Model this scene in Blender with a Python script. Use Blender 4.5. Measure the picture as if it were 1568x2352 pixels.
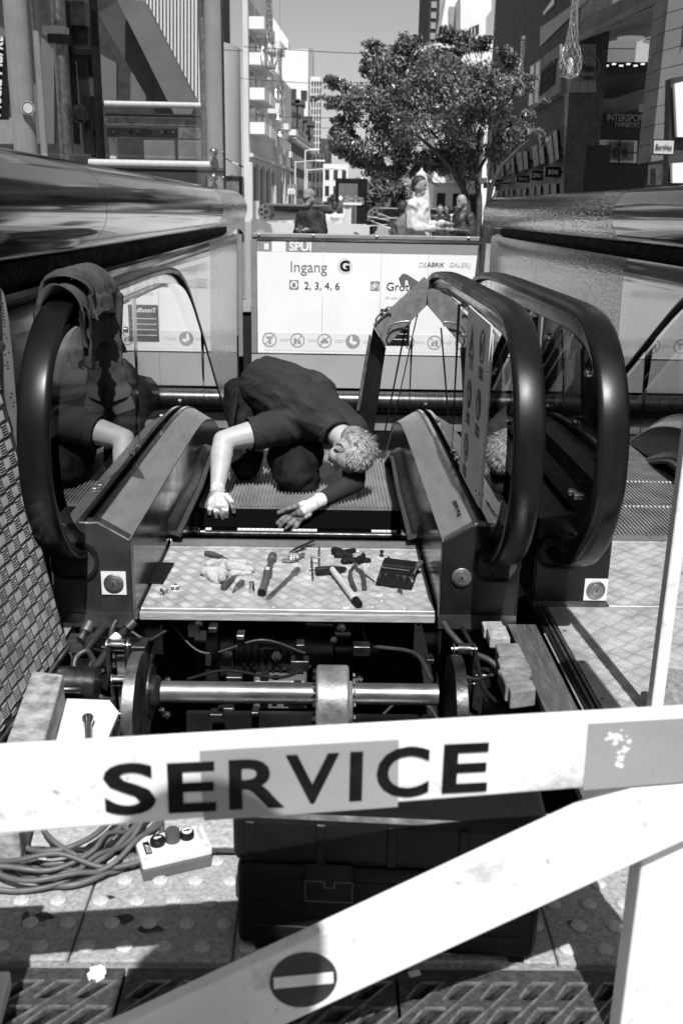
import bpy, bmesh, math, random
from mathutils import Vector, Matrix, noise
R = math.radians
random.seed(7)
scene = bpy.context.scene
for o in list(bpy.data.objects): bpy.data.objects.remove(o)
COL = scene.collection

# ---------------------------------------------------------------- camera
CAM = Vector((0, 0, 1.37)); PITCH, YAW, ROLL = R(17.4), R(1.05), R(1.1); LENS = 34.0
FW = Vector((math.sin(YAW)*math.cos(PITCH), math.cos(YAW)*math.cos(PITCH), -math.sin(PITCH)))
_r0 = Vector((math.cos(YAW), -math.sin(YAW), 0)); _u0 = _r0.cross(FW)
RT = _r0*math.cos(ROLL) + _u0*math.sin(ROLL); UP = RT.cross(FW)
cd = bpy.data.cameras.new('camera'); cam = bpy.data.objects.new('camera', cd); COL.objects.link(cam)
m = Matrix((RT, UP, -FW)).transposed().to_4x4(); m.translation = CAM; cam.matrix_world = m
cd.sensor_fit = 'VERTICAL'; cd.sensor_height = 36; cd.sensor_width = 24; cd.lens = LENS
cd.clip_start = .02; cd.clip_end = 3000
cd.dof.use_dof = True; cd.dof.focus_distance = 4.4; cd.dof.aperture_fstop = 5.6
scene.camera = cam
FPX = LENS/36*2352
def ray(x, y): return FW + RT*((x-784)/FPX) - UP*((y-1176)/FPX)
def pz(x, y, Z): d = ray(x, y); return CAM + d*((Z-CAM.z)/d.z)      # measured picture point on a level plane
def py(x, y, Y): d = ray(x, y); return CAM + d*((Y-CAM.y)/d.y)      # ... on a plane across the view
def px(x, y, X): d = ray(x, y); return CAM + d*((X-CAM.x)/d.x)      # ... on a plane along the escalators

# ---------------------------------------------------------------- sky, sun, exposure (a monochrome photograph)
SUN = Vector((-.06, .68, -1)).normalized()
w = bpy.data.worlds.new('World'); scene.world = w; w.use_nodes = True
nt = w.node_tree; nt.nodes.clear()
sky = nt.nodes.new('ShaderNodeTexSky'); sky.sky_type = 'NISHITA'; sky.sun_disc = False
sky.sun_elevation = math.asin(-SUN.z); sky.sun_rotation = math.atan2(-SUN.x, -SUN.y)
sky.air_density = 1.0; sky.dust_density = 1.0; sky.ozone_density = 1.0
bw = nt.nodes.new('ShaderNodeRGBToBW'); bg = nt.nodes.new('ShaderNodeBackground'); out = nt.nodes.new('ShaderNodeOutputWorld')
bg.inputs['Strength'].default_value = .086
nt.links.new(sky.outputs[0], bw.inputs[0]); nt.links.new(bw.outputs[0], bg.inputs[0]); nt.links.new(bg.outputs[0], out.inputs[0])
sl = bpy.data.lights.new('sun', 'SUN'); sl.energy = 4.6; sl.angle = R(.5); sl.color = (1, 1, 1)
so = bpy.data.objects.new('sun', sl); COL.objects.link(so); so.location = (4, -12, 20)
so.rotation_euler = SUN.to_track_quat('-Z', 'Y').to_euler()
vs = scene.view_settings; vs.view_transform = 'Standard'; vs.look = 'None'; vs.gamma = 1; vs.exposure = .35
scene.render.engine = 'CYCLES'
scene.cycles.max_bounces = 9; scene.cycles.transparent_max_bounces = 16; scene.cycles.sample_clamp_indirect = 4
scene.cycles.caustics_reflective = False; scene.cycles.caustics_refractive = False

# ---------------------------------------------------------------- materials (all procedural greys)
MATS = {}
def mat(name, base=.5, rough=.5, metal=0, ns=0, na=.3, bs=0, ba=.2, spec=.5, coat=0, stretch=None, nr=0, detail=6):
    if name in MATS: return MATS[name]
    M = bpy.data.materials.new(name); M.use_nodes = True; t = M.node_tree; b = t.nodes['Principled BSDF']
    b.inputs['Base Color'].default_value = (base, base, base, 1); b.inputs['Roughness'].default_value = rough
    b.inputs['Metallic'].default_value = metal; b.inputs['Specular IOR Level'].default_value = spec
    if coat: b.inputs['Coat Weight'].default_value = coat; b.inputs['Coat Roughness'].default_value = .08
    if ns or bs:
        tc = t.nodes.new('ShaderNodeTexCoord'); src = tc.outputs['Object']
        if stretch:
            mp = t.nodes.new('ShaderNodeMapping'); mp.inputs['Scale'].default_value = stretch; t.links.new(src, mp.inputs[0]); src = mp.outputs[0]
    if ns:
        n = t.nodes.new('ShaderNodeTexNoise'); n.inputs['Scale'].default_value = ns; n.inputs['Detail'].default_value = detail; n.inputs['Roughness'].default_value = .65
        t.links.new(src, n.inputs['Vector'])
        r = t.nodes.new('ShaderNodeMapRange'); r.inputs[1].default_value = .3; r.inputs[2].default_value = .7
        r.inputs[3].default_value = base*(1-na); r.inputs[4].default_value = min(1, base*(1+na))
        t.links.new(n.outputs[0], r.inputs[0]); t.links.new(r.outputs[0], b.inputs['Base Color'])
        r2 = t.nodes.new('ShaderNodeMapRange'); r2.inputs[1].default_value = .3; r2.inputs[2].default_value = .7
        r2.inputs[3].default_value = max(.02, rough*(1-(nr or .25))); r2.inputs[4].default_value = min(1, rough*(1+(nr or .25)))
        n2 = t.nodes.new('ShaderNodeTexNoise'); n2.inputs['Scale'].default_value = ns*2.3; n2.inputs['Detail'].default_value = 4; t.links.new(src, n2.inputs['Vector'])
        t.links.new(n2.outputs[0], r2.inputs[0]); t.links.new(r2.outputs[0], b.inputs['Roughness'])
    if bs:
        n3 = t.nodes.new('ShaderNodeTexNoise'); n3.inputs['Scale'].default_value = bs; n3.inputs['Detail'].default_value = 5; t.links.new(src, n3.inputs['Vector'])
        bp = t.nodes.new('ShaderNodeBump'); bp.inputs['Strength'].default_value = ba; bp.inputs['Distance'].default_value = .01
        t.links.new(n3.outputs[0], bp.inputs['Height']); t.links.new(bp.outputs[0], b.inputs['Normal'])
    MATS[name] = M; return M
def glass(name, tint=.9, ior=1.5, rough=.0, boost=1.0):
    if name in MATS: return MATS[name]
    M = bpy.data.materials.new(name); M.use_nodes = True; t = M.node_tree; t.nodes.clear()
    o = t.nodes.new('ShaderNodeOutputMaterial'); tr = t.nodes.new('ShaderNodeBsdfTransparent'); gl = t.nodes.new('ShaderNodeBsdfGlossy'); mx = t.nodes.new('ShaderNodeMixShader')
    fr = t.nodes.new('ShaderNodeFresnel'); fr.inputs[0].default_value = ior; tr.inputs[0].default_value = (tint, tint, tint, 1)
    gl.inputs['Roughness'].default_value = rough; gl.inputs['Color'].default_value = (.95, .95, .95, 1)
    mu = t.nodes.new('ShaderNodeMath'); mu.operation = 'MULTIPLY'; mu.inputs[1].default_value = boost; mu.use_clamp = True
    ge = t.nodes.new('ShaderNodeNewGeometry'); iv = t.nodes.new('ShaderNodeMath'); iv.operation = 'SUBTRACT'; iv.inputs[0].default_value = 1; t.links.new(ge.outputs['Backfacing'], iv.inputs[1])
    m3 = t.nodes.new('ShaderNodeMath'); m3.operation = 'MULTIPLY'; t.links.new(mu.outputs[0], m3.inputs[0]); t.links.new(iv.outputs[0], m3.inputs[1])   # one reflection per sheet: the outer face
    t.links.new(fr.outputs[0], mu.inputs[0]); t.links.new(m3.outputs[0], mx.inputs[0]); t.links.new(tr.outputs[0], mx.inputs[1]); t.links.new(gl.outputs[0], mx.inputs[2]); t.links.new(mx.outputs[0], o.inputs[0])
    MATS[name] = M; return M
def relief(name, base, rough, metal, scale, stretch, contrast=.8, bump=.5, thr=.5):
    """steel with stamped dashes: small blocks, some dark and sunk"""
    if name in MATS: return MATS[name]
    M = mat(name, base, rough, metal); t = M.node_tree; b = t.nodes['Principled BSDF']
    tc = t.nodes.new('ShaderNodeTexCoord'); mp = t.nodes.new('ShaderNodeMapping'); mp.inputs['Scale'].default_value = stretch
    t.links.new(tc.outputs['Object'], mp.inputs[0])
    v = t.nodes.new('ShaderNodeTexVoronoi'); v.distance = 'CHEBYCHEV'; v.inputs['Scale'].default_value = scale; t.links.new(mp.outputs[0], v.inputs['Vector'])
    n = t.nodes.new('ShaderNodeTexNoise'); n.inputs['Scale'].default_value = scale*.35; n.inputs['Detail'].default_value = 3; t.links.new(mp.outputs[0], n.inputs['Vector'])
    ad = t.nodes.new('ShaderNodeMath'); ad.operation = 'ADD'; t.links.new(v.outputs['Distance'], ad.inputs[0]); t.links.new(n.outputs[0], ad.inputs[1])
    r = t.nodes.new('ShaderNodeMapRange'); r.inputs[1].default_value = thr+.32; r.inputs[2].default_value = thr+.4; r.inputs[3].default_value = base*(1-contrast); r.inputs[4].default_value = base
    r3 = t.nodes.new('ShaderNodeMapRange'); r3.inputs[1].default_value = thr+.32; r3.inputs[2].default_value = thr+.4; r3.inputs[3].default_value = 0; r3.inputs[4].default_value = metal
    t.links.new(ad.outputs[0], r3.inputs[0]); t.links.new(r3.outputs[0], b.inputs['Metallic'])
    t.links.new(ad.outputs[0], r.inputs[0]); t.links.new(r.outputs[0], b.inputs['Base Color'])
    bp = t.nodes.new('ShaderNodeBump'); bp.inputs['Strength'].default_value = bump; bp.inputs['Distance'].default_value = .01
    t.links.new(ad.outputs[0], bp.inputs['Height']); t.links.new(bp.outputs[0], b.inputs['Normal'])
    return M

def dirty(name, base, sc, stretch, grain=True):
    """paint with its own stains, scuffs and a little wood grain"""
    M = mat(name, base, .5, 0); t = M.node_tree; b = t.nodes['Principled BSDF']; tc = t.nodes.new('ShaderNodeTexCoord'); mp = t.nodes.new('ShaderNodeMapping'); mp.inputs['Scale'].default_value = stretch
    t.links.new(tc.outputs['Object'], mp.inputs[0]); cur = None
    for s_, lo, hi, dark, det in ((sc, .60, .72, .5, 10), (sc*7, .63, .70, .5, 6), (sc*.6, .46, .75, .84, 4)):
        n = t.nodes.new('ShaderNodeTexNoise'); n.inputs['Scale'].default_value = s_; n.inputs['Detail'].default_value = det; n.inputs['Roughness'].default_value = .7; t.links.new(mp.outputs[0], n.inputs['Vector'])
        r = t.nodes.new('ShaderNodeMapRange'); r.inputs[1].default_value = lo; r.inputs[2].default_value = hi; r.inputs[3].default_value = 1; r.inputs[4].default_value = dark; t.links.new(n.outputs[0], r.inputs[0])
        if cur is None: cur = r.outputs[0]
        else:
            mu = t.nodes.new('ShaderNodeMath'); mu.operation = 'MULTIPLY'; t.links.new(cur, mu.inputs[0]); t.links.new(r.outputs[0], mu.inputs[1]); cur = mu.outputs[0]
    mu = t.nodes.new('ShaderNodeMath'); mu.operation = 'MULTIPLY'; mu.inputs[1].default_value = base; t.links.new(cur, mu.inputs[0]); t.links.new(mu.outputs[0], b.inputs['Base Color'])
    w_ = t.nodes.new('ShaderNodeTexWave'); w_.inputs['Scale'].default_value = 14; w_.inputs['Distortion'].default_value = 6; w_.inputs['Detail'].default_value = 3; w_.bands_direction = 'Z'; t.links.new(mp.outputs[0], w_.inputs['Vector'])
    bp = t.nodes.new('ShaderNodeBump'); bp.inputs['Strength'].default_value = .04; bp.inputs['Distance'].default_value = .003; t.links.new(w_.outputs[0], bp.inputs['Height']); t.links.new(bp.outputs[0], b.inputs['Normal']); return M

M_steel = mat('brushed steel', .34, .26, 1, ns=3, na=.14, bs=60, ba=.02, stretch=(8, 1, 8))
M_tube = mat('polished tube steel', .3, .09, 1, ns=2.5, na=.2, bs=5, ba=.005, stretch=(1, .25, 1), nr=.5)
M_clad = mat('polished cladding', .3, .08, 1, ns=1.5, na=.12, bs=2, ba=.003)
M_dsteel = mat('dark steel', .06, .38, .8, ns=6, na=.35, bs=30, ba=.05)
M_pedestal = mat('scuffed pedestal steel', .13, .4, .8, ns=5, na=.4, bs=40, ba=.05, nr=.4)
M_black = mat('black enamel', .010, .34, 0, ns=8, na=.5, spec=.3)
M_matteblack = mat('matte black', .009, .75, 0, ns=12, na=.5, spec=.18)
M_rubber = mat('handrail rubber', .007, .3, 0, ns=3, na=.6, bs=90, ba=.015, spec=.26, nr=.3, stretch=(1,.6,.6))
M_chrome = mat('bright steel', .62, .18, 1, ns=6, na=.2)
M_dull = mat('dull steel', .3, .42, .9, ns=14, na=.45, bs=50, ba=.1)
M_oily = mat('oily steel', .045, .36, .7, ns=16, na=.7, bs=40, ba=.15)
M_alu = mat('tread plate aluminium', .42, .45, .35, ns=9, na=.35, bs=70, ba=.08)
M_aluc = mat('glint tread crests', .56, .42, .35, ns=9, na=.25)  # paler than the plate: sun glints put into the colour
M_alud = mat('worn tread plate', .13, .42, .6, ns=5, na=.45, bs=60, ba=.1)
M_conc = mat('concrete', .33, .9, 0, ns=25, na=.35, bs=70, ba=.35)
M_pit = mat('black pit surface', .006, .9, 0, ns=5, na=.6, bs=30, ba=.3)  # near-black tone for pit, well and drain
M_white = dirty('white paint worn', .82, 6, (1, 1, 1.3))
M_whitec = mat('white plastic', .78, .4, 0, ns=20, na=.1)
M_signw = mat('white sign enamel', .84, .35, 0, ns=1.2, na=.05, detail=3)
M_signg = mat('grey sign band', .27, .4, 0, ns=2, na=.06)
M_ink = mat('black lettering', .008, .6, 0, ns=30, na=.5, spec=.12)
M_inkg = mat('grey print', .2, .5)
M_inkl = mat('light grey print', .45, .5)
M_frame = mat('grey frame', .3, .4, .3, ns=4, na=.15)
M_wood = mat('weathered wood edge', .34, .75, 0, ns=10, na=.4, bs=30, ba=.2, stretch=(1, 8, 8))
M_timber = mat('raw timber', .3, .8, 0, ns=9, na=.45, bs=25, ba=.3, stretch=(6, 1, 6))
M_skin = mat('skin', .42, .5, 0, ns=14, na=.12, bs=120, ba=.08)
M_hair = mat('fair cropped hair', .2, .55, 0, ns=50, na=.35)
M_hairdk = mat('dark hair', .025, .6, 0, ns=40, na=.3)
M_shirt = mat('dark t-shirt', .03, .9, 0, ns=6, na=.25, bs=300, ba=.12, spec=.15)
M_trouser = mat('dark work trousers', .010, .85, 0, ns=10, na=.4, bs=200, ba=.2, spec=.15)
M_cloth = mat('grey sweatshirt', .055, .95, 0, ns=8, na=.25, bs=250, ba=.25, spec=.12)
M_glove = mat('work glove', .62, .8, 0, ns=45, na=.3, bs=140, ba=.2)
M_rag = mat('cotton rag', .4, .9, 0, ns=14, na=.18, bs=90, ba=.2)
M_plastic = mat('black plastic', .008, .45, 0, ns=7, na=.4, bs=60, ba=.06, spec=.22)
M_gplastic = mat('grey plastic', .12, .45, 0, ns=10, na=.2)
M_cable = mat('grey cable', .11, .5, 0, ns=20, na=.25)
M_glass = glass('balustrade glass', .9, 1.5, 0, 1.8)
M_glass2 = glass('darkened balustrade glass', .13, 1.5, 0, 1.8)  # dark tint stands in for the dark reflections in this pane
M_liftglass = glass('lift glass', .9, 1.5, 0, 1.6)
M_dglass = mat('window glass', .02, .06, 0, spec=.9)
M_brush = mat('brush bristles', .045, .95, 0, ns=60, na=.5, bs=300, ba=.6)

# ---------------------------------------------------------------- mesh helpers
class MB:
    def __init__(s): s.v = []; s.f = []
    def add(s, vs, fs):
        n = len(s.v); s.v += [Vector(v) for v in vs]; s.f += [tuple(i+n for i in f) for f in fs]; return s
    def box(s, x0, x1, y0, y1, z0, z1):
        return s.add([(x0,y0,z0),(x1,y0,z0),(x1,y1,z0),(x0,y1,z0),(x0,y0,z1),(x1,y0,z1),(x1,y1,z1),(x0,y1,z1)],
                     [(0,3,2,1),(4,5,6,7),(0,1,5,4),(1,2,6,5),(2,3,7,6),(3,0,4,7)])
    def obox(s, c, ax, ay, az, hx, hy, hz):
        c = Vector(c); ax, ay, az = Vector(ax).normalized()*hx, Vector(ay).normalized()*hy, Vector(az).normalized()*hz
        vs = [c+ax*i+ay*j+az*k for k in (-1,1) for i, j in ((-1,-1),(1,-1),(1,1),(-1,1))]
        return s.add(vs, [(0,3,2,1),(4,5,6,7),(0,1,5,4),(1,2,6,5),(2,3,7,6),(3,0,4,7)])
    def bar(s, p0, p1, wd, th, up=(0,0,1)):
        p0, p1 = Vector(p0), Vector(p1); d = p1-p0; a = d.normalized(); side = a.cross(Vector(up))
        if side.length < 1e-4: side = a.cross(Vector((1,0,0)))
        side.normalize(); u = side.cross(a)
        return s.obox((p0+p1)/2, a, side, u, d.length/2, wd/2, th/2)
    def prism(s, pts, off):
        off = Vector(off); n = len(pts); a = [Vector(p) for p in pts]
        return s.add(a+[p+off for p in a], [tuple(range(n))[::-1], tuple(range(n, 2*n))]+[(i,(i+1)%n,(i+1)%n+n,i+n) for i in range(n)])
    def prism_x(s, yz, x0, x1): return s.prism([(x0,y,z) for y,z in yz], (x1-x0,0,0))
    def prism_y(s, xz, y0, y1): return s.prism([(x,y0,z) for x,z in xz], (0,y1-y0,0))
    def prism_z(s, xy, z0, z1): return s.prism([(x,y,z0) for x,y in xy], (0,0,z1-z0))
    def tube(s, pts, r, n=8, caps=True):
        pts = [Vector(p) for p in pts]; m_ = len(pts); rs = r if isinstance(r, (list, tuple)) else [r]*m_
        vs = []; ref = None
        for i, p in enumerate(pts):
            t = (pts[min(i+1,m_-1)]-pts[max(i-1,0)]).normalized()
            if ref is None:
                ref = t.cross(Vector((0,0,1)))
                if ref.length < .1: ref = t.cross(Vector((1,0,0)))
            ref = (ref - t*ref.dot(t)).normalized(); b = t.cross(ref)
            for k in range(n):
                a = 2*math.pi*k/n; vs.append(p + (ref*math.cos(a)+b*math.sin(a))*rs[i])
        fs = [(i*n+k, i*n+(k+1)%n, (i+1)*n+(k+1)%n, (i+1)*n+k) for i in range(m_-1) for k in range(n)]
        if caps: fs += [tuple(range(n))[::-1], tuple((m_-1)*n+k for k in range(n))]
        return s.add(vs, fs)
    def cyl(s, p0, p1, r0, r1=None, n=20): return s.tube([p0, p1], [r0, r0 if r1 is None else r1], n)
    def lathe(s, c, axis, prof, n=24, caps=True):
        """prof: list of (distance along axis, radius)"""
        c = Vector(c); a = Vector(axis).normalized(); u = a.cross(Vector((0,0,1)));
        if u.length < .1: u = a.cross(Vector((1,0,0)))
        u.normalize(); v = a.cross(u); vs = []
        for d, r in prof:
            for k in range(n):
                t = 2*math.pi*k/n; vs.append(c+a*d+(u*math.cos(t)+v*math.sin(t))*max(r,1e-4))
        fs = [(i*n+k, i*n+(k+1)%n, (i+1)*n+(k+1)%n, (i+1)*n+k) for i in range(len(prof)-1) for k in range(n)]
        if caps: fs += [tuple(range(n))[::-1], tuple((len(prof)-1)*n+k for k in range(n))]
        return s.add(vs, fs)
    def ball(s, c, r, n=10, m_=7, sc=(1,1,1)):
        c = Vector(c); vs = [c+Vector((0,0,-r*sc[2]))]
        for j in range(1, m_):
            t = math.pi*j/m_ - math.pi/2
            for k in range(n): a = 2*math.pi*k/n; vs.append(c+Vector((r*sc[0]*math.cos(t)*math.cos(a), r*sc[1]*math.cos(t)*math.sin(a), r*sc[2]*math.sin(t))))
        vs.append(c+Vector((0,0,r*sc[2]))); L = len(vs)-1; fs = []
        for k in range(n): fs.append((0, 1+(k+1)%n, 1+k)); fs.append((L, L-n+k, L-n+(k+1)%n))
        for j in range(m_-2):
            for k in range(n): fs.append((1+j*n+k, 1+j*n+(k+1)%n, 1+(j+1)*n+(k+1)%n, 1+(j+1)*n+k))
        return s.add(vs, fs)
    def sweep(s, path, sec, sign=1):
        """path in (y,z); section in (x, offset along the normal)"""
        m_ = len(path); n = len(sec); vs = []
        for i in range(m_):
            a, b = path[max(i-1,0)], path[min(i+1,m_-1)]; ty, tz = b[0]-a[0], b[1]-a[1]; L = math.hypot(ty, tz) or 1; ty /= L; tz /= L
            ny, nz = (-tz*sign, ty*sign)
            for x, d in sec: vs.append((x, path[i][0]+ny*d, path[i][1]+nz*d))
        fs = [(i*n+k, i*n+(k+1)%n, (i+1)*n+(k+1)%n, (i+1)*n+k) for i in range(m_-1) for k in range(n)]
        fs += [tuple(range(n))[::-1], tuple((m_-1)*n+k for k in range(n))]
        return s.add(vs, fs)
    def build(s, name, mt, parent=None, smooth=0, bevel=0, seg=1):
        me = bpy.data.meshes.new(name); me.from_pydata([tuple(v) for v in s.v], [], s.f); 
        bm = bmesh.new(); bm.from_mesh(me); bmesh.ops.recalc_face_normals(bm, faces=bm.faces); bm.to_mesh(me); bm.free()
        if smooth:
            me.polygons.foreach_set('use_smooth', [True]*len(me.polygons)); me.set_sharp_from_angle(angle=R(smooth))
        o = link(name, me, mt, parent)
        if bevel:
            b = o.modifiers.new('bevel', 'BEVEL'); b.width = bevel; b.segments = seg; b.limit_method = 'ANGLE'; b.angle_limit = R(35)
        return o
def link(name, me, mt, parent=None):
    o = bpy.data.objects.new(name, me); COL.objects.link(o)
    if mt and not me.materials: me.materials.append(mt)
    if parent is not None: adopt(o, parent)
    return o
def adopt(o, parent):
    o.parent = parent
    t = Vector(); p = parent
    while p is not None and p.type == 'EMPTY': t += p.location; p = p.parent
    o.matrix_parent_inverse = Matrix.Translation(-t)
def tag(o, label, cat=None, group=None, kind=None):
    if label: o['label'] = label
    if cat: o['category'] = cat
    if group: o['group'] = group
    if kind: o['kind'] = kind
    return o
def thing(name, label, cat, loc=(0,0,0), group=None):
    o = bpy.data.objects.new(name, None); COL.objects.link(o); o.location = loc; o.empty_display_size = .1
    return tag(o, label, cat, group)
def struct(o): o['kind'] = 'structure'; return o
def stuff(o): o['kind'] = 'stuff'; return o
def crv(pts, n=8):
    """Catmull-Rom through the points"""
    pts = [Vector(p) for p in pts]; P = [pts[0]*2-pts[1]]+pts+[pts[-1]*2-pts[-2]]; o = []
    for i in range(1, len(P)-2):
        for k in range(n):
            t = k/n; a, b, c, d = P[i-1], P[i], P[i+1], P[i+2]
            o.append(.5*((2*b)+(c-a)*t+(2*a-5*b+4*c-d)*t*t+(3*b-a-3*c+d)*t**3))
    o.append(pts[-1]); return o
def crv2(pts, n=8): return [(p[0], p[1]) for p in crv([(a, b, 0) for a, b in pts], n)]
def text(name, s, size, mt, parent, org, xd=(1,0,0), up=(0,0,1), ext=.001, bold=0, sx=1, align='LEFT', shear=0, space=1, fit=None):
    c = bpy.data.curves.new(name, 'FONT'); c.body = s; c.size = size; c.extrude = ext; c.offset = bold; c.align_x = align; c.shear = shear; c.space_character = space; c.resolution_u = 4
    t = bpy.data.objects.new(name, c); COL.objects.link(t)
    dg = bpy.context.evaluated_depsgraph_get(); me = bpy.data.meshes.new_from_object(t.evaluated_get(dg)); bpy.data.objects.remove(t)
    if fit:
        xs_ = [v.co.x for v in me.vertices]; ys_ = [v.co.y for v in me.vertices]; kx, ky = fit[0]/(max(xs_)-min(xs_)), fit[1]/(max(ys_)-min(ys_)); a0, b0 = min(xs_), min(ys_)
        for v in me.vertices: v.co.x = (v.co.x-a0)*kx; v.co.y = (v.co.y-b0)*ky
    xd, up = Vector(xd).normalized(), Vector(up).normalized(); nz = xd.cross(up); org = Vector(org)
    for v in me.vertices: v.co = org + xd*v.co.x*sx + up*v.co.y + nz*v.co.z
    me.name = name; me.materials.clear(); return link(name, me, mt, parent)
def flat(outline, holes, ext, bev=0):
    """2-D filled outline with real holes, returned as a mesh in XY with thickness 2*ext"""
    c = bpy.data.curves.new('flat', 'CURVE'); c.dimensions = '2D'; c.fill_mode = 'BOTH'; c.extrude = ext
    for lp in [outline]+holes:
        sp = c.splines.new('POLY'); sp.points.add(len(lp)-1); sp.use_cyclic_u = True
        for q, (x, y) in zip(sp.points, lp): q.co = (x, y, 0, 1)
    t = bpy.data.objects.new('flat', c); COL.objects.link(t)
    dg = bpy.context.evaluated_depsgraph_get(); me = bpy.data.meshes.new_from_object(t.evaluated_get(dg)); bpy.data.objects.remove(t); return me
def place(me, org, xd, up):
    xd, up = Vector(xd).normalized(), Vector(up).normalized(); nz = xd.cross(up).normalized(); up = nz.cross(xd); org = Vector(org)
    for v in me.vertices: v.co = org + xd*v.co.x + up*v.co.y + nz*v.co.z
    return me
def circ(cx, cy, r, n=20): return [(cx+r*math.cos(2*math.pi*k/n), cy+r*math.sin(2*math.pi*k/n)) for k in range(n)]
def ring(mb, c, nrm, r0, r1, th, n=28): return mb.lathe(Vector(c)-Vector(nrm).normalized()*th/2, nrm, [(0,r0),(th,r0),(th,r1),(0,r1),(0,r0)], n, False)
def blob(name, caps, mt, parent=None, voxel=.02, smooth=4, fn=None, balls=()):
    """one continuous skin round tapered capsules (p0, p1, r0, r1), by voxel remesh"""
    b = MB()
    for p0, p1, r0, r1 in caps:
        p0, p1 = Vector(p0), Vector(p1); d = (p1-p0); L = max(d.length, 1e-5); a = d/L
        prof = [(-r0*math.cos(t), r0*math.sin(t)) for t in [R(k) for k in (6,25,50,75,90)]] + [(L+r1*math.sin(t), r1*math.cos(t)) for t in [R(k) for k in (0,15,40,65,84)]]
        b.lathe(p0, a, prof, 16)
    for c, r, sc in balls: b.ball(c, r, 16, 12, sc)
    me = bpy.data.meshes.new(name); me.from_pydata([tuple(v) for v in b.v], [], b.f)
    t = bpy.data.objects.new(name, me); COL.objects.link(t)
    rm = t.modifiers.new('r', 'REMESH'); rm.mode = 'VOXEL'; rm.voxel_size = voxel
    sm = t.modifiers.new('s', 'SMOOTH'); sm.factor = .5; sm.iterations = smooth
    dg = bpy.context.evaluated_depsgraph_get(); m2 = bpy.data.meshes.new_from_object(t.evaluated_get(dg)); bpy.data.objects.remove(t); bpy.data.meshes.remove(me)
    if fn:
        nn = [v.normal.copy() for v in m2.vertices]
        for v, n_ in zip(m2.vertices, nn): v.co = v.co + n_*fn(v.co)
    m2.polygons.foreach_set('use_smooth', [True]*len(m2.polygons)); m2.name = name
    return link(name, m2, mt, parent)
def copy_tree(o, loc=None, rz=None, label=None):
    c = o.copy(); COL.objects.link(c)
    if loc is not None: c.location = loc
    if rz is not None: c.rotation_euler.z = rz
    if label: c['label'] = label
    for ch in o.children:
        k = ch.copy(); COL.objects.link(k); k.parent = c
        for g in ch.children: q = g.copy(); COL.objects.link(q); q.parent = k
    return c
def treadbars(u0, u1, v0, v1, pitch, rot=0, h=.0022, keep=None):
    """five-bar tread pattern in the UV plane: returns list of (centre u, v, angle, half length, half width)"""
    out = []; c, s_ = math.cos(rot), math.sin(rot); L = max(u1-u0, v1-v0)*1.5; n = int(L/pitch)+2; cu, cv = (u0+u1)/2, (v0+v1)/2
    for i in range(-n, n):
        for j in range(-n, n):
            gu, gv = i*pitch, j*pitch
            for k in range(5):
                d = (k-2)*pitch/5.4
                lu, lv, a = (gu, gv+d, 0) if (i+j) % 2 == 0 else (gu+d, gv, math.pi/2)
                u, v = cu+lu*c-lv*s_, cv+lu*s_+lv*c; hl = pitch*.42
                if u0+hl*.8 < u < u1-hl*.8 and v0+hl*.8 < v < v1-hl*.8 and (keep is None or keep(u, v)): out.append((u, v, a+rot, hl, pitch*.038))
    return out
def bars_mesh(name, bars, org, xd, yd, h, mt, parent):
    xd, yd = Vector(xd).normalized(), Vector(yd).normalized(); nz = xd.cross(yd); org = Vector(org); b = MB()
    for u, v, a, hl, hw in bars:
        du, dv = xd*math.cos(a)+yd*math.sin(a), -xd*math.sin(a)+yd*math.cos(a); c = org+xd*u+yd*v
        b.add([c-du*hl, c-dv*hw-du*hl*.5, c+du*hl*.5-dv*hw, c+du*hl, c+du*hl*.5+dv*hw, c-du*hl*.5+dv*hw, c-du*hl*.6+nz*h, c+du*hl*.6+nz*h],
              [(0,1,6),(1,2,7,6),(2,3,7),(3,4,7),(4,5,6,7),(5,0,6)])
    me = bpy.data.meshes.new(name); me.from_pydata([tuple(v) for v in b.v], [], b.f)
    return stuff(link(name, me, mt, parent))
# ================================================================ ground, paving, pit
def ground():
    xs = [-400, -1.3, -.86, .76, 2.35, 400]; ys = [-60, 1.34, 1.48, 1.98, 3.05, 13.62, 900]; b = MB(); idx = {}
    for j, y in enumerate(ys):
        for i, x in enumerate(xs): idx[i, j] = len(b.v); b.v.append(Vector((x, y, -.014)))
    for j in range(len(ys)-1):
        for i in range(len(xs)-1):
            cx, cy = (xs[i]+xs[i+1])/2, (ys[j]+ys[j+1])/2
            if 1.98 < cy < 3.05 and -.86 < cx < .76: continue
            if 3.05 < cy < 13.62 and -1.3 < cx < 2.35: continue
            if 1.34 < cy < 1.48 and -1.3 < cx < 2.35: continue
            b.f.append((idx[i,j], idx[i+1,j], idx[i+1,j+1], idx[i,j+1]))
    return struct(b.build('ground', mat('street paving', .24, .85, 0, ns=6, na=.3, bs=40, ba=.3)))
GROUND = ground()
M_slab = mat('tactile slab concrete', .34, .9, 0, ns=90, na=.4, bs=160, ba=.5, detail=8)
PAVE = struct(MB().box(-1.6, 2.6, .6, 1.32, -.013, -.001).build('pavement', mat('front paving concrete', .3, .9, 0, ns=110, na=.5, bs=150, ba=.5, detail=8)))
stud_me = None
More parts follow.
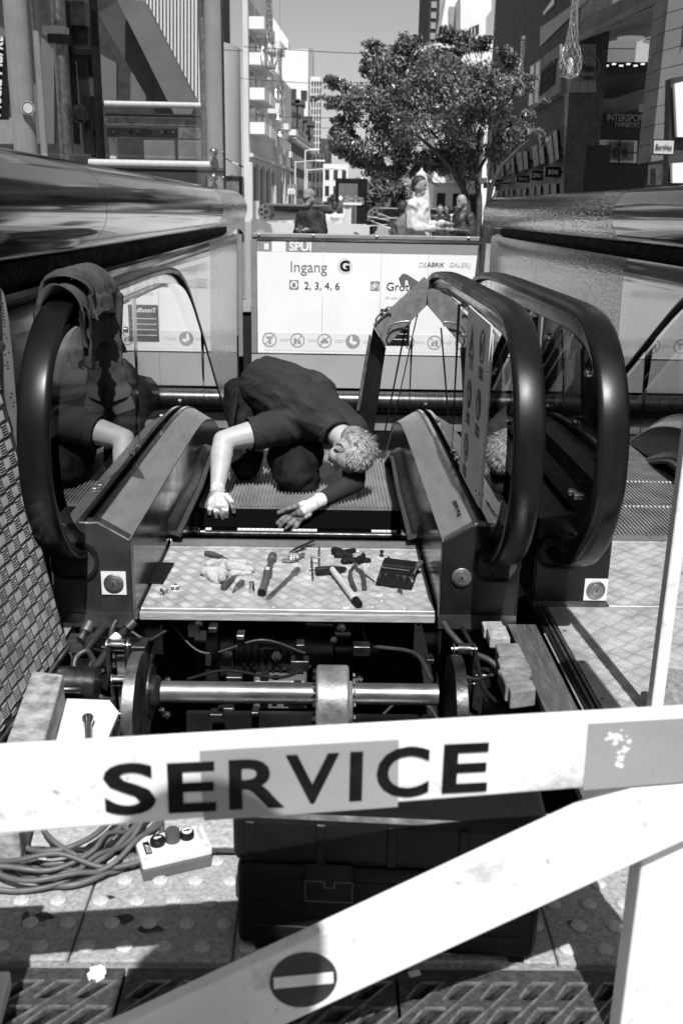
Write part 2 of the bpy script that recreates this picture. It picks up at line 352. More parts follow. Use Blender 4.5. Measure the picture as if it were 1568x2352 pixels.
for i in range(-4, 5):
    x0 = -.475+.311*i
    s = MB().box(x0+.002, x0+.309, 1.503, 1.822, -.05, -.0005+.0012*((i*7) % 3)).build('slab', M_slab, PAVE, bevel=.003)
    for a in range(4):
        for c in range(5):
            sx_, sy_ = x0+.044+.0745*a+(.037 if c % 2 else 0)-.018, 1.536+.0645*c
            if stud_me is None:
                bb = MB(); bb.lathe((0,0,-.002), (0,0,1), [(0,.0165),(.006,.0160),(.0085,.0125),(.009,.004)], 14); st = bb.build('stud', mat('stud concrete', .5, .85, 0, ns=140, na=.3, bs=160, ba=.4), s, smooth=40); stud_me = st.data
            else: st = link('stud', stud_me, None, s)
            st.location = (sx_, sy_, 0)
random.seed(17); M_stain = mat('oil stain', .035, .6, 0, ns=60, na=.5)
for x, y, rx, ry in ((104,2105,.024,.016),(283,2111,.026,.017),(345,2133,.03,.012),(60,2110,.010,.022),(507,2128,.004,.004),(1310,2118,.010,.006),(1322,2130,.006,.004),(420,1990,.02,.008),(250,2060,.016,.006)):
    c = pz(x, y, .0026); n = 18; MB().prism([c+Vector((rx*(.8+.5*noise.noise(Vector((math.cos(2*math.pi*i/n)*.9, math.sin(2*math.pi*i/n)*.9, x))))*math.cos(2*math.pi*i/n), ry*(.8+.5*noise.noise(Vector((math.cos(2*math.pi*i/n)*.9, math.sin(2*math.pi*i/n)*.9, x+3))))*math.sin(2*math.pi*i/n), 0)) for i in range(n)], (0,0,.0006)).build('oil_stain', M_stain, PAVE)
struct(MB().box(-1.6, 2.6, 1.826, 1.838, -.04, .004).build('metal_edge_strip', M_chrome))
struct(MB().box(-1.6, 2.6, 1.852, 1.985, -.04, .001).build('threshold_kerb', mat('threshold stone', .4, .85, 0, ns=60, na=.4, bs=90, ba=.4), bevel=.004))
# cast-iron drain covers
M_iron = mat('cast iron', .085, .6, .55, ns=50, na=.5, bs=140, ba=.35)
M_rust = mat('bare iron ribs', .26, .5, .6, ns=60, na=.5)
drain = struct(MB().box(-1.6, 2.6, 1.335, 1.485, -.16, -.15).build('drain_channel', M_pit))
for k in range(-3, 5):
    g0 = -.36+.506*k; holes = []; ribs = MB()
    for row, yy in enumerate((1.372, 1.432)):
        for i in range(7):
            cx = .048+.068*i; holes.append([(cx-.030, yy-.020-1.33), (cx-.006, yy-.020-1.33), (cx+.030, yy+.014-1.33), (cx+.006, yy+.014-1.33)])
    for i in range(8):
        cx = g0+.014+.068*i
        ribs.bar((cx-.03, 1.347, .0005), (min(cx+.075, g0+.5), 1.347+.105*min(1, (g0+.53-cx)/.105), .0005), .0035, .006)
    me = place(flat([(0,0),(.5,0),(.5,.155),(0,.155)], holes, .011), (g0+.003, 1.33, -.012), (1,0,0), (0,1,0)); me.name = 'grate'
    for cx_h, yy_h in [(sum(p[0] for p in h)/4, sum(p[1] for p in h)/4) for h in holes]:
        ribs.bar((g0+cx_h-.004, 1.33+yy_h+.021, .0006), (g0+cx_h+.036, 1.33+yy_h+.021, .0006), .005, .004); ribs.bar((g0+cx_h-.034, 1.33+yy_h-.018, .0004), (g0+cx_h-.006, 1.33+yy_h+.018, .0004), .004, .0036)
    g = link('grate', me, M_iron, drain); ribs.build('grate_rib', M_rust, g)
    if k == 0:
        text('casting_mark', 'EN 1433 - E 600', .017, M_rust, g, (g0+.43, 1.357, 0), (-1,0,0), (0,-1,0), .0015)
        ring(MB(), (g0+.45, 1.385, 0), (0,0,1), .010, .0125, .003).build('casting_mark', M_rust, g)

# machine pit and escalator well
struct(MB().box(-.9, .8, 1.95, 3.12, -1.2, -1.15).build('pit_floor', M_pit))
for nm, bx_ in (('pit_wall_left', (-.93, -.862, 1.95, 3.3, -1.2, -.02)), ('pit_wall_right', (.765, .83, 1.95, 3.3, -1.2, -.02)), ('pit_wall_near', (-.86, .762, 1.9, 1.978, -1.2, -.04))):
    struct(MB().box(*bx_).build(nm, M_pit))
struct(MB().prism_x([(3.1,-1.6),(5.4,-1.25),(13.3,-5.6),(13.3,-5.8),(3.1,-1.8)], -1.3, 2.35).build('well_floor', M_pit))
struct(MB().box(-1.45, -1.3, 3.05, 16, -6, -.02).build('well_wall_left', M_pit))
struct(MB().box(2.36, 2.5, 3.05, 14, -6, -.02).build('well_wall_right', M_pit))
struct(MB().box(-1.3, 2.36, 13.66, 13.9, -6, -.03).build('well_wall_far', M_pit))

# ================================================================ escalators
HTOP = 1.075
HR = [(12.4,-3.0),(9.4,-1.22),(7.4,-.06),(6.6,.42),(6.1,.72),(5.75,.91),(5.45,1.015),(5.1,1.062),(4.6,HTOP),(4.0,HTOP),(3.5,HTOP),(3.22,HTOP-.005),(3.04,1.045),(2.9,.972),(2.80,.865),(2.745,.73),(2.74,.58),(2.795,.44),(2.90,.325),(3.03,.252),(3.17,.212),(3.3,.2)]
HRP = crv2(HR, 6)
DECK = crv2([(3.1,.29),(3.6,.29),(4.3,.29),(4.9,.28),(5.3,.24),(5.7,.13),(6.2,-.12),(7.0,-.58),(9,-1.73),(12.4,-3.7)], 5)
STEPP = [(3.95,-.075),(5.2,-.075),(5.66,-.09),(6.1,-.2)]
def rrect(hw, hn, r, n=4, c=(0,0)):
    o = []
    for sx_, sn, a0 in ((1,1,0),(-1,1,90),(-1,-1,180),(1,-1,270)):
        for k in range(n+1): a = R(a0+90*k/n); o.append((c[0]+sx_*(hw-r)+r*math.cos(a), c[1]+sn*(hn-r)+r*math.sin(a)))
    return o
def cross(xi, s, body):  # swept cross-section: s = -1 left side, +1 right side, xi inner edge
    return [(xi+s*a, b_) for a, b_ in body]
M_tread = mat('step tread', .33, .42, .45, ns=7, na=.35)
M_strip = mat('step edge tabs', .6, .5, 0, ns=20, na=.2)
def balustrade(esc, xi, s, yf, gl_mat, deck_mat, ped_mat, out_mat=None):
    hx = xi+s*.19
    dk = [(max(y, yf) if y < yf+.001 else y, z) for y, z in DECK if y >= yf-.02]; dk[0] = (yf, .29)
    # pedestal skin and sloping inner deck are one swept sheet
    MB().sweep(dk, cross(xi, s, [(0,0),(.105,.062),(.118,.062),(.118,.055),(.105,.055),(.004,-.006)])).build('inner_deck', deck_mat, esc, smooth=20)
    MB().sweep(dk[:], cross(xi, s, [(.105,.0645),(.118,.0645),(.1205,.070),(.1025,.070)])).build('deck_trim', M_chrome, esc, smooth=20)
    MB().sweep(dk, cross(xi, s, [(.165,.06),(.27,.045),(.272,-.29),(.262,-.29),(.262,.035),(.165,.05)])).build('outer_deck', out_mat or deck_mat, esc, smooth=20)
    MB().sweep([(y+.002 if i == 0 else y, z) for i, (y, z) in enumerate(dk)], cross(xi, s, [(.1205,.04),(.1635,.04),(.1635,-.02),(.1205,-.02)])).build('glass_channel', M_black, esc)
    MB().sweep(dk, cross(xi, s, [(.002,-.008),(.012,-.008),(.012,-.55),(.002,-.55)])).build('skirt_panel', mat('skirt panel', .028, .16, .6, ns=5, na=.4, bs=20, ba=.02), esc, smooth=20)
    # end cap of the pedestal
    pts = [(xi+s*a, z) for a, z in ((0,-.002),(0,.29),(.105,.352),(.165,.35),(.268,.333),(.268,-.002))]
    ped = MB().prism_y(pts, yf-.004, yf+.05).build('pedestal_front', ped_mat, esc, bevel=.004)
    bse = MB().prism_y([(xi+s*a, z) for a, z in ((-.002,-.03),(-.002,.022),(.27,.022),(.27,-.03))], yf-.008, yf-.0045).build('kick_strip', M_pedestal, ped)
    inl = MB(); cs = [(hx-.062, .125), (hx+.062, .125)]
    o2 = [(hx-.03+.052*math.cos(R(a)), .215+.065*math.sin(R(a))) for a in range(90, 271, 15)]+[(hx+.03+.052*math.cos(R(a)), .215+.065*math.sin(R(a))) for a in range(-90, 91, 15)]
    i2 = [(hx+(x-hx)*.84, .215+(z-.215)*.86) for x, z in o2]; n = len(o2)
    for r_a, r_b, y in ((o2, i2, yf-.016),):
        vs = [(x, yf-.0045, z) for x, z in o2]+[(x, y, z) for x, z in o2]+[(x, y, z) for x, z in i2]+[(x, yf-.0045, z) for x, z in i2]
        inl.add(vs, [(q*n+i, q*n+(i+1) % n, (q+1)*n+(i+1) % n, (q+1)*n+i) for q in range(3) for i in range(n)])
    inl.build('handrail_inlet', M_matteblack, ped, smooth=40)
    MB().prism_y([(x, z) for x, z in i2], yf-.0075, yf-.0046).build('inlet_brush', M_brush, ped)
    # steel guide, glass and rubber handrail
    MB().sweep(HRP, [(hx+a, b_) for a, b_ in rrect(.023, .034, .01, 3, (0,-.052))], -1).build('handrail_guide', M_chrome, esc, smooth=40)
    MB().sweep(HRP, [(hx+a, b_) for a, b_ in rrect(.030, .008, .004, 2, (0,-.019))], -1).build('guide_gap', M_matteblack, esc, smooth=40)
    MB().sweep(HRP, [(hx+a, b_) for a, b_ in ((.044,-.021),(.0475,-.010),(.0465,.001),(.041,.0075),(.030,.0105),(0,.012),(-.030,.0105),(-.041,.0075),(-.0465,.001),(-.0475,-.010),(-.044,-.021),(-.03,-.0235),(.03,-.0235))], -1).build('handrail', M_rubber, esc, smooth=50)
    gx = xi+s*.142; out = []
    for i in range(len(HRP)):
        a, b_ = HRP[max(i-1,0)], HRP[min(i+1,len(HRP)-1)]; ty, tz = b_[0]-a[0], b_[1]-a[1]; L = math.hypot(ty, tz); q = (HRP[i][0]-(tz/L)*.075, HRP[i][1]+(ty/L)*.075)
        if q[0] < 8.2 and (q[1] > .31 or q[0] > 4): out.append(q)
    bot = [(y, z+.015) for y, z in DECK if 3.14 < y < 8.2]
    cuts = [3.1, 4.0, 6.0, 8.3] if s < 0 else [3.1, 3.55, 6.0, 8.3]
    # glass runs in panes with open joints
    for a, b_ in ((0, 4.02), (4.026, 6.2), (6.206, 8.3)):
        up_ = [q for q in out if a <= q[0] <= b_]; dn = [q for q in bot if a <= q[0] <= b_]
        if len(up_) < 2 or len(dn) < 1: continue
        dn = [(up_[0][0], None)] and dn
        lo = lambda y: next((z0+(z1-z0)*(y-y0)/(y1-y0) for (y0,z0),(y1,z1) in zip(bot, bot[1:]) if y0 <= y <= y1), bot[0][1] if y < bot[0][0] else bot[-1][1])
        poly = up_ + ([(bot[0][0], bot[0][1])] if a == 0 else [(a, lo(a))]) + [q for q in dn] + [(min(b_, 8.15), lo(min(b_, 8.15)))]
        cl = []
        for q in poly:
            if not cl or math.hypot(q[0]-cl[-1][0], q[1]-cl[-1][1]) > 1e-3: cl.append(q)
        yield_pane = MB().prism_x(cl, gx-.006, gx+.006).build('glass_pane', gl_mat, esc)
    for y, z in ((3.22,.43),(3.22,.86),(3.86,.40),(3.86,.9),(3.3,.42),(3.98,.40),(4.6,.40),(5.2,.36)):
        bl = MB(); bl.lathe((gx-s*.006, y, z), (-s,0,0), [(0,.012),(.006,.012),(.010,.008)], 14); bl.lathe((gx+s*.006, y, z), (s,0,0), [(0,.016),(.01,.016),(.018,.011)], 14)
        bl.build('glass_bolt', M_chrome, esc, smooth=40)
    # skirt brush
    bp = [(y, z) for y, z in DECK if 3.86 < y < 6.5]
    MB().sweep([(y, z-.215+.06*max(0, 1-abs(y-5.1)/.5)) for y, z in bp], [(xi-s*a, b_) for a, b_ in ((-.002,-.02),(.03,-.022),(.034,.0),(.016,.022),(-.002,.03))]).build('brush_carrier', M_dsteel, esc, smooth=30)
    MB().sweep([(y, z-.235+.06*max(0, 1-abs(y-5.1)/.5)) for y, z in bp], [(xi-s*a, b_) for a, b_ in ((.004,-.006),(.052,-.02),(.053,-.004),(.026,.01),(.004,.006))]).build('skirt_brush', M_brush, esc, smooth=30)
    return hx
def keyswitch(par, x, y, z, plate=True):
    k = MB()
    if plate:
        f = MB().prism_y([(x-.042,z-.042),(x+.042,z-.042),(x+.042,z+.042),(x-.042,z+.042)], y-.003, y).build('key_label', M_whitec, par)
        par2 = f
    else: par2 = par
    k.lathe((x, y-.001, z), (0,-1,0), [(0,.034),(.006,.034),(.009,.029),(.009,.024),(.012,.023),(.012,.015),(.009,.015),(.009,.002)], 28); k.build('key_bezel', M_dull, par2, smooth=35)
    c = MB(); c.lathe((x, y-.0105, z), (0,-1,0), [(0,.0148),(.004,.0148),(.0045,.013)], 20); c.build('key_barrel', M_dull, par2, smooth=35)
    MB().box(x-.0018, x+.0018, y-.0165, y-.0152, z-.006, z+.006).build('key_slot', M_ink, par2)
def tread(esc, x0, x1, y0, y1, z, name='step'):
    pr_ = .0092*2; n = int((x1-x0)/pr_); b = MB().box(x0, x1, y0, y1, z-.03, z-.012)
    for i in range(n): xa = x0+(i+.25)*(x1-x0)/n; b.box(xa, xa+pr_*.42, y0-.003, y1+.003, z-.012, z)
    return b.build(name, M_tread, esc)

M_deck1 = mat('deck steel', .42, .36, .7, ns=3, na=.2, bs=40, ba=.03, stretch=(6, 1, 6))
ESC = thing('escalator', 'opened escalator with steps removed, between the jacket-draped handrail and the pictogram panel', 'escalator', (-.13, 3.1, 0))
balustrade(ESC, -.655, -1, 3.1, M_glass, M_deck1, M_pedestal)
balustrade(ESC, .405, 1, 3.12, M_glass, M_deck1, mat('black pedestal', .02, .34, .5, ns=6, na=.5, bs=40, ba=.05), M_black)
keyswitch(ESC, -.716, 3.094, .135); keyswitch(ESC, .475, 3.114, .165, False)
text('maker_mark', 'Rolstrap Cens 40', .026, M_ink, ESC, (.487, 3.44, .3452), (-.02,-.93,0), (-.85,0,-.5), .0006)
for k in range(4):
    s = tread(ESC, -.642, .392, 4.74+.462*k, 5.196+.462*k, -.075-(.0, .0, .05, .16)[k])
    r_ = MB().prism_x([(4.742+.462*k, -.105-(.0,.0,.05,.16)[k]), (4.70+.462*k, -.19-(.0,.0,.05,.16)[k]), (4.71+.462*k, -.26-(.0,.0,.05,.16)[k]), (4.76+.462*k, -.26-(.0,.0,.05,.16)[k]), (4.76+.462*k, -.105-(.0,.0,.05,.16)[k])], -.64, .39); r_.build('riser', mat('riser black', .0025, .8, 0, spec=.04), s)
# step axle with rollers and white bars standing in for sunlight on the riser
ax = MB().cyl((-.66, 4.62, -.2), (.42, 4.62, -.2), .016, n=14); ax.build('step_axle', M_oily, ESC, smooth=40)
for x in (-.655, .385):
    q = MB(); q.lathe((x, 4.6, -.19), (1,0,0), [(0,.03),(.02,.034),(.03,.034),(.032,.02),(.06,.02),(.06,.003)], 24); q.build('step_roller', M_chrome, ESC, smooth=35)
for xa, xb in ((-.60,-.57),(-.44,-.205),(-.16,-.035),(.24,.37)):
    b = MB(); n = max(1, int((xb-xa)/.022))
    for i in range(n): b.box(xa+i*(xb-xa)/n, xa+(i+.93)*(xb-xa)/n, 4.655, 4.675, -.22, -.188)
    b.build('sunlight_strip', M_whitec, ESC)
MB().box(-.64, .39, 4.3, 4.56, -.34, -.31).build('truss_plate', M_matteblack, ESC)
MB().box(-.64, .39, 4.42, 4.5, -.255, -.235).build('cross_bar', M_black, ESC)
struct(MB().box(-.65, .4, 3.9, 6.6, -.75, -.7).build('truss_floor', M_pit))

ESC2 = thing('escalator', 'working escalator beside the cladded wall, its steps and landing in place', 'escalator', (1.48, 3.26, 0))
balustrade(ESC2, 1.03, -1, 3.26, M_glass2, M_deck1, mat('black pedestal', .02, .34, .5), M_black)
balustrade(ESC2, 1.93, 1, 3.3, M_glass, M_deck1, M_pedestal)
kp = py(1374, 1354, 3.254); keyswitch(ESC2, min(kp.x, .986), 3.254, kp.z)
for k in range(6):
    dz = (0, 0, 0, .01, .06, .16)[k]; s = tread(ESC2, 1.035, 1.925, 4.1+.462*k, 4.556+.462*k, -.012-dz)
    b = MB()
    for i in range(42): xa = 1.04+i*.0211; b.box(xa, xa+.009, 4.1+.462*k-.006, 4.1+.462*k+.014, -.012-dz, -.0085-dz)
    if k: b.build('edge_tabs', M_strip, s)

# landing plates -------------------------------------------------
LP = thing('cover_plate', 'tread plate bridging the open pit, strewn with tools, edged in wood', 'floor plate', (-.13, 3.19, 0))
pl = MB().box(-.65, .40, 3.195, 3.85, -.012, 0).build('plate', M_alu, LP, bevel=.002)
bars_mesh('tread_bars', treadbars(-.65, .40, 3.2, 3.84, .047, R(38)), (0,0,-.0002), (1,0,0), (0,1,0), .0032, M_aluc, pl)
MB().box(-.655, .405, 3.188, 3.225, -.045, -.0125).build('wood_edge', M_wood, LP, bevel=.004)
MB().box(-.652, .402, 3.226, 3.84, -.04, -.0125).build('ply_core', M_wood, LP)
cb = MB().box(-.65, .40, 3.852, 3.935, -.02, .004)
for i in range(96): xa = -.648+i*.0109; cb.box(xa, xa+.005, 3.935, 3.957, -.018, .002)
cb.build('comb_plate', M_deck1, LP)
MB().box(-.649, .399, 3.846, 3.8515, -.01, .006).build('comb_trim', M_chrome, LP)
text('plate_mark', 'K O N E', .018, M_inkg, LP, (-.135, 3.29, .0012), (1,0,0), (0,1,0), .0006)
LP2 = thing('cover_plate', 'clean tread plate at the foot of the working escalator', 'floor plate', (1.48, 3.6, 0))
pl = MB().box(1.045, 2.3, 3.265, 3.99, -.012, 0).build('plate', M_alu, LP2, bevel=.002)
bars_mesh('tread_bars', treadbars(1.045, 2.3, 3.27, 3.985, .058, R(40)), (0,0,-.0002), (1,0,0), (0,1,0), .0032, M_aluc, pl)
cb = MB().box(1.035, 1.925, 3.992, 4.07, -.02, .004)
for i in range(82): xa = 1.037+i*.0108; cb.box(xa, xa+.005, 4.07, 4.096, -.018, .001)
cb.build('comb_plate', M_deck1, LP2); MB().box(1.045, 1.92, 3.985, 3.991, -.01, .007).build('comb_trim', M_chrome, LP2)
LP3 = thing('floor_plate', 'large sunlit tread plate right of the open pit', 'floor plate', (1.6, 2.6, 0))
pl = MB().box(.815, 2.6, 2.0, 3.261, -.012, -.0005).build('plate', M_alu, LP3, bevel=.002)
bars_mesh('tread_bars', treadbars(.84, 2.6, 2.02, 3.25, .06, R(40)), (0,0,-.0006), (1,0,0), (0,1,0), .0032, M_aluc, pl)
for y in (2.08, 2.32, 2.56, 2.8, 3.04):
    q = MB(); q.lathe((.83, y, -.001), (0,0,1), [(0,.006),(.003,.006),(.004,.003)], 12); q.build('screw', M_dull, LP3, smooth=40)
er = struct(MB().box(.765, .808, 1.99, 3.25, -.06, -.008).build('pit_edge_rail', M_dsteel, bevel=.004))
MB().box(.783, .789, 1.99, 3.25, -.0079, .004).build('rail_lip', M_dull, er); MB().box(.800, .806, 1.99, 3.25, -.0079, .004).build('rail_lip', M_dull, er)
ch = thing('steel_channel', 'flat grey steel channel along the right edge of the pit', 'channel', (.69, 2.5, 0))
MB().prism_y([(.645,-.03),(.645,-.004),(.742,-.004),(.742,-.03),(.738,-.03),(.738,-.01),(.649,-.01),(.649,-.03)], 1.985, 3.1).build('channel_profile', mat('galvanised channel', .4, .4, .85, ns=8, na=.25, stretch=(8,1,8)), ch)

# ================================================================ side walls with steel tubes
M_emb = relief('embossed tube steel', .22, .1, 1, 36, (1.2, .32, 1.6), .98, .25, .43)
M_embw = relief('embossed panel steel', .14, .16, 1, 46, (1, .3, 1.9), .9, .15, .40)
def side(nm, xc, s, y0, y1, ye0, ye1, seams, label_t, label_w):
    t = thing('steel_tube', label_t, 'tube rail', (xc, y0, 1.36)); z = 1.355; r = .197
    cuts = sorted([y0]+seams+[y1])
    for a, b_ in zip(cuts, cuts[1:]):
        emb = a >= ye0-.01 and b_ <= ye1+.01
        q = MB(); q.lathe((xc, a+.004, z), (0,1,0), [(0,r-.012),(.0,r),(b_-a-.008,r),(b_-a-.008,r-.012)], 72)
        q.build('tube_sleeve' if emb else 'tube_section', M_emb if emb else M_tube, t, smooth=40)
    MB().cyl((xc, y0+.02, z), (xc, y1-.02, z), r-.014, n=40).build('tube_core', M_black, t, smooth=40)
    wl = thing('cladding_wall', label_w, 'wall', (xc, y0, 0)); xw = xc-s*.03
    prof = [(xw-s*.02, 1.085),(xw+s*.05, 1.08),(xw+s*.08, 1.065),(xw+s*.095, 1.03),(xw+s*.1, .9),(xw+s*.085, .2),(xw+s*.085,-.62)]
    wc = [y0]+[q for q in seams]+[y1]; wc = sorted(set(wc))
    for a, b_ in zip(wc, wc[1:]):
        emb = a >= ye0-.01 and b_ <= ye1+.01
        MB().prism([(x, a+.003, zz) for x, zz in prof]+[(xw-s*.02, a+.003, -.62)], (0, b_-a-.006, 0)).build('cladding_panel', M_embw if emb else M_clad, wl, smooth=40)
    MB().prism([(xw+s*.08, y0, -.635),(xw+s*.08, y0, -2.2),(xw-s*.02, y0, -2.2),(xw-s*.02, y0, -.635)], (0, y1-y0, 0)).build('lower_panel', mat('lower cladding', .3, .2, .9, ns=2, na=.15), wl)
    MB().box(min(xw-s*.05, xw-s*.02), max(xw-s*.05, xw-s*.02), y0, y1, -2.3, 1.17).build('wall_core', M_matteblack, wl)
    return t
side('l', -1.155, 1, 1.0, 11.95, 9.25, 12.0, [4.4, 8.2, 9.25], 'fat polished steel tube below the glass lift, embossed at its far end', 'polished steel wall under the tube beside the glass lift')
side('r', 2.245, -1, 1.0, 13.45, 7.3, 13.5, [5.6, 7.3, 10.4], 'fat polished steel tube in front of the brick mall, mostly embossed', 'steel cladding wall behind the working escalator, below the tube')
# ================================================================ sign wall at the far end of the opening
SY = 13.5
SW = thing('entrance_sign_wall', 'white SPUI Ingang G sign wall closing off the escalator opening', 'sign wall', (.5, SY, 0))
def sp(x, y): p = py(x, y, SY); return p.x, p.z
cutx = [-.957, -.07, .72, 1.36, 2.02]
for a, b in zip(cutx, cutx[1:]):
    MB().box(a+.002, b-.002, SY, SY+.03, -.555, .802).build('sign_panel', M_signw, SW)
MB().box(-.957, -.76, SY, SY+.03, .805, .955).build('band_panel', M_signg, SW); MB().box(-.758, -.57, SY, SY+.03, .805, .955).build('band_panel', M_signw, SW)
for a, b in ((-.568,-.072), (-.068,.718), (.722, 2.02)): MB().box(a, b, SY, SY+.03, .805, .955).build('band_panel', M_signg, SW)
MB().box(-.86, -.80, SY-.002, SY, .83, .91).build('emblem', M_whitec, SW)
MB().box(-1.02, 2.06, SY-.03, SY+.08, .985, 1.045).build('top_rail', M_frame, SW, bevel=.01)
MB().box(-1.02, 2.06, SY-.015, SY+.05, .957, .984).build('rail_trim', M_chrome, SW)
MB().box(-1.04, -.962, SY-.03, SY+.05, -.56, .956).build('end_post', M_frame, SW, bevel=.004)
for a, b in ((-1.04, .73), (.734, 2.05)): MB().box(a, b, SY-.02, SY+.06, -1.03, -.575).build('lower_panel', mat('satin grey panel', .42, .4, .15, ns=2, na=.08), SW)
MB().box(-1.04, 2.05, SY-.012, SY+.03, -.573, -.557).build('panel_trim', M_chrome, SW)
q = MB(); q.cyl((-1.25, SY-.1, -1.2), (2.2, SY-.1, -1.2), .145, n=40); q.build('lower_tube', mat('blackened tube', .05, .3, .8, ns=3, na=.4, stretch=(9,1,1)), SW, smooth=40)
MB().box(-1.25, 2.2, SY-.06, SY+.1, -1.62, -1.40).build('lower_ledge', M_frame, SW); MB().box(-1.25, 2.2, SY-.04, SY+.1, -2.6, -1.63).build('lower_black_panel', M_black, SW)  # plain black panel below the ledge
for x in (-.93, -.2, .65, 1.88):
    q = MB(); q.lathe((x, SY-.03, 1.02), (0,-1,0), [(0,.018),(.012,.016),(.018,.006)], 14); q.build('rail_bolt', M_chrome, SW, smooth=40)
def stx(s, x, y, size, mt, **k): a = sp(x, y); return text('lettering', s, size, mt, SW, (a[0], SY-.003, a[1]), ext=.002, **k)
M_band = M_whitec
stx('SPUI', 664, 575, .155, M_whitec, bold=.006, sx=1.02)
stx('Ingang', 665, 624, .205, M_inkg, sx=.98)
q = MB(); c = sp(792, 611); q.lathe((c[0], SY-.001, c[1]), (0,-1,0), [(0,.105),(.002,.105)], 32); q.build('letter_disc', mat('pale disc', .66, .5), SW)
stx('G', 780, 622, .19, M_ink, bold=.008)
stx('2, 3, 4, 6', 698, 664, .14, M_ink)
stx('Grote', 886, 667, .155, M_ink); stx('Markt', 1002, 668, .155, M_ink)
stx('24 uurs in en uitgang', 885, 686, .05, M_inkl)
stx('DE', 960, 613, .085, M_inkl, shear=.2); stx('ABRIK', 979, 613, .085, M_ink, shear=.2); stx('GALERIJ', 1030, 613, .085, M_inkl, shear=.2)
def icon(x, y, h, mt):
    a = sp(x, y); f = MB().box(a[0]-h, a[0]+h, SY-.003, SY, a[1]-h, a[1]+h).build('pictogram', mt, SW); return a, f
a, f = icon(675, 654, .062, M_inkg)
q = MB(); q.lathe((a[0], SY-.003, a[1]), (0,-1,0), [(0,.05),(.002,.05)], 24); q.build('pictogram_disc', M_signw, f)
MB().box(a[0]-.022, a[0]+.022, SY-.0075, SY-.005, a[1]-.028, a[1]+.024).build('tram_shape', M_inkg, f)
a, f = icon(861, 657, .062, M_inkg)
b = MB(); b.prism_y([(a[0]-.05,a[1]-.05),(a[0]-.05,a[1]+.01),(a[0],a[1]+.045),(a[0]+.05,a[1]+.01),(a[0]+.05,a[1]-.05),(a[0]+.038,a[1]-.05),(a[0]+.038,a[1]+.004),(a[0],a[1]+.03),(a[0]-.038,a[1]+.004),(a[0]-.038,a[1]-.05)], SY-.005, SY-.003); b.build('roof_shape', M_signw, f)
text('lettering', 'P', .085, M_signw, f, (a[0]-.025, SY-.004, a[1]-.045), ext=.001, bold=.003)
# prohibition strip
st = MB().box(-.87, 1.62, SY-.0025, SY, -.525, -.27).build('notice_strip', mat('notice strip', .74, .5), SW)
M_icog = mat('notice grey', .3, .5)
for k, xx in enumerate((619, 683, 745, 810, 945, 1010)):
    a = sp(xx, 780+(xx-619)*.022); q = MB()
    if k == 3: q.lathe((a[0], SY-.0025, a[1]), (0,-1,0), [(0,.1),(.002,.1)], 28)
    else: ring(q, (a[0], SY-.0035, a[1]), (0,1,0), .1, .084, .002); q.bar((a[0]-.06, SY-.0035, a[1]-.065), (a[0]+.06, SY-.0035, a[1]+.065), .012, .002, (0,1,0))
    o = q.build('notice_symbol', M_icog, st)
    z = SY-.0055; d = MB(); X, Z = a
    if k in (0, 5): d.box(X-.045, X+.045, z, z+.0015, Z+.02, Z+.045); d.box(X-.012, X+.02, z, z+.0015, Z-.06, Z+.02)
    elif k in (1, 4): d.box(X-.05, X-.01, z, z+.0015, Z-.05, Z+.03); d.box(X+.005, X+.045, z, z+.0015, Z-.05, Z+.0)
    elif k == 2: d.box(X-.055, X+.055, z, z+.0015, Z-.03, Z+.005); d.box(X-.03, X+.03, z, z+.0015, Z+.005, Z+.035)
    else: d.prism_y([(X-.05,Z-.01),(X+.01,Z-.05),(X+.06,Z-.03),(X+.05,Z),(X+.0,Z+.0),(X-.01,Z+.08),(X-.03,Z+.08)], z, z+.0015)
    d.build('notice_figure', M_icog if k != 3 else M_whitec, o)
    if k < 4: 
        for r_ in range(2): MB().box(X+.14, X+.14+.16-.04*r_, SY-.004, SY-.0026, Z+.005-.025*r_, Z+.013-.025*r_).build('notice_line', M_inkl, st)
    else:
        for r_ in range(2): MB().box(X-.3+.04*r_, X-.14, SY-.004, SY-.0026, Z+.005-.025*r_, Z+.013-.025*r_).build('notice_line', M_inkl, st)
tp = MB(); a = sp(905, 740); tp.box(.73, 1.14, SY-.006, SY-.003, -.43, .07)
tb = tp.build('timetable_board', M_black, SW); text('lettering', 'Tram/Bus', .08, M_signw, tb, (.76, SY-.0065, -.03), ext=.0005, bold=.002)
for k in range(4): MB().box(.76, 1.1, SY-.0075, SY-.0062, -.12-.075*k, -.112-.075*k).build('timetable_line', M_whitec, tb)

# ================================================================ glass lift
LX, LY0, LY1 = -1.215, 12.02, 14.7
LIFT = thing('glass_lift', 'glazed lift tower with steel frame and machinery behind the left tube', 'lift', (-2.7, 13.3, 0))
def lf(x, y): p = py(x, y, LY0); return p
for x0, x1, z0, z1 in ((-4.7, -1.24, .0, 1.9), (-4.7, -1.24, 1.92, 7.5)): MB().box(x0, x1, LY0, LY0+.012, z0, z1).build('front_pane', M_liftglass, LIFT)
MB().box(LX-.012, LX, LY0+.01, LY1, -.3, 1.9).build('side_pane', M_liftglass, LIFT); MB().box(LX-.012, LX, LY0+.01, LY1, 1.92, 7.5).build('side_pane', M_liftglass, LIFT)
MB().box(LX-.02, LX+.006, LY0-.012, LY0+.008, -.3, 7.5).build('corner_trim', M_dsteel, LIFT)
MB().box(LX-.08, LX-.015, LY1, LY1+.08, -.5, 7.5).build('rear_post', M_dsteel, LIFT)
M_post = mat('satin lift post', .45, .3, .25, ns=3, na=.15)
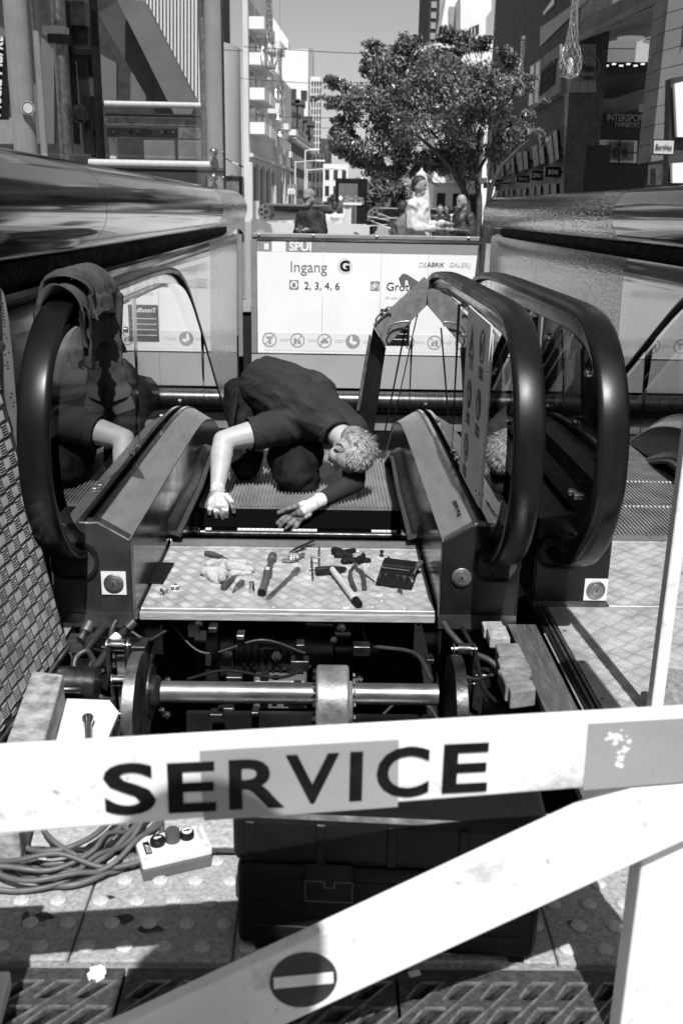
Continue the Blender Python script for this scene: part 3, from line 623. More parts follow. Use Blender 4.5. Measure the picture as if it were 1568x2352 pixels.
def pole(xv0, yv0, xv1, yv1, r, mt=M_post, dy=.25, nm='steel_post'):
    a, c = py(xv0, yv0, LY0+dy), py(xv1, yv1, LY0+dy); d = (a-c).normalized(); X = (a.x+c.x)/2
    return MB().cyl((X, LY0+dy, -.3), (X, LY0+dy, 7.5), r, n=28).build(nm, mt, LIFT, smooth=40)
pole(34, 0, 60, 330, .135); pole(78, 0, 102, 330, .042, M_post, .5); pole(491, 30, 494, 350, .105, M_post, .3)
pole(140, 100, 152, 330, .08, M_dull, .7, 'guide_rail'); pole(218, 0, 230, 360, .05, M_black, .6, 'guide_rail')
pole(467, 0, 470, 360, .05, M_dull, .4, 'guide_rail')
def hbar(x0, x1, y, r, mt, dy=.4, nm='cross_tube'):
    a, c = py(x0, y, LY0+dy), py(x1, y, LY0+dy); return MB().cyl(a, (c.x, c.y, a.z), r, n=20).build(nm, mt, LIFT, smooth=40)
hbar(241, 462, 238, .034, M_whitec); hbar(205, 487, 374, .045, M_whitec, .2); hbar(200, 520, 386, .03, M_black, .2)
hbar(243, 462, 262, .02, M_black, .6); hbar(243, 462, 272, .025, M_dull, .6)
def lb(x0, x1, y0, y1, dy, mt, nm, th=.06):
    a, c = py(x0, y0, LY0+dy), py(x1, y1, LY0+dy); return MB().box(a.x, c.x, LY0+dy, LY0+dy+th, min(a.z, c.z), max(a.z, c.z)).build(nm, mt, LIFT, bevel=.006)
lb(240, 462, 268, 292, .5, M_dull, 'door_operator', .12); dm = lb(245, 468, 292, 318, .45, M_dsteel, 'door_header', .14)
for k, x in enumerate((262, 300, 318, 345, 372, 380, 398)): a = py(x, 303, LY0+.44); MB().box(a.x-.02, a.x+.02, LY0+.443, LY0+.4485, a.z-.015, a.z+.015).build('header_slot', M_black if k % 2 else M_chrome, dm)
lb(408, 466, 293, 320, .38, M_dull, 'control_plate', .05)
lb(96, 150, 58, 78, .6, M_whitec, 'bracket_cover', .2); lb(108, 160, 78, 100, .6, M_dsteel, 'rail_bracket', .2)
lb(250, 268, 314, 366, .6, M_whitec, 'notice_box', .1)
lb(330, 402, 322, 368, 1.0, M_frame, 'door_panel', .05); lb(408, 470, 322, 368, 1.0, M_frame, 'door_panel', .05)
for x0, x1, y0, y1 in ((150, 196, 0, 60), (158, 215, 60, 110), (170, 210, 110, 140), (176, 216, 140, 175), (190, 225, 220, 300), (150, 175, 0, 330), (205, 228, 280, 360)):
    lb(x0, x1, y0, y1, .8+random.random()*.3, random.choice((M_black, M_dsteel, M_matteblack)), 'machine_housing', .25)
b = MB(); a = py(182, 262, LY0+.7); b.lathe(a, (.5,-1,0), [(0,.02),(.0,.09),(.02,.11),(.04,.11),(.04,.08),(.06,.07),(.06,.02)], 28); b.build('rope_sheave', M_dsteel, LIFT, smooth=30)
for k in range(5): a, c = py(178+5*k, 130, LY0+.8), py(196+5*k, 355, LY0+.8); MB().cyl(a, c, .012, n=8).build('hoist_rope', M_dsteel, LIFT)
q = MB(); a = py(65, 248, LY0+.07); q.lathe((a.x+.0, LY0+.07, a.z), (0,-1,0), [(0,.075),(.002,.075)], 24); q.build('round_sticker', M_whitec, LIFT)
ring(MB(), (a.x, LY0+.066, a.z), (0,1,0), .068, .058, .002).build('sticker_ring', M_ink, LIFT)
for yv in (350, 408):
    a = py(491, yv, LY0+.1); q = MB(); q.ball(a, .055, 14, 9); q.build('glass_clamp', M_chrome, LIFT, smooth=60)
    q = MB(); q.cyl((a.x+.1, LY0+.1, a.z), (LX-.02, LY0+.1, a.z), .022, n=14); q.build('clamp_arm', M_chrome, LIFT, smooth=40)
hd = MB().box(-4.7, -1.24, LY0-.01, LY0+.1, 3.98, 4.2).build('header_beam', M_frame, LIFT)
text('lettering', 'LIFT', .1, M_whitec, hd, (-1.9, LY0-.0115, 3.99), ext=.001)
# return panel between lift and sign wall
RP = thing('return_panel', 'narrow grey framed panel between the lift glass and the sign wall', 'panel', (-1.13, 13.2, 0))
MB().box(LX+.003, LX+.06, 13.42, 13.5, -.6, 1.02).build('post', M_frame, RP)
# ================================================================ foreground service barrier
SL = .10; YB = 1.165
BD = Vector((1, SL, 0)).normalized(); BN = Vector((BD.y, -BD.x, 0))       # along the board, and out of its face towards the street
def pb(x, y, off=0):
    d = ray(x, y); return CAM + d*((YB+SL*.45-off)/(d.y-SL*d.x))
BAR = thing('service_barrier', 'white wooden trestle barrier lettered SERVICE with diagonal brace', 'barrier', pb(784, 2352))
z0 = pb(0, 1925).z
tq_ = [pb(-330,1944), pb(1700,1782), pb(1700,1634), pb(-330,1752)]
def slab(p, q, za, zb, th, nm, mt=M_white, par=BAR, bev=.004):
    b = MB(); o = -BN*th; b.prism([Vector((p.x,p.y,za)), Vector((q.x,q.y,za)), Vector((q.x,q.y,zb)), Vector((p.x,p.y,zb))], o); return b.build(nm, mt, par, bevel=bev, seg=2)
top = MB().prism(tq_, -BN*.032).build('top_board', M_white, BAR, bevel=.004, seg=2)
def patch(pts, nm, mt, par, off=.0012, th=.0008):
    P_ = [pb(x, y, 0)+BN*off for x, y in pts]; return MB().prism(P_, BN*th).build(nm, mt, par)
M_patch = mat('grey reflective patch', .32, .45, 0, ns=4, na=.12, bs=15, ba=.05)
patch([(458,1724),(915,1698),(913,1852),(469,1884)], 'reflective_patch', M_patch, top, .0005); rp = patch([(1350,1662),(1640,1645),(1640,1790),(1337,1814)], 'reflective_patch', M_patch, top, .0005)
e0, e1 = pb(245, 1870), pb(1112, 1818); cap = pb(420, 1752).z-pb(420, 1866).z
for ch_, xa, xb, yb in (('S',243,360,1872),('E',388,497,1866),('R',527,652,1858),('V',656,776,1846),('I',801,830,1838),('C',862,981,1832),('E',1013,1115,1820)):
    A = pb(xa, yb); B = pb(xb, yb); text('lettering', ch_, .1, M_ink, top, (A.x+BN.x*.0022, A.y+BN.y*.0022, A.z), BD, (0,0,1), .0006, .002 if ch_ != 'I' else 0, fit=((B-A).length, cap*(1.03 if ch_ in 'SC' else 1.0)))
random.seed(31)
for k in range(34):
    f = random.random(); x, y = (1392+random.gauss(0,7)+50*f, 1690+random.gauss(0,7)+8*math.sin(f*3)) if k < 18 else (1440-28*f+random.gauss(0,6), 1705+55*f+random.gauss(0,6)); A = pb(x, y)+BN*.0014; r = random.uniform(.0015, .006); n = 9
    MB().prism([A+BD*r*random.uniform(.4,1.2)*math.cos(2*math.pi*i/n)+Vector((0,0,1))*r*random.uniform(.4,1.2)*math.sin(2*math.pi*i/n) for i in range(n)], BN*(.0004+.00002*k)).build('paint_chip', M_whitec, rp)
dg_ = [pb(1452,1812), pb(1700,1790), pb(1700,1874), pb(330,2505), pb(120,2434)]
dia = MB().prism(dg_, -BN*.03).build('diagonal_brace', M_white, BAR, bevel=.004, seg=2)
A = pb(697, 2250)
q = MB(); q.lathe(A+BN*.0004, BN, [(0,.052),(.001,.052)], 40); ds = q.build('no_entry_disc', mat('dark disc', .035, .45, ns=20, na=.3), dia)
d_ = BD*.93+Vector((0,0,.03)); MB().obox(A+BN*.0018, d_, BN, d_.cross(BN), .046, .0004, .0105).build('no_entry_bar', M_whitec, ds)
pa = pb(1500, 1965)
for xx, nm in ((pa.x, 'post'), (-.635, 'post')):
    y_ = YB+SL*(xx+.45); slab(Vector((xx, y_, 0))-BN*.0335, Vector((xx, y_, 0))+BD*.12-BN*.0335, 0.0, z0+.1, .045, nm)
foot = MB()
for xx in (pa.x+.06, -.58):
    y_ = YB+SL*(xx+.45); f = MB(); f.obox(Vector((xx, y_, .02))-BN*.06, BD, BN, (0,0,1), .05, .22, .02)
    if xx < 0: f.build('foot', M_white, BAR, bevel=.004)

# second trestle along the right-hand side
B2 = thing('side_barrier', 'white timber upright with low cross board standing on the right tread plate', 'barrier', (.95, 2.43, 0))
p_ = pz(1478, 1640, 0); X0 = p_.x
MB().box(X0, X0+.034, 2.42, 2.462, 0, 1.25).build('upright', M_white, B2, bevel=.003)
MB().prism_z([(X0+.03,2.478),(X0+.045,2.51),(X0+.9,2.24),(X0+.885,2.21)], .02, .15).build('low_board', M_timber, B2, bevel=.003)
MB().box(.84, .93, 1.80, 1.85, 0, 1.42).build('upright', M_white, B2, bevel=.003)  # added out of view to cast the shadow strip on the tread plate

# ================================================================ black tool case
CASE = thing('tool_case', 'large black plastic tool case standing behind the barrier on the tactile slabs', 'tool case', (.13, 1.7, 0))
cd0, cd1 = pz(545, 2185, 0), pz(1228, 2222, 0); ux = (cd1-cd0).normalized(); uy = Vector((-ux.y, ux.x, 0)); W_ = (cd1-cd0).length
def cbox(u0, u1, v0, v1, za, zb): 
    b = MB(); b.prism([cd0+ux*u+uy*v+Vector((0,0,za)) for u, v in ((u0,v0),(u1,v0),(u1,v1),(u0,v1))], (0,0,zb-za)); return b
cbox(0, W_, 0, .33, .012, .20).build('case_body', M_plastic, CASE, bevel=.018, seg=3)
lid = cbox(-.006, W_+.006, -.006, .30, .204, .315).build('lid', M_plastic, CASE, bevel=.02, seg=3)
for u in (.02, .15, .28, .41, .54): 
    if u < W_-.05: cbox(u, u+.018, -.011, -.0065, .215, .30).build('lid_rib', M_plastic, lid, bevel=.002)
for za in (.055, .105, .16): cbox(.03, W_-.03, -.0025, -.0005, za, za+.012).build('body_ridge', M_plastic, CASE, bevel=.001)
for u in (.13, .40):
    lt = cbox(u, u+.09, -.012, -.0062, .10, .215).build('latch', M_plastic, CASE, bevel=.003)
    o_ = MB()
    for u0, u1, za, zb in ((u,u+.09,.135,.1365),(u,u+.0015,.137,.178),(u+.0885,u+.09,.137,.178),(u,u+.036,.179,.1805),(u+.056,u+.09,.179,.1805),(u+.036,u+.0375,.168,.179),(u+.0545,u+.056,.168,.179),(u+.036,u+.056,.166,.1675)): o_.v += []; t_ = cbox(u0,u1,-.0132,-.0121,za,zb); o_.add(t_.v, t_.f)
    o_.build('latch_outline', M_gplastic, lt)
for u in (.03, W_-.05): cbox(u, u+.03, .01, .32, 0, .0125).build('case_foot', M_matteblack, CASE)

# ================================================================ pendant control box with its coiled cable
CB = thing('control_box', 'white pendant control box with three push buttons on the tactile slabs', 'control box', pz(400, 1980, 0))
o0 = pz(330, 2027, 0); cux = (pz(486, 1990, 0)-o0).normalized(); cuy = Vector((-cux.y, cux.x, 0)); LW, LD = .150, .088
def kb(u0, u1, v0, v1, za, zb): b = MB(); b.prism([o0+cux*u+cuy*v+Vector((0,0,za)) for u, v in ((u0,v0),(u1,v0),(u1,v1),(u0,v1))], (0,0,zb-za)); return b
kb(0, LW, 0, LD, 0, .028).build('box_base', M_gplastic, CB, bevel=.004, seg=2)
lidc = kb(-.001, LW+.001, -.001, LD+.001, .0285, .05).build('box_lid', M_whitec, CB, bevel=.005, seg=2)
for u, v in ((.009,.009),(LW-.009,.009),(.009,LD-.009),(LW-.009,LD-.009)):
    q = MB(); q.lathe(o0+cux*u+cuy*v+Vector((0,0,.0495)), (0,0,1), [(0,.0045),(.001,.0045),(.001,.0032),(-.001,.0030)], 12); q.build('lid_screw', M_dull, lidc)
for k, (u, rr, hh, mt) in enumerate(((.043,.0165,.014,M_plastic),(.076,.0165,.027,mat('red stop button', .075, .4)),(.108,.0155,.016,M_plastic))):
    q = MB(); q.lathe(o0+cux*u+cuy*(.052)+Vector((0,0,.050)), (0,0,1), [(0,rr),(hh*.8,rr),(hh,rr*.88),(hh,rr*.7)], 24); bt = q.build('push_button', mt, lidc, smooth=35)
    if k != 1:
        c_ = o0+cux*u+cuy*.052+Vector((0,0,.050+hh)); q = MB(); q.lathe(c_, (0,0,1), [(0,rr*.72),(.001,rr*.7)], 20); q.build('button_face', M_matteblack if k == 0 else M_whitec, bt)
        s_ = -1 if k == 0 else 1; A_ = MB(); w_ = cux*s_
        A_.prism([c_+Vector((0,0,.0012))+w_*a+cuy*b_ for a, b_ in ((.009,0),(.001,.0055),(.001,.002),(-.008,.002),(-.008,-.002),(.001,-.002),(.001,-.0055))], (0,0,.0006)); A_.build('arrow', M_whitec if k == 0 else M_ink, bt)
nb = kb(.012, .026, .022, .066, .0502, .0508).build('name_plate', M_ink, lidc); text('lettering', 'STOP', .012, M_whitec, nb, o0+cux*.024+cuy*.026+Vector((0,0,.0511)), cuy, -cux, .0002)
kb(LW-.018, LW-.01, .03, .075, .0502, .0507).build('label_strip', M_inkl, lidc)
q = MB(); g_ = o0+cuy*.05+Vector((0,0,.024)); q.lathe(g_+cux*.001, -cux, [(0,.013),(.008,.013),(.009,.0155),(.02,.0155),(.022,.013),(.034,.011),(.036,.0085)], 16); q.build('cable_gland', M_gplastic, CB, smooth=30)
pts = [g_-cux*.03, g_-cux*.07-Vector((0,0,.006)), pz(220,1985,.012), pz(150,1950,.03), pz(100,1905,.04)]
cx_, cy_ = -.615, 1.865
lp = []
for k in range(66):
    t = k/66*5.2*2*math.pi+2.0; rr = 1+.16*math.sin(k*.83)+.07*math.sin(k*2.1); lp.append(Vector((cx_+.03*math.sin(k*.31)+.215*rr*math.cos(t), cy_+.02*math.cos(k*.47)+.155*rr*math.sin(t), .008+.028*(.5+.5*math.sin(k*.9))+.012*(k % 3))))
CA = thing('coiled_cable', 'grey cable lying in loose loops beside the control box', 'cable', (cx_, cy_, 0))
MB().tube(crv([p for p in pts]+lp, 6), .0058, 8).build('cable', M_cable, CA, smooth=60)
pts = [pz(0,1965,.01), pz(60,2010,.012), pz(150,2035,.015), pz(250,2000,.02), pz(320,1930,.03), pz(360,1890,.03)]
for k in range(4): MB().tube(crv([p+Vector((-.02*k, .03*k+.006*(k % 2), .004*k)) for p in pts], 6), .0065, 8).build('cable_loop', M_cable, CA, smooth=60)
# crumpled paper scrap on the drain
q = MB(); c_ = pz(222, 2238, .008)
for k in range(7): q.obox(c_+Vector((random.uniform(-.012,.012), random.uniform(-.008,.008), random.uniform(0,.004))), (random.random(),random.random(),.2), (-.5,random.random(),.3), (0,.2,1), .008, .006, .002)
tag(q.build('paper_scrap', M_whitec), 'crumpled white paper scrap on the drain cover', 'litter')
q = MB(); c_ = pz(951, 2236, .004); q.obox(c_, (1,.3,0), (-.3,1,0), (0,0,1), .011, .006, .002); tag(q.build('paper_scrap', M_whitec), 'small white paper scrap lying beside the tool case', 'litter')

# ================================================================ left side: leaning tread plate, perforated plate, timber, white board
CP = thing('leaning_plate', 'big worn tread plate leaning upright beside the left handrail', 'floor plate', (-.85, 2.4, 0))
n_ = Vector((1, 0, .17)).normalized(); yd_ = Vector((.055, 1, 0)).normalized(); vu = n_.cross(yd_) if n_.cross(yd_).z > 0 else yd_.cross(n_)
nn = yd_.cross(vu).normalized(); nn = nn if nn.x > 0 else -nn
bo = Vector((-.825, 2.865, 0)); PLh = .98
pts = [bo, bo-yd_*1.05, bo-yd_*1.05+vu*PLh, bo+vu*PLh]
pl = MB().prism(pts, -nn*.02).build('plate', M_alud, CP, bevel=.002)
bars_mesh('tread_bars', treadbars(0, 1.05, 0, PLh, .044, R(3)), bo-yd_*1.05+nn*.0001, yd_, vu, .0045, mat('pale bar crests', .45, .36, .6, ns=9, na=.3), pl)  # bars paler than the plate beneath
MB().prism([bo+yd_*.001+nn*.004, bo-yd_*1.05+nn*.004, bo-yd_*1.05+nn*.012, bo+yd_*.001+nn*.012], (0,0,.01)).build('bottom_lip', M_dull, CP)
PP = thing('perforated_plate', 'grey steel plate full of drilled holes behind the leaning tread plate', 'plate', (-1.0, 2.95, 0))
def cpp(cx, cy): p = py(cx*.1736, 612.4+cy*.1736, 2.97); return (p.x, p.z)
outl = [cpp(*p) for p in ((-400,250),(0,275),(30,310),(62,385),(130,740),(180,1250),(230,1900),(300,2700),(300,3200),(-400,3200))]
hol = []
for x, y in ((42,487),(45,530),(49,574),(54,620),(57,660),(60,705),(18,705),(20,748),(63,748),(68,793),(12,857),(62,895),(98,948),(126,1135),(78,1165),(35,1213),(108,1267),(70,1307),(112,1307),(115,1350),(160,1680),(150,1730),(190,1797),(183,1852)): hol.append(circ(*cpp(x, y), .0034, 10))
hol.append(circ(*cpp(2, 1055), .019, 20)); hol.append(circ(*cpp(-40, 540), .014, 18))
me = place(flat(outl, hol, .003), (0, 2.97, 0), (1,0,0), (0,0,1)); me.name = 'plate'; link('plate', me, mat('drilled plate', .3, .4, .7, ns=5, na=.2), PP)
TB = thing('timber_block', 'rough mottled timber beam lying along the left pit edge', 'timber', (-.84, 2.4, 0))
t0, t1, t2, t3 = pz(75,1540,.10), pz(146,1548,.10), pz(100,1712,.10), pz(8,1712,.10)
d_ = (t2-t1).normalized()*.35; MB().prism([t0, t1, t2+d_, t3+d_], (0,0,-.095)).build('beam', mat('mottled timber', .3, .85, 0, ns=22, na=.65, bs=40, ba=.6, detail=8), TB, bevel=.006, seg=2)
WB = thing('white_board', 'pale board with a cut corner laid over the left of the pit', 'board', (-.7, 2.4, 0))
MB().prism([pz(x, y, .012) for x, y in ((120,1603),(252,1608),(273,1636),(244,1705),(215,1790),(20,1790))], (0,0,-.012)).build('panel', mat('pale board', .7, .55, 0, ns=6, na=.14, bs=30, ba=.1), WB)
SPN = thing('socket_spanner', 'chrome socket spanner lying on the pale board', 'spanner', pz(203, 1680, .02))
a, c = pz(202, 1650, .03), pz(204, 1730, .03); d_ = (c-a).normalized()
q = MB(); q.lathe(a, d_, [(0,.013),(0,.0165),(.006,.0165),(.022,.013),(.034,.0095),(.2,.0085)], 18); q.build('socket_shaft', M_chrome, SPN, smooth=35)
q = MB(); q.lathe(a-d_*.0005, -d_, [(0,.011),(.0004,.011)], 6); q.build('socket_mouth', M_matteblack, SPN)

# ================================================================ machinery in the open pit
MC = thing('drive_machine', 'greasy escalator drive shaft, gearbox and motor in the open pit', 'machine', (-.13, 2.7, -1))
SYY, SZ = 2.7, -.068
MB().cyl((-.52, SYY, SZ), (.36, SYY, SZ), .0335, n=36).build('drive_shaft', mat('shaft steel', .2, .4, .8, ns=9, na=.45, bs=30, ba=.08, stretch=(.5,1,1)), MC, smooth=40)
q = MB(); q.lathe((-.53, SYY, SZ), (1,0,0), [(0,.06),(.0,.085),(.006,.085),(.006,.05),(.02,.052),(.03,.044),(.034,.034)], 36); q.build('shaft_flange', M_oily, MC, smooth=30)
q = MB(); q.lathe((-.018, SYY, -.10), (1,0,0), [(0,.05),(0,.112),(.006,.117),(.094,.117),(.1,.112),(.1,.07),(.112,.066),(.112,.04)], 48); gb = q.build('gearbox', mat('gearbox casting', .24, .45, .5, ns=12, na=.5, bs=60, ba=.15), MC, smooth=30)
MB().box(-.016, .08, SYY-.09, SYY+.3, -.5, -.12).build('gearbox_foot', M_oily, MC, bevel=.01)
for k in range(14):
    t = 2*math.pi*k/14; q = MB(); q.lathe((-.019, SYY+.098*math.cos(t), -.10+.098*math.sin(t)), (-1,0,0), [(0,.008),(.007,.008),(.007,.004),(.01,.004)], 8); q.build('bolt', M_oily, gb)
    q = MB(); q.lathe((.096, SYY+.088*math.cos(t), -.10+.088*math.sin(t)), (1,0,0), [(0,.006),(.006,.006)], 8); q.build('bolt', M_dull, gb)
def sprocket(x, th, r, mt):
    o_ = []; n = 22
    for i in range(n):
        for f, rr in ((0,r),(.5,r)): a = 2*math.pi*(i+f)/n; o_.append((x, SYY+rr*math.cos(a), -.12+rr*math.sin(a)))
    return MB().prism(o_, (th,0,0)).build('sprocket', mt, MC, smooth=30)
sprocket(-.590, .034, .17, mat('worn disc steel', .2, .42, .8, ns=14, na=.5, bs=40, ba=.1)); sprocket(.40, .034, .17, M_oily)
M_link = mat('chain plate', .42, .35, .95, ns=14, na=.4, bs=40, ba=.1)
def chain(x0, sgn, mt, tag_):
    for k in range(0, 5):
        za, zb = .022-.125*k, .022-.125*(k+1); yy = y2 = SYY+.14
        for xo in ((-.022, -.028), (.022, .028)) if k % 2 else ((-.031, -.036), (.031, .036)):
            a_, b_ = Vector((x0+xo[0], yy, za)), Vector((x0+xo[0], y2, zb)); d = (b_-a_).normalized(); s_ = Vector((0, d.z, -d.y)); o_ = []
            for i in range(9): t = math.pi*i/8; o_.append(a_ + s_*math.cos(t)*.021 - d*math.sin(t)*.021)
            o_.append((a_+b_)/2 - s_*.014)
            for i in range(9): t = math.pi*i/8; o_.append(b_ - s_*math.cos(t)*.021 + d*math.sin(t)*.021)
            o_.append((a_+b_)/2 + s_*.014)
            MB().prism(o_, (xo[1]-xo[0],0,0)).build('chain_link', mt, MC)
        MB().cyl((x0-.021, yy, za), (x0+.021, yy, za), .019, n=18).build('chain_roller', M_oily if mt is M_oily else M_chrome, MC, smooth=40)
        MB().cyl((x0-.04, yy, za), (x0+(.085 if k == 1 and sgn < 0 else .042), yy, za), .0085, n=12).build('chain_pin', M_chrome, MC, smooth=40)
chain(-.655, -1, M_link, 'l'); chain(.455, 1, M_oily, 'r')
MB().box(-.668, -.642, SYY+.165, SYY+.18, -.7, -.03).build('chain_guide', M_dull, MC)
q = MB(); q.cyl((-.84, SYY+.03, -.06), (-.70, SYY+.03, -.06), .055, n=24); q.build('bearing', M_oily, MC, smooth=40)
q = MB(); q.cyl((-.80, SYY-.08, -.1), (-.72, SYY-.06, -.1), .014, n=8); q.build('bolt', M_chrome, MC)
q = MB(); q.cyl((-.79, SYY-.05, -.04), (-.73, SYY-.05, -.04), .009, n=8); q.build('bolt', M_chrome, MC)
# motor
q = MB(); q.lathe((-.44, 3.5, -.30), (1,0,0), [(0,.04),(0,.19),(.045,.194),(.05,.15),(.1,.145),(.105,.125),(.36,.125),(.37,.105),(.48,.1),(.49,.06),(.66,.055)], 40); mo = q.build('motor', M_dsteel, MC, smooth=30)
for k in range(9): ring(MB(), (-.30+.028*k, 3.5, -.30), (1,0,0), .14, .12, .009).build('cooling_fin', M_black, mo)
MB().box(-.385, -.345, 3.35, 3.355, -.3, -.24).build('name_plate', M_chrome, mo)
MB().box(-.26, -.06, 3.3, 3.4, -.46, -.34).build('terminal_box', M_gplastic, MC, bevel=.008)
for k in range(4): MB().box(-.235+.045*k, -.215+.045*k, 3.29, 3.299, -.43, -.38).build('terminal', M_dull, MC)
# returning steps hanging below, ribbed
for x0, x1, y, za, zb, mt in ((-.5,-.02,3.2,-.85,-.42,M_dsteel),(.11,.36,3.5,-.5,-.09,M_dsteel),(.09,.42,3.15,-.9,-.4,M_black),(-.62,-.5,3.45,-.5,-.08,M_black)):
    b = MB().box(x0, x1, y, y+.02, za, zb); n = int((x1-x0)/.0125)
    for i in range(n): xa = x0+i*(x1-x0)/n; b.box(xa, xa+.006, y-.008, y, za, zb)
    b.build('returning_step', mt, MC)
b = MB(); b.box(-.50, .33, 2.46, 2.56, -.29, -.235); n = 42
for i in range(n): xa = -.50+.83*i/n; b.box(xa, xa+.011, 2.455, 2.565, -.235, -.2)
b.build('pallet_edge', mat('pale pallet casting', .66, .4, .4, ns=20, na=.2), MC)
MB().box(-.49, -.44, 2.5, 2.56, -.2, -.15).build('casting_lug', M_chrome, MC, bevel=.004); MB().cyl((-.585, 2.52, -.22), (-.505, 2.52, -.22), .026, n=20).build('step_pin', M_chrome, MC, smooth=40)
MB().box(-.5, -.46, 3.3, 3.33, -.16, -.11).build('terminal_cap', M_whitec, MC)
for x0, x1, y0, y1, za, zb in ((-.62,-.6,2.4,3.1,-.9,-.25),(.43,.45,2.4,3.1,-.9,-.2),(-.86,-.60,3.0,3.08,-.3,-.06),(.5,.64,2.9,2.96,-.5,-.1)): MB().box(x0, x1, y0, y1, za, zb).build('truss_member', M_oily, MC, bevel=.003)
# hoses and conduits
HS = thing('conduit_bundle', 'ribbed conduits and connectors hanging under the left pedestal', 'conduit', (-.78, 2.9, -.2))
def hose(pts, r, nm, mt, rib=False):
    P_ = crv(pts, 10)
    if rib:
        Q = []; rs = []; 
        dense = crv(pts, 44)
        for i, p in enumerate(dense): Q.append(p); rs.append(r*(1.16 if i % 3 else .8))
        return MB().tube(Q, rs, 10).build(nm, mt, HS, smooth=60)
    return MB().tube(P_, r, 10).build(nm, mt, HS, smooth=60)
M_hose = mat('hose grey', .035, .5, 0, ns=30, na=.3)
hose([py(300,1432,3.0), py(285,1450,2.98), py(262,1478,2.93), py(230,1520,2.86), py(188,1572,2.78)], .012, 'ribbed_hose', M_hose, True)
MB().cyl(py(308,1428,3.0), py(292,1444,2.98), .017, n=14).build('hose_end', M_hose, HS, smooth=40)
MB().cyl(py(272,1460,2.945), py(258,1474,2.925), .0165, n=14).build('hose_label', M_whitec, HS, smooth=40)
hose([py(268,1425,3.02), py(258,1445,3.0), py(255,1480,2.95), py(262,1520,2.9), py(265,1535,2.88)], .009, 'conduit', M_hose)
hose([py(238,1440,3.02), py(215,1470,2.96), py(195,1500,2.92)], .012, 'ribbed_hose', M_hose, True)
hose([py(215,1515,2.9), py(200,1495,2.9), py(176,1510,2.88), py(172,1540,2.85), py(190,1552,2.83)], .010, 'conduit', M_hose)
hose([py(240,1545,2.86), py(215,1520,2.88), py(205,1545,2.85), py(212,1570,2.8)], .010, 'ribbed_hose', M_hose, True)
for a, c, r in (((206,1432),(196,1452),.02),((196,1452),(184,1470),.014)): MB().cyl(py(*a,3.0), py(*c,2.97), r, n=14).build('connector', M_dull, HS, smooth=35)
MB().box(-.87, -.76, 2.98, 3.05, -.075, -.035).build('bracket', M_dull, HS)
hose([py(1018,1430,3.02), py(1035,1455,2.98), py(1075,1495,2.92), py(1120,1515,2.88), py(1150,1540,2.85)], .011, 'conduit', M_hose)
for k, pts in enumerate((((180,1478,3.0),(215,1490,2.95),(245,1505,2.9),(250,1560,2.8)), ((160,1500,2.95),(180,1560,2.86),(230,1600,2.75),(262,1610,2.72)), ((390,1430,3.3),(470,1500,3.25),(600,1470,3.25),(700,1500,3.28)), ((430,1560,3.1),(520,1540,3.15),(640,1556,3.12),(715,1530,3.15)), ((830,1430,3.35),(850,1480,3.3),(950,1500,3.2),(990,1560,3.0)), ((880,1640,2.95),(930,1600,2.95),(980,1620,2.9),(1010,1660,2.8)), ((1060,1440,3.0),(1090,1500,2.9),(1110,1580,2.75),(1150,1620,2.65)), ((1040,1540,2.85),(1090,1560,2.8),(1130,1550,2.75)), ((300,1450,3.1),(340,1470,3.1),(380,1450,3.2)), ((560,1425,3.4),(620,1450,3.4),(690,1440,3.4)))):
    hose([py(x, y, Y) for x, y, Y in pts], (.005,.008,.005,.006,.008)[k % 5], 'cable' if k % 2 else 'conduit', M_hose if k % 3 else M_matteblack, k % 4 == 1)
random.seed(4)
for k in range(26):
    x, y, Y = random.uniform(330, 1000), random.uniform(1425, 1650), random.uniform(3.05, 3.3); c_ = py(x, y, Y); s2 = random.uniform(.008, .02); q = MB()
    if k % 2: q.lathe(c_, (random.uniform(-1,1), -1, .4), [(0,s2),(s2*.8,s2),(s2*.8,s2*.5),(s2*1.6,s2*.5)], 6)
    else: q.box(c_.x-s2*1.6, c_.x+s2*1.6, Y, Y+.05, c_.z-s2, c_.z+s2)
    q.build('bolt' if k % 2 else 'bracket', random.choice((M_oily, M_dsteel, M_dull)), MC, bevel=.002)
# broken blocks on the right
BK = []
M_blk = mat('chipped mortar block', .18, .85, 0, ns=18, na=.45, bs=30, ba=.6)
for k, (x0, y0, x1, y1, Y, lab) in enumerate(((1145,1505,1198,1545,2.82,'chipped pale block wedged highest in the right of the pit'),(1150,1540,1215,1570,2.7,'flat cracked block between two others in the right of the pit'),(1165,1572,1222,1612,2.58,'squared pale block lowest in the right of the pit'),(1120,1452,1165,1478,2.98,'grey wooden packer beneath the black pedestal'))):
    a, c = py(x0, y0, Y), py(x1, y1, Y); b = MB(); n = 7
    for i in range(3): b.obox(((a.x+c.x)/2+random.uniform(-.008,.008), Y+.03*i, (a.z+c.z)/2+random.uniform(-.006,.003)), (1,random.uniform(-.15,.15),random.uniform(-.1,.1)), (0,1,0), (0,.1,1), (c.x-a.x)/2, .03, abs(a.z-c.z)/2)
    tag(b.build('packing_block', M_blk if k < 3 else M_timber, bevel=.006, seg=2), lab, 'block')
MB().box(.54, .60, 2.5, 3.0, -.7, -.17).build('block_support', M_oily, MC)
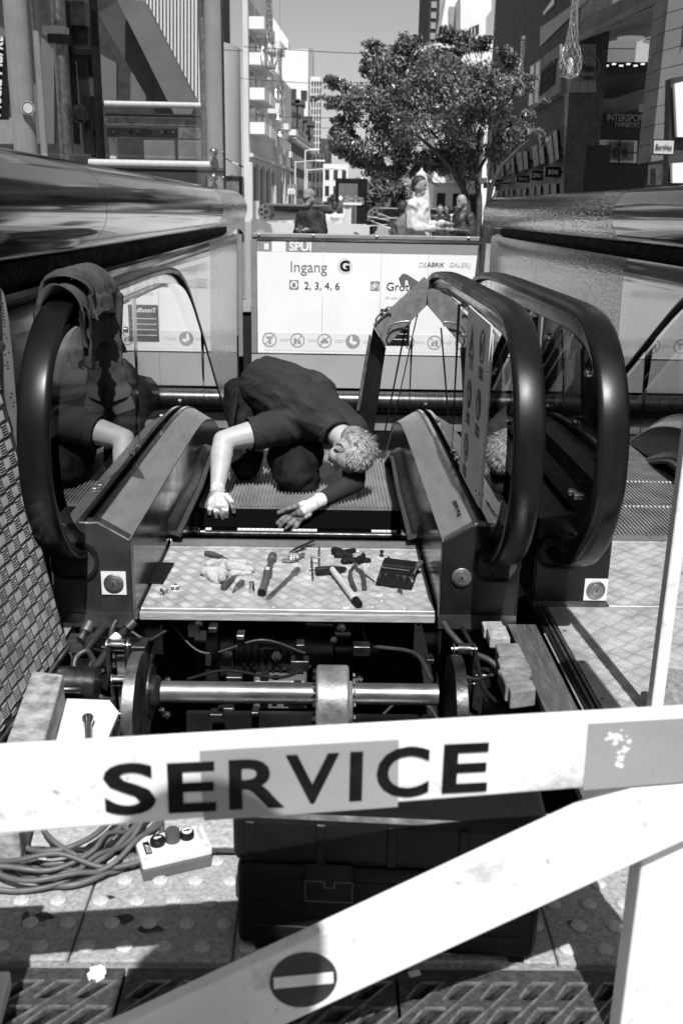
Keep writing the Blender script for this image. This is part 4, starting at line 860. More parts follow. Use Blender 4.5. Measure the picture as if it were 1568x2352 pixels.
# ================================================================ tools on the cover plate
def T1(c, d, z=.004): return pz(326.7+.2083*c, 1225+.2083*d, z)
def T2(c, d, z=.004): return pz(612.5+.2604*c, 1225+.2604*d, z)
ph = thing('phone', 'black smartphone lying by the left pedestal', 'phone', T1(180, 450))
P_ = [T1(5,552,.001), T1(232,566,.001), T1(357,342,.001), T1(130,330,.001)]
MB().prism(P_, (0,0,.008)).build('phone_body', M_plastic, ph, bevel=.003, seg=2); c_ = sum(P_, Vector())/4
MB().prism([c_+(p-c_)*.94+Vector((0,0,.0082)) for p in P_], (0,0,.0004)).build('screen', mat('phone screen', .008, .05, 0, spec=.8), ph)
for k, (x, y, lab) in enumerate(((190,680,'bright wing nut on the tread plate, beneath the phone'),(360,640,'bright wing nut with washer, beside another below the phone'))):
    c = T1(x, y, .0); q = MB(); a = .6+k
    q.lathe(c+Vector((0,0,.001)), (math.cos(a), math.sin(a), .35), [(0,.007),(.012,.007),(.012,.003),(.03,.003),(.031,.006),(.037,.006)], 10); wn = q.build('wing_nut', M_chrome, smooth=35); tag(wn, lab, 'wing nut')
    w_ = MB(); w_.obox(c+Vector((math.cos(a)*.012, math.sin(a)*.012, .012)), (-math.sin(a), math.cos(a), 0), (math.cos(a), math.sin(a), .3), (0,0,1), .016, .003, .008); w_.build('wing', M_dull, wn, bevel=.002)
def driver(a, b, c, lab, tip=True):
    t = thing('screwdriver', lab, 'screwdriver', a); d = (b-a).normalized(); L = (b-a).length
    q = MB(); q.lathe(a, d, [(0,.006),(.002,.0105),(.012,.0125),(L*.45,.0135),(L*.75,.010),(L*.92,.0085),(L,.010),(L+.002,.006)], 14); q.build('handle', mat('rubber grip', .06, .45, 0, ns=20, na=.4), t, smooth=50)
    q = MB(); q.lathe(b, (c-b), [(0,.0045),((c-b).length,.004)], 10); q.build('blade', M_dull, t, smooth=40); return t
driver(T1(695,215,.013), T1(880,262,.011), T1(950,290,.008), 'screwdriver with its dark handle behind the rag')
driver(T1(890,600,.013), T1(1000,492,.012), T1(1040,460,.01), 'screwdriver with its shaft tucked beneath the rag')
def foldf(sc, amp, seed, ax=(1,1,1)):
    o = Vector((seed*3.1, seed*1.7, seed*.9))
    def f(co):
        q = Vector((co.x*ax[0], co.y*ax[1], co.z*ax[2]))*sc+o; n1 = noise.noise(q); n2 = noise.noise(q*2.1+o)
        return amp*((1-abs(n1)*2.2)*.7 + (1-abs(n2)*2)*.4 - .4)
    return f
rc = T1(900, 400, .014)
rag = blob('rag', [(T1(700,420,.018), T1(880,440,.02), .020, .024), (T1(720,340,.015), T1(900,330,.02), .013, .018), (T1(980,360,.014), T1(1200,400,.012), .024, .012), (T1(960,320,.012), T1(1130,330,.012), .014, .014), (T1(890,330,.03), T1(880,500,.022), .013, .014), (T1(1000,440,.008), T1(1180,440,.008), .013, .010), (T1(840,530,.008), T1(760,470,.012), .012, .016)], M_rag, None, .0036, 2, foldf(42, .0055, 2, (1, 1.5, 1)))
tag(rag, 'crumpled pale rag among the tools', 'rag')
def turned(nm, lab, cat, a, b, prof, mt, n=16):
    q = MB(); L = (b-a).length; q.lathe(a, (b-a), [(f*L, r) for f, r in prof], n); return tag(q.build(nm, mt, smooth=35), lab, cat)
turned('bit_adapter', 'short steel bit adapter lying next to the rag', 'tool bit', T1(995,650,.008), T1(1105,535,.011), ((0,.002),(.12,.004),(.3,.0045),(.32,.008),(.55,.009),(.6,.012),(.95,.0125),(1,.010)), M_dull)
turned('socket', 'conical steel socket standing upright beside the torque handle', 'socket', T1(1208,652,.0), T1(1208,652,.0)+Vector((0,0,.042)), ((0,.012),(.05,.013),(.6,.010),(1,.0095),(1,.007),(.9,.006)), M_chrome)
tq = thing('torque_handle', 'thick grey torque wrench handle pointing at the rag from behind', 'wrench', T1(1350,500))
a, b = T1(1318,655,.016), T1(1440,245,.014); d = (b-a).normalized(); L = (b-a).length
q = MB(); q.lathe(a, d, [(0,.012),(.0,.0175),(.012,.018),(.014,.014),(L*.42,.0145),(L*.46,.018),(L*.56,.018),(L*.6,.012),(L*.86,.0115),(L*.88,.018),(L*.99,.018),(L,.012)], 20); q.build('grip', mat('grip grey', .1, .4, .3, ns=12, na=.35), tq, smooth=35)
q = MB(); q.lathe(b, d, [(0,.0085),(.018,.0085)], 4); q.build('square_drive', M_chrome, tq)
q = MB(); q.lathe(a-d*.0005, -d, [(0,.0145),(.001,.0145),(.001,.011),(-.004,.01)], 20); q.build('end_dial', M_matteblack, tq)
c_ = a+d*L*.51+Vector((0,0,.0175)); MB().obox(c_, d, d.cross(Vector((0,0,1))), (0,0,1), .012, .006, .0015).build('scale_window', M_whitec, tq)
a, b = T2(12,570,.008), T2(272,322,.012)
turned('extension_bar', 'chrome extension bar lying across from the torque handle', 'extension bar', a, b, ((0,.006),(.02,.0085),(.1,.0085),(.12,.0072),(.82,.0072),(.86,.012),(1,.0125),(1,.008),(.98,.007)), M_dull)
hx = thing('hex_key_set', 'folding hex key set fanned out near the comb', 'hex keys', T2(280,140))
for k in range(6): a, b = T2(205+10*k,165-6*k,.012+.003*k), T2(360+14*k,95-8*k,.010+.004*k); MB().cyl(a, b, .0028+.0004*k, n=6).build('hex_key', M_oily, hx)
MB().bar(T2(190,172,.022), T2(280,178,.022), .016, .005).build('holder', M_chrome, hx, bevel=.002); MB().bar(T2(135,235,.01), T2(250,240,.012), .017, .01).build('holder', M_chrome, hx, bevel=.002); MB().bar(T2(250,230,.012), T2(325,180,.016), .018, .012).build('holder', M_dull, hx, bevel=.002)
for k in range(3): MB().prism([T2(200+28*k,220,.016), T2(218+28*k,186,.03), T2(228+28*k,220,.016)], (0,.004,0)).build('blade', M_dull, hx)
fr = thing('puller_frame', 'small steel puller frame of thin rods between bar and hammer', 'puller', T2(420,300))
for a, b in ((T2(395,205,.03), T2(407,415,.006)), (T2(395,210,.032), T2(472,214,.032)), (T2(462,125,.02), T2(462,290,.01)), (T2(375,313,.012), T2(520,312,.012))): MB().cyl(a, b, .0042, n=10).build('rod', M_dull, fr, smooth=40)
hm = thing('hammer', 'hammer with wooden handle hanging over the plate edge', 'hammer', T2(650,420))
A, B = T2(430,335,.018), T2(702,310,.018); d = (B-A).normalized(); nY = Vector((-d.y, d.x, 0)); L = (B-A).length
b = MB(); b.add([A-nY*.0125+Vector((0,0,-.0165)), A+nY*.0125+Vector((0,0,-.0165)), A+nY*.0125+Vector((0,0,.0145)), A-nY*.0125+Vector((0,0,.0145)), A+d*L*.55-nY*.0125+Vector((0,0,-.0165)), A+d*L*.55+nY*.0125+Vector((0,0,-.0165)), A+d*L*.55+nY*.0125+Vector((0,0,.0145)), A+d*L*.55-nY*.0125+Vector((0,0,.0145)), B-nY*.011+Vector((0,0,-.004)), B+nY*.011+Vector((0,0,-.004)), B+nY*.011+Vector((0,0,.004)), B-nY*.011+Vector((0,0,.004))],
      [(0,1,2,3),(0,4,5,1),(1,5,6,2),(2,6,7,3),(3,7,4,0),(4,8,9,5),(5,9,10,6),(6,10,11,7),(7,11,8,4),(8,11,10,9)]); b.build('hammer_head', M_oily, hm, bevel=.002)
a, b_ = T2(575,318,.022), T2(812,628,.014); q = MB(); L = (b_-a).length; q.lathe(a, b_-a, [(0,.012),(0,.0125),(L*.3,.0125),(L*.6,.0135),(L*.88,.0145)], 16); q.build('handle', mat('ash handle', .48, .55, 0, ns=14, na=.2, stretch=(1,1,1)), hm, smooth=40)
q = MB(); q.lathe(a+(b_-a)*.88, b_-a, [(0,.0152),(L*.1,.0155),(L*.13,.013),(L*.13,.005)], 16); q.build('handle_end', M_matteblack, hm, smooth=40)
pl_ = thing('pliers', 'open pliers with dark grips next to the hammer', 'pliers', T2(800,380))
for p in ((T2(735,330,.012), T2(740,400,.012), T2(778,500,.010)), (T2(800,310,.012), T2(845,360,.012), T2(862,490,.010))):
    MB().tube(crv(p, 6), [.0055+.0035*min(1, k/4) for k in range(13)], 10).build('grip', mat('plier grip', .045, .4, 0, ns=20, na=.4), pl_, smooth=50)
for p in ((T2(735,335,.012), T2(770,290,.013), T2(790,265,.012)), (T2(803,318,.012), T2(780,285,.013), T2(765,225,.012))): MB().tube(crv(p, 6), .006, 8).build('jaw', M_chrome, pl_, smooth=50)
q = MB(); q.lathe(T2(778,285,.008), (0,0,1), [(0,.011),(.01,.011),(.012,.006)], 16); q.build('pivot', M_chrome, pl_, smooth=40)
tr_ = MB(); ring(tr_, T2(870,302,.009), (0,0,1), .0155, .009, .016, 28); tr_ = tr_.build('tape_roll', mat('pale tape', .55, .5), smooth=35); tag(tr_, 'roll of pale tape by the pliers', 'tape')
gl_ = blob('work_gloves', [(T2(600,150,.02), T2(690,180,.018), .016, .014), (T2(620,190,.012), T2(740,200,.012), .014, .012), (T2(690,170,.012), T2(770,150,.01), .012, .009), (T2(680,245,.012), T2(770,235,.014), .013, .014), (T2(800,250,.014), T2(850,190,.028), .013, .010), (T2(820,240,.010), T2(895,240,.008), .014, .011)], M_matteblack, None, .004, 2, foldf(40, .004, 5)); tag(gl_, 'bunched black gloves behind the hammer', 'gloves')
for x, y, lab in ((1012,205,'dark bolt with round head standing on the plate'),(1072,235,'small dark stud standing beside a round-headed bolt')):
    c = T2(x, y, 0); q = MB(); h = .028 if x < 1050 else .014
    q.lathe(c, (0,0,1), [(0,.010),(.005,.010),(.006,.005),(h*.6,.005),(h*.62,.009),(h*.95,.009),(h,.004)] if x < 1050 else [(0,.011),(.006,.011),(.007,.004),(.016,.004)], 14); tag(q.build('bolt', M_oily, smooth=40), lab, 'bolt')
ss = thing('socket_set', 'open black case of small chrome sockets by the pedestal', 'socket set', T2(1140,420))
C0, C1, C2, C3 = T2(958,462,0), T2(1278,508,0), T2(1335,345,0), T2(1010,305,0)
MB().prism([C0, C1, C2, C3], (0,0,.014)).build('case_base', M_plastic, ss, bevel=.003, seg=2)
e = (C2-C3).normalized(); bk = Vector((-e.y, e.x, 0)); bk = bk if bk.y > 0 else -bk
MB().prism([C3+Vector((0,0,.012)), C2+Vector((0,0,.012)), C2+bk*.05+Vector((0,0,.022)), C3+bk*.05+Vector((0,0,.022))], Vector((0,0,.006))).build('case_lid', M_plastic, ss, bevel=.002)
for k in range(9): a = C3.lerp(C2, .06+.1*k)*.85+C0.lerp(C1, .06+.1*k)*.15+Vector((0,0,.0145)); q = MB(); q.lathe(a, (0,0,1), [(0,.0042),(.010,.0042),(.010,.003),(.006,.002)], 10); q.build('small_socket', M_chrome, ss, smooth=35)
for f, r in ((.08,.005),(.24,.0055),(.56,.007),(.73,.008),(.92,.0095)): a = C0.lerp(C1, f)*.72+C3.lerp(C2, f)*.28+Vector((0,0,.0145)); q = MB(); q.lathe(a, (0,0,1), [(0,r),(.018,r),(.018,r*.65),(.008,r*.6)], 14); q.build('large_socket', M_chrome, ss, smooth=35)
a, b = C3.lerp(C0,.22)+Vector((0,0,.0185))+e*.01, C2.lerp(C1,.22)+Vector((0,0,.0185))-e*.03; MB().cyl(a, b, .0042, n=10).build('ratchet_bar', M_chrome, ss, smooth=40)
c_ = C0.lerp(C1, .46); MB().obox(c_+Vector((0,-.004,.009)), e, bk, (0,0,1), .011, .003, .006).build('case_clip', M_matteblack, ss)
driver(T2(1362,250,.05), T2(1318,310,.035), T2(1292,365,.02), 'thin black screwdriver propped on the socket set')
turned('small_screwdriver_blade', 'thin steel rod lying between pliers and socket set', 'rod', T2(865,362,.005), T2(950,425,.005), ((0,.0035),(1,.003)), M_dull, 8)
bq = MB(); c_ = T2(1168,520,.002); bq.obox(c_+Vector((0,0,.006)), (1,.3,0), (0,1,0), (0,0,1), .012, .004, .007); bq.obox(c_+Vector((0.006,-.008,.003)), (1,-.4,0), (0,1,.2), (0,0,1), .006, .012, .002); tag(bq.build('steel_clip', M_chrome, bevel=.001), 'small bent steel clip below the socket set', 'clip')
random.seed(11)
for k in range(9):
    x, y = ((990,555),(1012,600),(700,662),(930,655),(60,655),(1210,664),(1270,95),(800,160),(1010,545))[k]; c_ = T2(x, y, .001); q = MB(); n = 7; r = .008 if k in (0,2,6,7) else .004
    q.prism([c_+Vector((r*1.6*(.6+.5*random.random())*math.cos(2*math.pi*i/n), r*(.6+.5*random.random())*math.sin(2*math.pi*i/n), 0)) for i in range(n)], (0,0,.0022)); tag(q.build('plaster_flake', M_whitec), 'white plaster flake on the tool-strewn plate', 'flake', 'plaster flakes on the cover plate')
wad = blob('foil_wad', [(T1(290,60,.012), T1(320,75,.012), .012, .009), (T1(305,50,.02), T1(300,80,.008), .007, .009)], M_chrome, None, .003, 1, foldf(90, .003, 8)); tag(wad, 'crumpled foil wad at the left end of the comb', 'litter')

# ================================================================ bent trim frame and pictogram panel by the right handrail
BF = thing('trim_frame', 'bent grey trim frame on a dark post leaning inside the right balustrade', 'trim', py(850, 990, 5.6))
def pq(pts, Y, dy, nm, mt, par, bev=.002): return MB().prism([py(x, y, Y) for x, y in pts], (0,dy,0)).build(nm, mt, par, bevel=bev)
arm = pq([(976,637),(1008,672),(886,797),(857,748)], 5.35, .06, 'bent_arm', mat('dusty grey trim', .2, .55, .3, ns=7, na=.35, bs=25, ba=.1, stretch=(3,1,3)), BF)
pq([(858,752),(886,800),(879,845),(852,1040),(818,1040),(838,850)], 5.44, .05, 'post', M_black, BF)
pq([(848,768),(852,772),(849,800),(825,946),(818,942),(842,800)], 5.4, .02, 'edge_strip', M_dull, BF)
for pts in (((866,748),(863,735),(872,722),(892,705),(900,708)), ((893,775),(890,762),(905,743),(940,738),(938,748))): MB().tube(crv([py(x, y, 5.32) for x, y in pts], 5), .005, 8).build('wire_loop', M_dull, arm, smooth=50)
pq([(915,640),(925,628),(934,630),(962,648),(948,668),(938,655),(936,644),(930,644),(930,662),(922,660)], 5.4, .01, 'lever', M_gplastic, BF)
MB().cyl(py(931,752,5.5), py(878,1020,5.6), .005, n=8).build('glass_edge_seal', M_matteblack, BF)
PX = .535
PG = thing('pictogram_panel', 'pale panel of escalator safety pictograms standing inside the right balustrade', 'safety sign', (PX, 3.6, .3))
def pp(c, d): p = px(1045+.3125*c, 612.5+.3125*d, PX); return p
corn = [pp(95,285), pp(262,432), pp(172,1772), pp(30,1500)]
MB().prism(corn, (.006,0,0)).build('panel', mat('pale sign panel', .74, .45, 0, ns=3, na=.1), PG)
yax = Vector((0,-1,0))
def pcirc(c, d, r, mt, nm, ringw=0, off=.0008):
    p = pp(c, d); q = MB()
    if ringw: ring(q, (PX-off, p.y, p.z), (1,0,0), r, r-ringw, .001, 32)
    else: q.lathe((PX-off+.0005, p.y, p.z), (-1,0,0), [(0,r),(.001,r)], 32)
    return p, q.build(nm, mt, PG)
M_pd = mat('pictogram dark', .03, .45); 
def figure(par, p, mt, k):
    x = PX-.0024; b = MB(); y, z = p.y, p.z
    def bx(y0, y1, za, zb): b.box(x, x+.0008, y-y1, y-y0, z+za, z+zb)
    if k == 0: bx(-.03,.02,-.012,.01); bx(-.032,-.022,.005,.03); bx(-.026,-.018,-.035,-.012); bx(.008,.016,-.035,-.012)
    elif k == 1: bx(-.03,.03,-.02,.012); bx(-.02,-.008,-.04,-.02); bx(.01,.02,.012,.03)
    elif k == 2: bx(-.025,-.005,-.04,.02); bx(.008,.026,-.04,.005); bx(-.02,-.008,.026,.042)
    else: bx(-.012,.012,-.01,.025); bx(-.035,.035,-.04,-.03); bx(-.006,.008,.03,.045); bx(-.03,-.006,-.02,-.01)
    b.build('figure', mt, par)
p, o = pcirc(198, 588, .058, M_pd, 'pictogram', .009); figure(o, p, M_pd, 0)
sl_ = MB(); sl_.bar((PX-.001, p.y-.035, p.z+.035), (PX-.001, p.y+.035, p.z-.035), .008, .001, (1,0,0)); sl_.build('slash', M_pd, o)
for k, (c, d) in enumerate(((103,936),(170,1016),(80,1326))): p, o = pcirc(c, d, .055, M_pd, 'pictogram'); figure(o, p, mat('pictogram pale', .5, .45), k+1)
p = pp(122, 560); t_ = MB()
for q0, q1 in (((-.055,-.05),(.055,-.05)), ((.055,-.05),(0,.06)), ((0,.06),(-.055,-.05))): t_.bar((PX-.001, p.y-q0[0], p.z+q0[1]), (PX-.001, p.y-q1[0], p.z+q1[1]), .009, .001, (1,0,0))
o = t_.build('pictogram', M_pd, PG); figure(o, p+Vector((0,0,-.012)), M_pd, 3)
for c, d in ((116,715),(187,785),(93,1115),(160,1207),(68,1497)):
    p = pp(c, d); b = MB().box(PX-.0012, PX-.0004, p.y-.044, p.y+.044, p.z-.021, p.z+.021).build('caption_plate', M_pd if (c, d) != (116, 715) else M_icog, PG)
    MB().box(PX-.0018, PX-.0013, p.y-.03, p.y+.03, p.z-.003, p.z+.001).build('caption_line', M_inkl, b)
pq_ = MB().prism([px(x, y, PX+.02) for x, y in ((1010,660),(1062,705),(1072,712),(1062,1085),(1025,960),(1040,830))], (.004,0,0)); pq_.build('backing_plate', M_black, PG)

# ================================================================ sweatshirt over the left handrail
JK = thing('sweatshirt', 'dark grey hooded sweatshirt draped over the left handrail', 'sweatshirt', (-.85, 3.35, 1.07))
Jf = foldf(13, .022, 3, (1.0, 1.2, .8)); Jg = foldf(34, .008, 6, (1, 1, .7))
def J(x, y, Y): return py(x, y, Y)
def drape(nm, y0, y1, zc, rad, lo, li, seed, amp, nu=70, nv=90):
    """thin sheet laid over the handrail: hangs lo outside and li inside, creased lengthways"""
    vs = []; xc = -.845; 
    for i in range(nu+1):
        u = i/nu; y = y0+(y1-y0)*u; Lo = lo*(1+.35*math.sin(u*7+seed)+.25*noise.noise(Vector((u*4, seed, 0)))); Li = li*(1+.25*math.sin(u*5+seed*2)); arc = math.pi*rad; tot = Lo+arc+Li
        for j in range(nv+1):
            v = j/nv*tot
            if v < Lo: x, z, nx, nz = xc-rad, zc-(Lo-v), -1, 0
            elif v < Lo+arc: a = math.pi*(1-(v-Lo)/arc); x, z, nx, nz = xc+rad*math.cos(a), zc+rad*math.sin(a), math.cos(a), math.sin(a)
            else: x, z, nx, nz = xc+rad, zc-(v-Lo-arc), 1, 0
            w_ = noise.noise(Vector((u*6+seed, v*7, seed)))*.5; f = 1-abs(noise.noise(Vector((u*5.5+w_+seed*3, v*2.2, 1.7))))*3.2; f2 = 1-abs(noise.noise(Vector((u*11+w_, v*8+seed, 4.1))))*3; hang = 1 if not (Lo < v < Lo+arc) else .75
            d = amp*(max(-.6, f)*.75+max(-.6, f2)*.3)*hang+amp*.4*math.sin(u*19+seed+w_*2)*(1 if v < Lo or v > Lo+arc else .25)
            edge = min(u, 1-u); d += .012*math.exp(-edge*22)
            vs.append((x+nx*d, y+.02*noise.noise(Vector((v*9, u*3, seed+8)))+(.03*math.sin(v*14+seed) if i == 0 else 0), z+nz*d+.012*noise.noise(Vector((u*7, v*9, seed+2)))))
    n = nv+1; b = MB(); b.add(vs, [(i*n+j, i*n+j+1, (i+1)*n+j+1, (i+1)*n+j) for i in range(nu) for j in range(nv)]); o = b.build(nm, M_cloth, JK, smooth=80)
    so_ = o.modifiers.new('solid', 'SOLIDIFY'); so_.thickness = .004; so_.offset = 0; return o
drape('garment_body', 3.14, 3.68, 1.058, .055, .10, .18, 1.3, .020)
drape('hood', 3.20, 3.52, 1.080, .072, .10, .07, 4.6, .030, 50, 70)
drape('hem', 3.11, 3.25, 1.050, .060, .07, .10, 7.2, .014, 26, 70)
def sleeve(pts, ws, cuff, seed):
    P_ = crv(pts, 12); b = MB(); n = 26; m_ = len(P_); W_ = []
    for i in range(len(ws)-1): W_ += [ws[i]+(ws[i+1]-ws[i])*k/12 for k in range(12)]
    W_.append(ws[-1]); vs = []
    for i, p in enumerate(P_):
        t = (P_[min(i+1,m_-1)]-P_[max(i-1,0)]).normalized(); e1 = (Vector((1,.25,0))-t*Vector((1,.25,0)).dot(t)).normalized(); e2 = t.cross(e1)
        for k in range(n):
            a = 2*math.pi*k/n; q = p+e1*math.cos(a)*W_[i]+e2*math.sin(a)*W_[i]*.5; f = i/m_
            w_ = .014*noise.noise(Vector((math.cos(a)*1.2+seed, math.sin(a)*1.2, f*5)))+.009*abs(noise.noise(Vector((math.cos(a)*2+seed, math.sin(a)*2+3, f*13))))+.006*math.sin(f*46+3*math.sin(a+seed))*max(0, f-.45)
            q += (e1*math.cos(a)+e2*math.sin(a))*w_; vs.append(q)
    b.add(vs, [(i*n+k, i*n+(k+1) % n, (i+1)*n+(k+1) % n, (i+1)*n+k) for i in range(m_-1) for k in range(n)]); o = b.build('sleeve', M_cloth, JK, smooth=70)
    c = MB(); e = (P_[-1]-P_[-4]).normalized(); pts2 = [P_[-1]-e*.012, P_[-1], P_[-1]+e*cuff*.5, P_[-1]+e*cuff]; vs = []
    for i, p in enumerate(pts2):
        e1 = (Vector((1,.25,0))-e*Vector((1,.25,0)).dot(e)).normalized(); e2 = e.cross(e1)
        for k in range(40): a = 2*math.pi*k/40; r = ws[-1]*(.8, .84, .86, .8)[i]*(1+.05*(k % 2)); vs.append(p+e1*math.cos(a)*r+e2*math.sin(a)*r*.45)
    c.add(vs, [(i*40+k, i*40+(k+1) % 40, (i+1)*40+(k+1) % 40, (i+1)*40+k) for i in range(3) for k in range(40)]+[tuple(120+k for k in range(40))]); c.build('cuff', M_cloth, o, smooth=40)
sleeve([J(205,665,3.46), J(226,740,3.5), J(246,830,3.5), J(277,915,3.5)], [.055,.058,.056,.046], .05, 1)
sleeve([J(212,690,3.56), J(222,770,3.58), J(224,840,3.58), J(232,912,3.58)], [.04,.042,.044,.04], .045, 4)

# ================================================================ worker kneeling on the steps
WK = thing('person', 'worker in dark T-shirt and gloves kneeling on the steps, bent over the gap', 'person', (-.25, 5.1, -.075))
sh_l, el_l, wr_l = py(655,980,5.06), py(513,1012,4.95), py(500,1122,4.77)
sh_r, el_r, wr_r = py(815,1005,5.05), py(812,1108,4.86), py(735,1150,4.73)
nk, hc = py(772,992,4.98), py(806,1034,4.86)
pel, chest = py(607,905,5.6), py(715,950,5.12)
t_ = Vector((.72,-.64,-.22)).normalized(); f_ = Vector((-.26,-.12,-.95)); f_ = (f_-t_*f_.dot(t_)).normalized(); s_ = f_.cross(t_).normalized()
def H(a, b, c): return hc+t_*a+f_*b+s_*c       # up the skull, towards the face, towards the visible ear
headc = [(H(.02,-.02,0), H(.012,.028,0), .093, .086), (H(.05,-.01,0), H(.05,.03,0), .072, .066), (H(-.04,.045,0), H(-.066,.066,0), .062, .044), (H(-.05,.05,.03), H(-.05,.05,-.03), .046, .046), (H(-.092,.078,0), H(-.095,.086,0), .026, .024), (H(-.02,.102,0), H(-.048,.122,0), .010, .0145), (H(.012,.094,.026), H(.012,.094,-.026), .015, .015), (H(-.078,.094,.014), H(-.078,.094,-.014), .010, .010), (H(-.06,-.03,0), nk, .062, .068), (nk, chest, .07, .08)]
arms = [(sh_l, sh_l.lerp(el_l,.5), .074, .074), (sh_l.lerp(el_l,.5), el_l, .074, .055), (el_l, el_l.lerp(wr_l,.3), .054, .060), (el_l.lerp(wr_l,.3), wr_l, .060, .038), (sh_r, el_r, .07, .055), (el_r, wr_r, .052, .036)]
arms += [(chest, sh_l, .08, .07), (chest, sh_r, .08, .065)]
blob('body', arms+headc, M_skin, WK, .0075, 3)
ear = H(-.012,-.008,.090)
er_ = MB(); ring(er_, ear, s_+f_*.2, .037, .024, .014, 22); er_.lathe(ear-s_*.01, s_, [(0,.020),(.01,.019),(.012,.008)], 14)
for i in range(len(er_.v)): v = er_.v[i]-ear; er_.v[i] = ear+v-f_*v.dot(f_)*.35
er_.build('ear', M_skin, WK, smooth=60)
MB().ball(H(.0,.078,.036), .011, 10, 7).build('eye', M_whitec, WK, smooth=60); MB().ball(H(.0,.078,-.036), .011, 10, 7).build('eye', M_whitec, WK, smooth=60)
# cropped hair: a close cap and many short tapered blades
blob('hair', [(H(.036,-.028,0), H(.044,.012,0), .091, .085), (H(-.01,-.055,0), H(.015,-.04,0), .074, .084)], M_hair, WK, .008, 3)
random.seed(3); hb = MB()
for k in range(6500):
    a, z = random.random()*2*math.pi, random.uniform(-.35, 1); r = math.sqrt(1-z*z); dl = Vector((z, r*math.cos(a), r*math.sin(a)))
    if dl.x < .62-.75*max(0, -dl.y) and dl.y > -.15: 
        if not (dl.x > .2 and dl.y < .62): continue
    if dl.y > .78 and dl.x < .45: continue
    if abs(dl.z) > .6 and dl.x < .28 and dl.y > -.45: continue
    ck = noise.noise(dl*7)*2.2; jt = Vector((noise.noise(dl*9+Vector((5,0,0))), noise.noise(dl*9+Vector((0,5,0))), noise.noise(dl*9+Vector((0,0,5)))))
    p0 = H(.02+dl.x*.098, -.018+dl.y*.101, dl.z*.092); nrm = (t_*dl.x+f_*dl.y+s_*dl.z).normalized()
    fl = (f_*.9+t_*.3+jt*.9+Vector((random.gauss(0,.16), random.gauss(0,.16), random.gauss(0,.16)))); dr = (nrm*(.42+.25*random.random())+fl*.7).normalized(); L = random.uniform(.022,.04)*(1.25 if dl.x > .4 else .7); sd = dr.cross(nrm)
    if sd.length < .01: continue
    sd = sd.normalized()*.0016; tip = p0+dr*L-nrm*L*.15; md = p0+dr*L*.5
    hb.add([p0-sd, p0+sd, md+sd*.8, md-sd*.8, tip], [(0,1,2,3),(3,2,4)])
me = bpy.data.meshes.new('hair_strands'); me.from_pydata([tuple(v) for v in hb.v], [], hb.f); ho = link('hair_strands', me, mat('hair strand', .4, .5, 0, ns=160, na=.75), WK); stuff(ho)
# T-shirt, trousers
blob('dark_arm_cover', [(sh_r, el_r, .076, .060), (el_r, el_r.lerp(wr_r,.85), .058, .043)], M_shirt, WK, .008, 3)  # dark layer over the far arm, shoulder almost to wrist
def sf(co):
    q = co-chest; d = Vector((.6,-.6,-.2)); u = q.dot(d.normalized()); w_ = q.dot(Vector((.55,.5,.66)).normalized())
    wv = noise.noise(co*5)*.25; r1 = 1-abs(noise.noise(Vector((u*2.4, w_*9+wv, 2))))*3.4; r2 = 1-abs(noise.noise(Vector((u*4+3, w_*17+wv*2, co.z*3))))*3.2
    r3 = 1-abs(noise.noise(Vector((u*7+9, w_*30+wv*4, co.z*5))))*3
    return .010*max(-.4, r1)*(1.0 if u > -.15 else .4)+.006*max(-.4, r2)*(1.0 if u > -.2 else .35)+.0032*max(-.3, r3)
shirt = [(pel+Vector((.03,-.04,.055)), py(650,905,5.42), .17, .185), (py(650,905,5.42), py(690,930,5.22), .185, .175), (py(690,930,5.22), chest+Vector((-.01,.0,.0)), .175, .15), (chest, py(760,985,5.0), .14, .085), (chest, sh_l, .13, .085), (sh_l, sh_l.lerp(el_l,.40), .088, .084), (chest+Vector((.02,0,.02)), py(805,985,5.08), .12, .085), (py(805,985,5.08), sh_r.lerp(el_r,.3), .08, .065), (py(640,880,5.5), py(720,905,5.25), .13, .12), (py(712,912,5.27), py(785,972,5.1), .125, .085)]
blob('t_shirt', shirt, M_shirt, WK, .008, 4, sf)
he = sh_l.lerp(el_l,.40); hd_ = (el_l-sh_l).normalized(); q = MB(); q.lathe(he-hd_*.03, hd_, [(0,.078),(.0,.086),(.04,.090),(.088,.092),(.088,.084),(0,.078)], 30, False); q.build('sleeve_hem', M_shirt, WK, smooth=60)
MB().tube(crv([py(x, y, Y) for x, y, Y in ((737,1012,4.9),(742,992,4.88),(765,972,4.9),(795,968,4.95))], 6), .011, 8).build('collar', M_shirt, WK, smooth=60)
hip_l, hip_r = pel+Vector((-.10,.02,-.03)), pel+Vector((.10,.0,-.05)); kn_l, kn_r = py(566,1078,5.2)+Vector((0,0,.02)), py(680,1105,5.02)
ft_l, ft_r = kn_l+Vector((-.02,.50,-.005)), kn_r+Vector((-.02,.55,.0)); kn_l.z = max(kn_l.z, .0); kn_r.z = max(kn_r.z, .005)
leg = [(hip_l, kn_l, .115, .078), (hip_r, kn_r, .125, .085), (kn_l, ft_l, .07, .05), (kn_r, ft_r, .078, .05), (hip_l, hip_r, .14, .14), (pel, pel+Vector((.02,-.08,.0)), .15, .14), (kn_r, kn_r+Vector((-.02,-.03,-.01)), .085, .075), (py(680,1000,5.22), kn_r, .11, .09), (py(655,1040,5.14), py(668,1112,5.03), .10, .075), (py(705,1040,5.14), py(697,1115,5.03), .09, .07)]
blob('trousers', leg, M_trouser, WK, .012, 3, lambda c: .014*max(-.5, 1-abs(noise.noise(Vector((c.x*9, c.y*5, c.z*11))))*3.2)+.007*noise.noise(c*22))
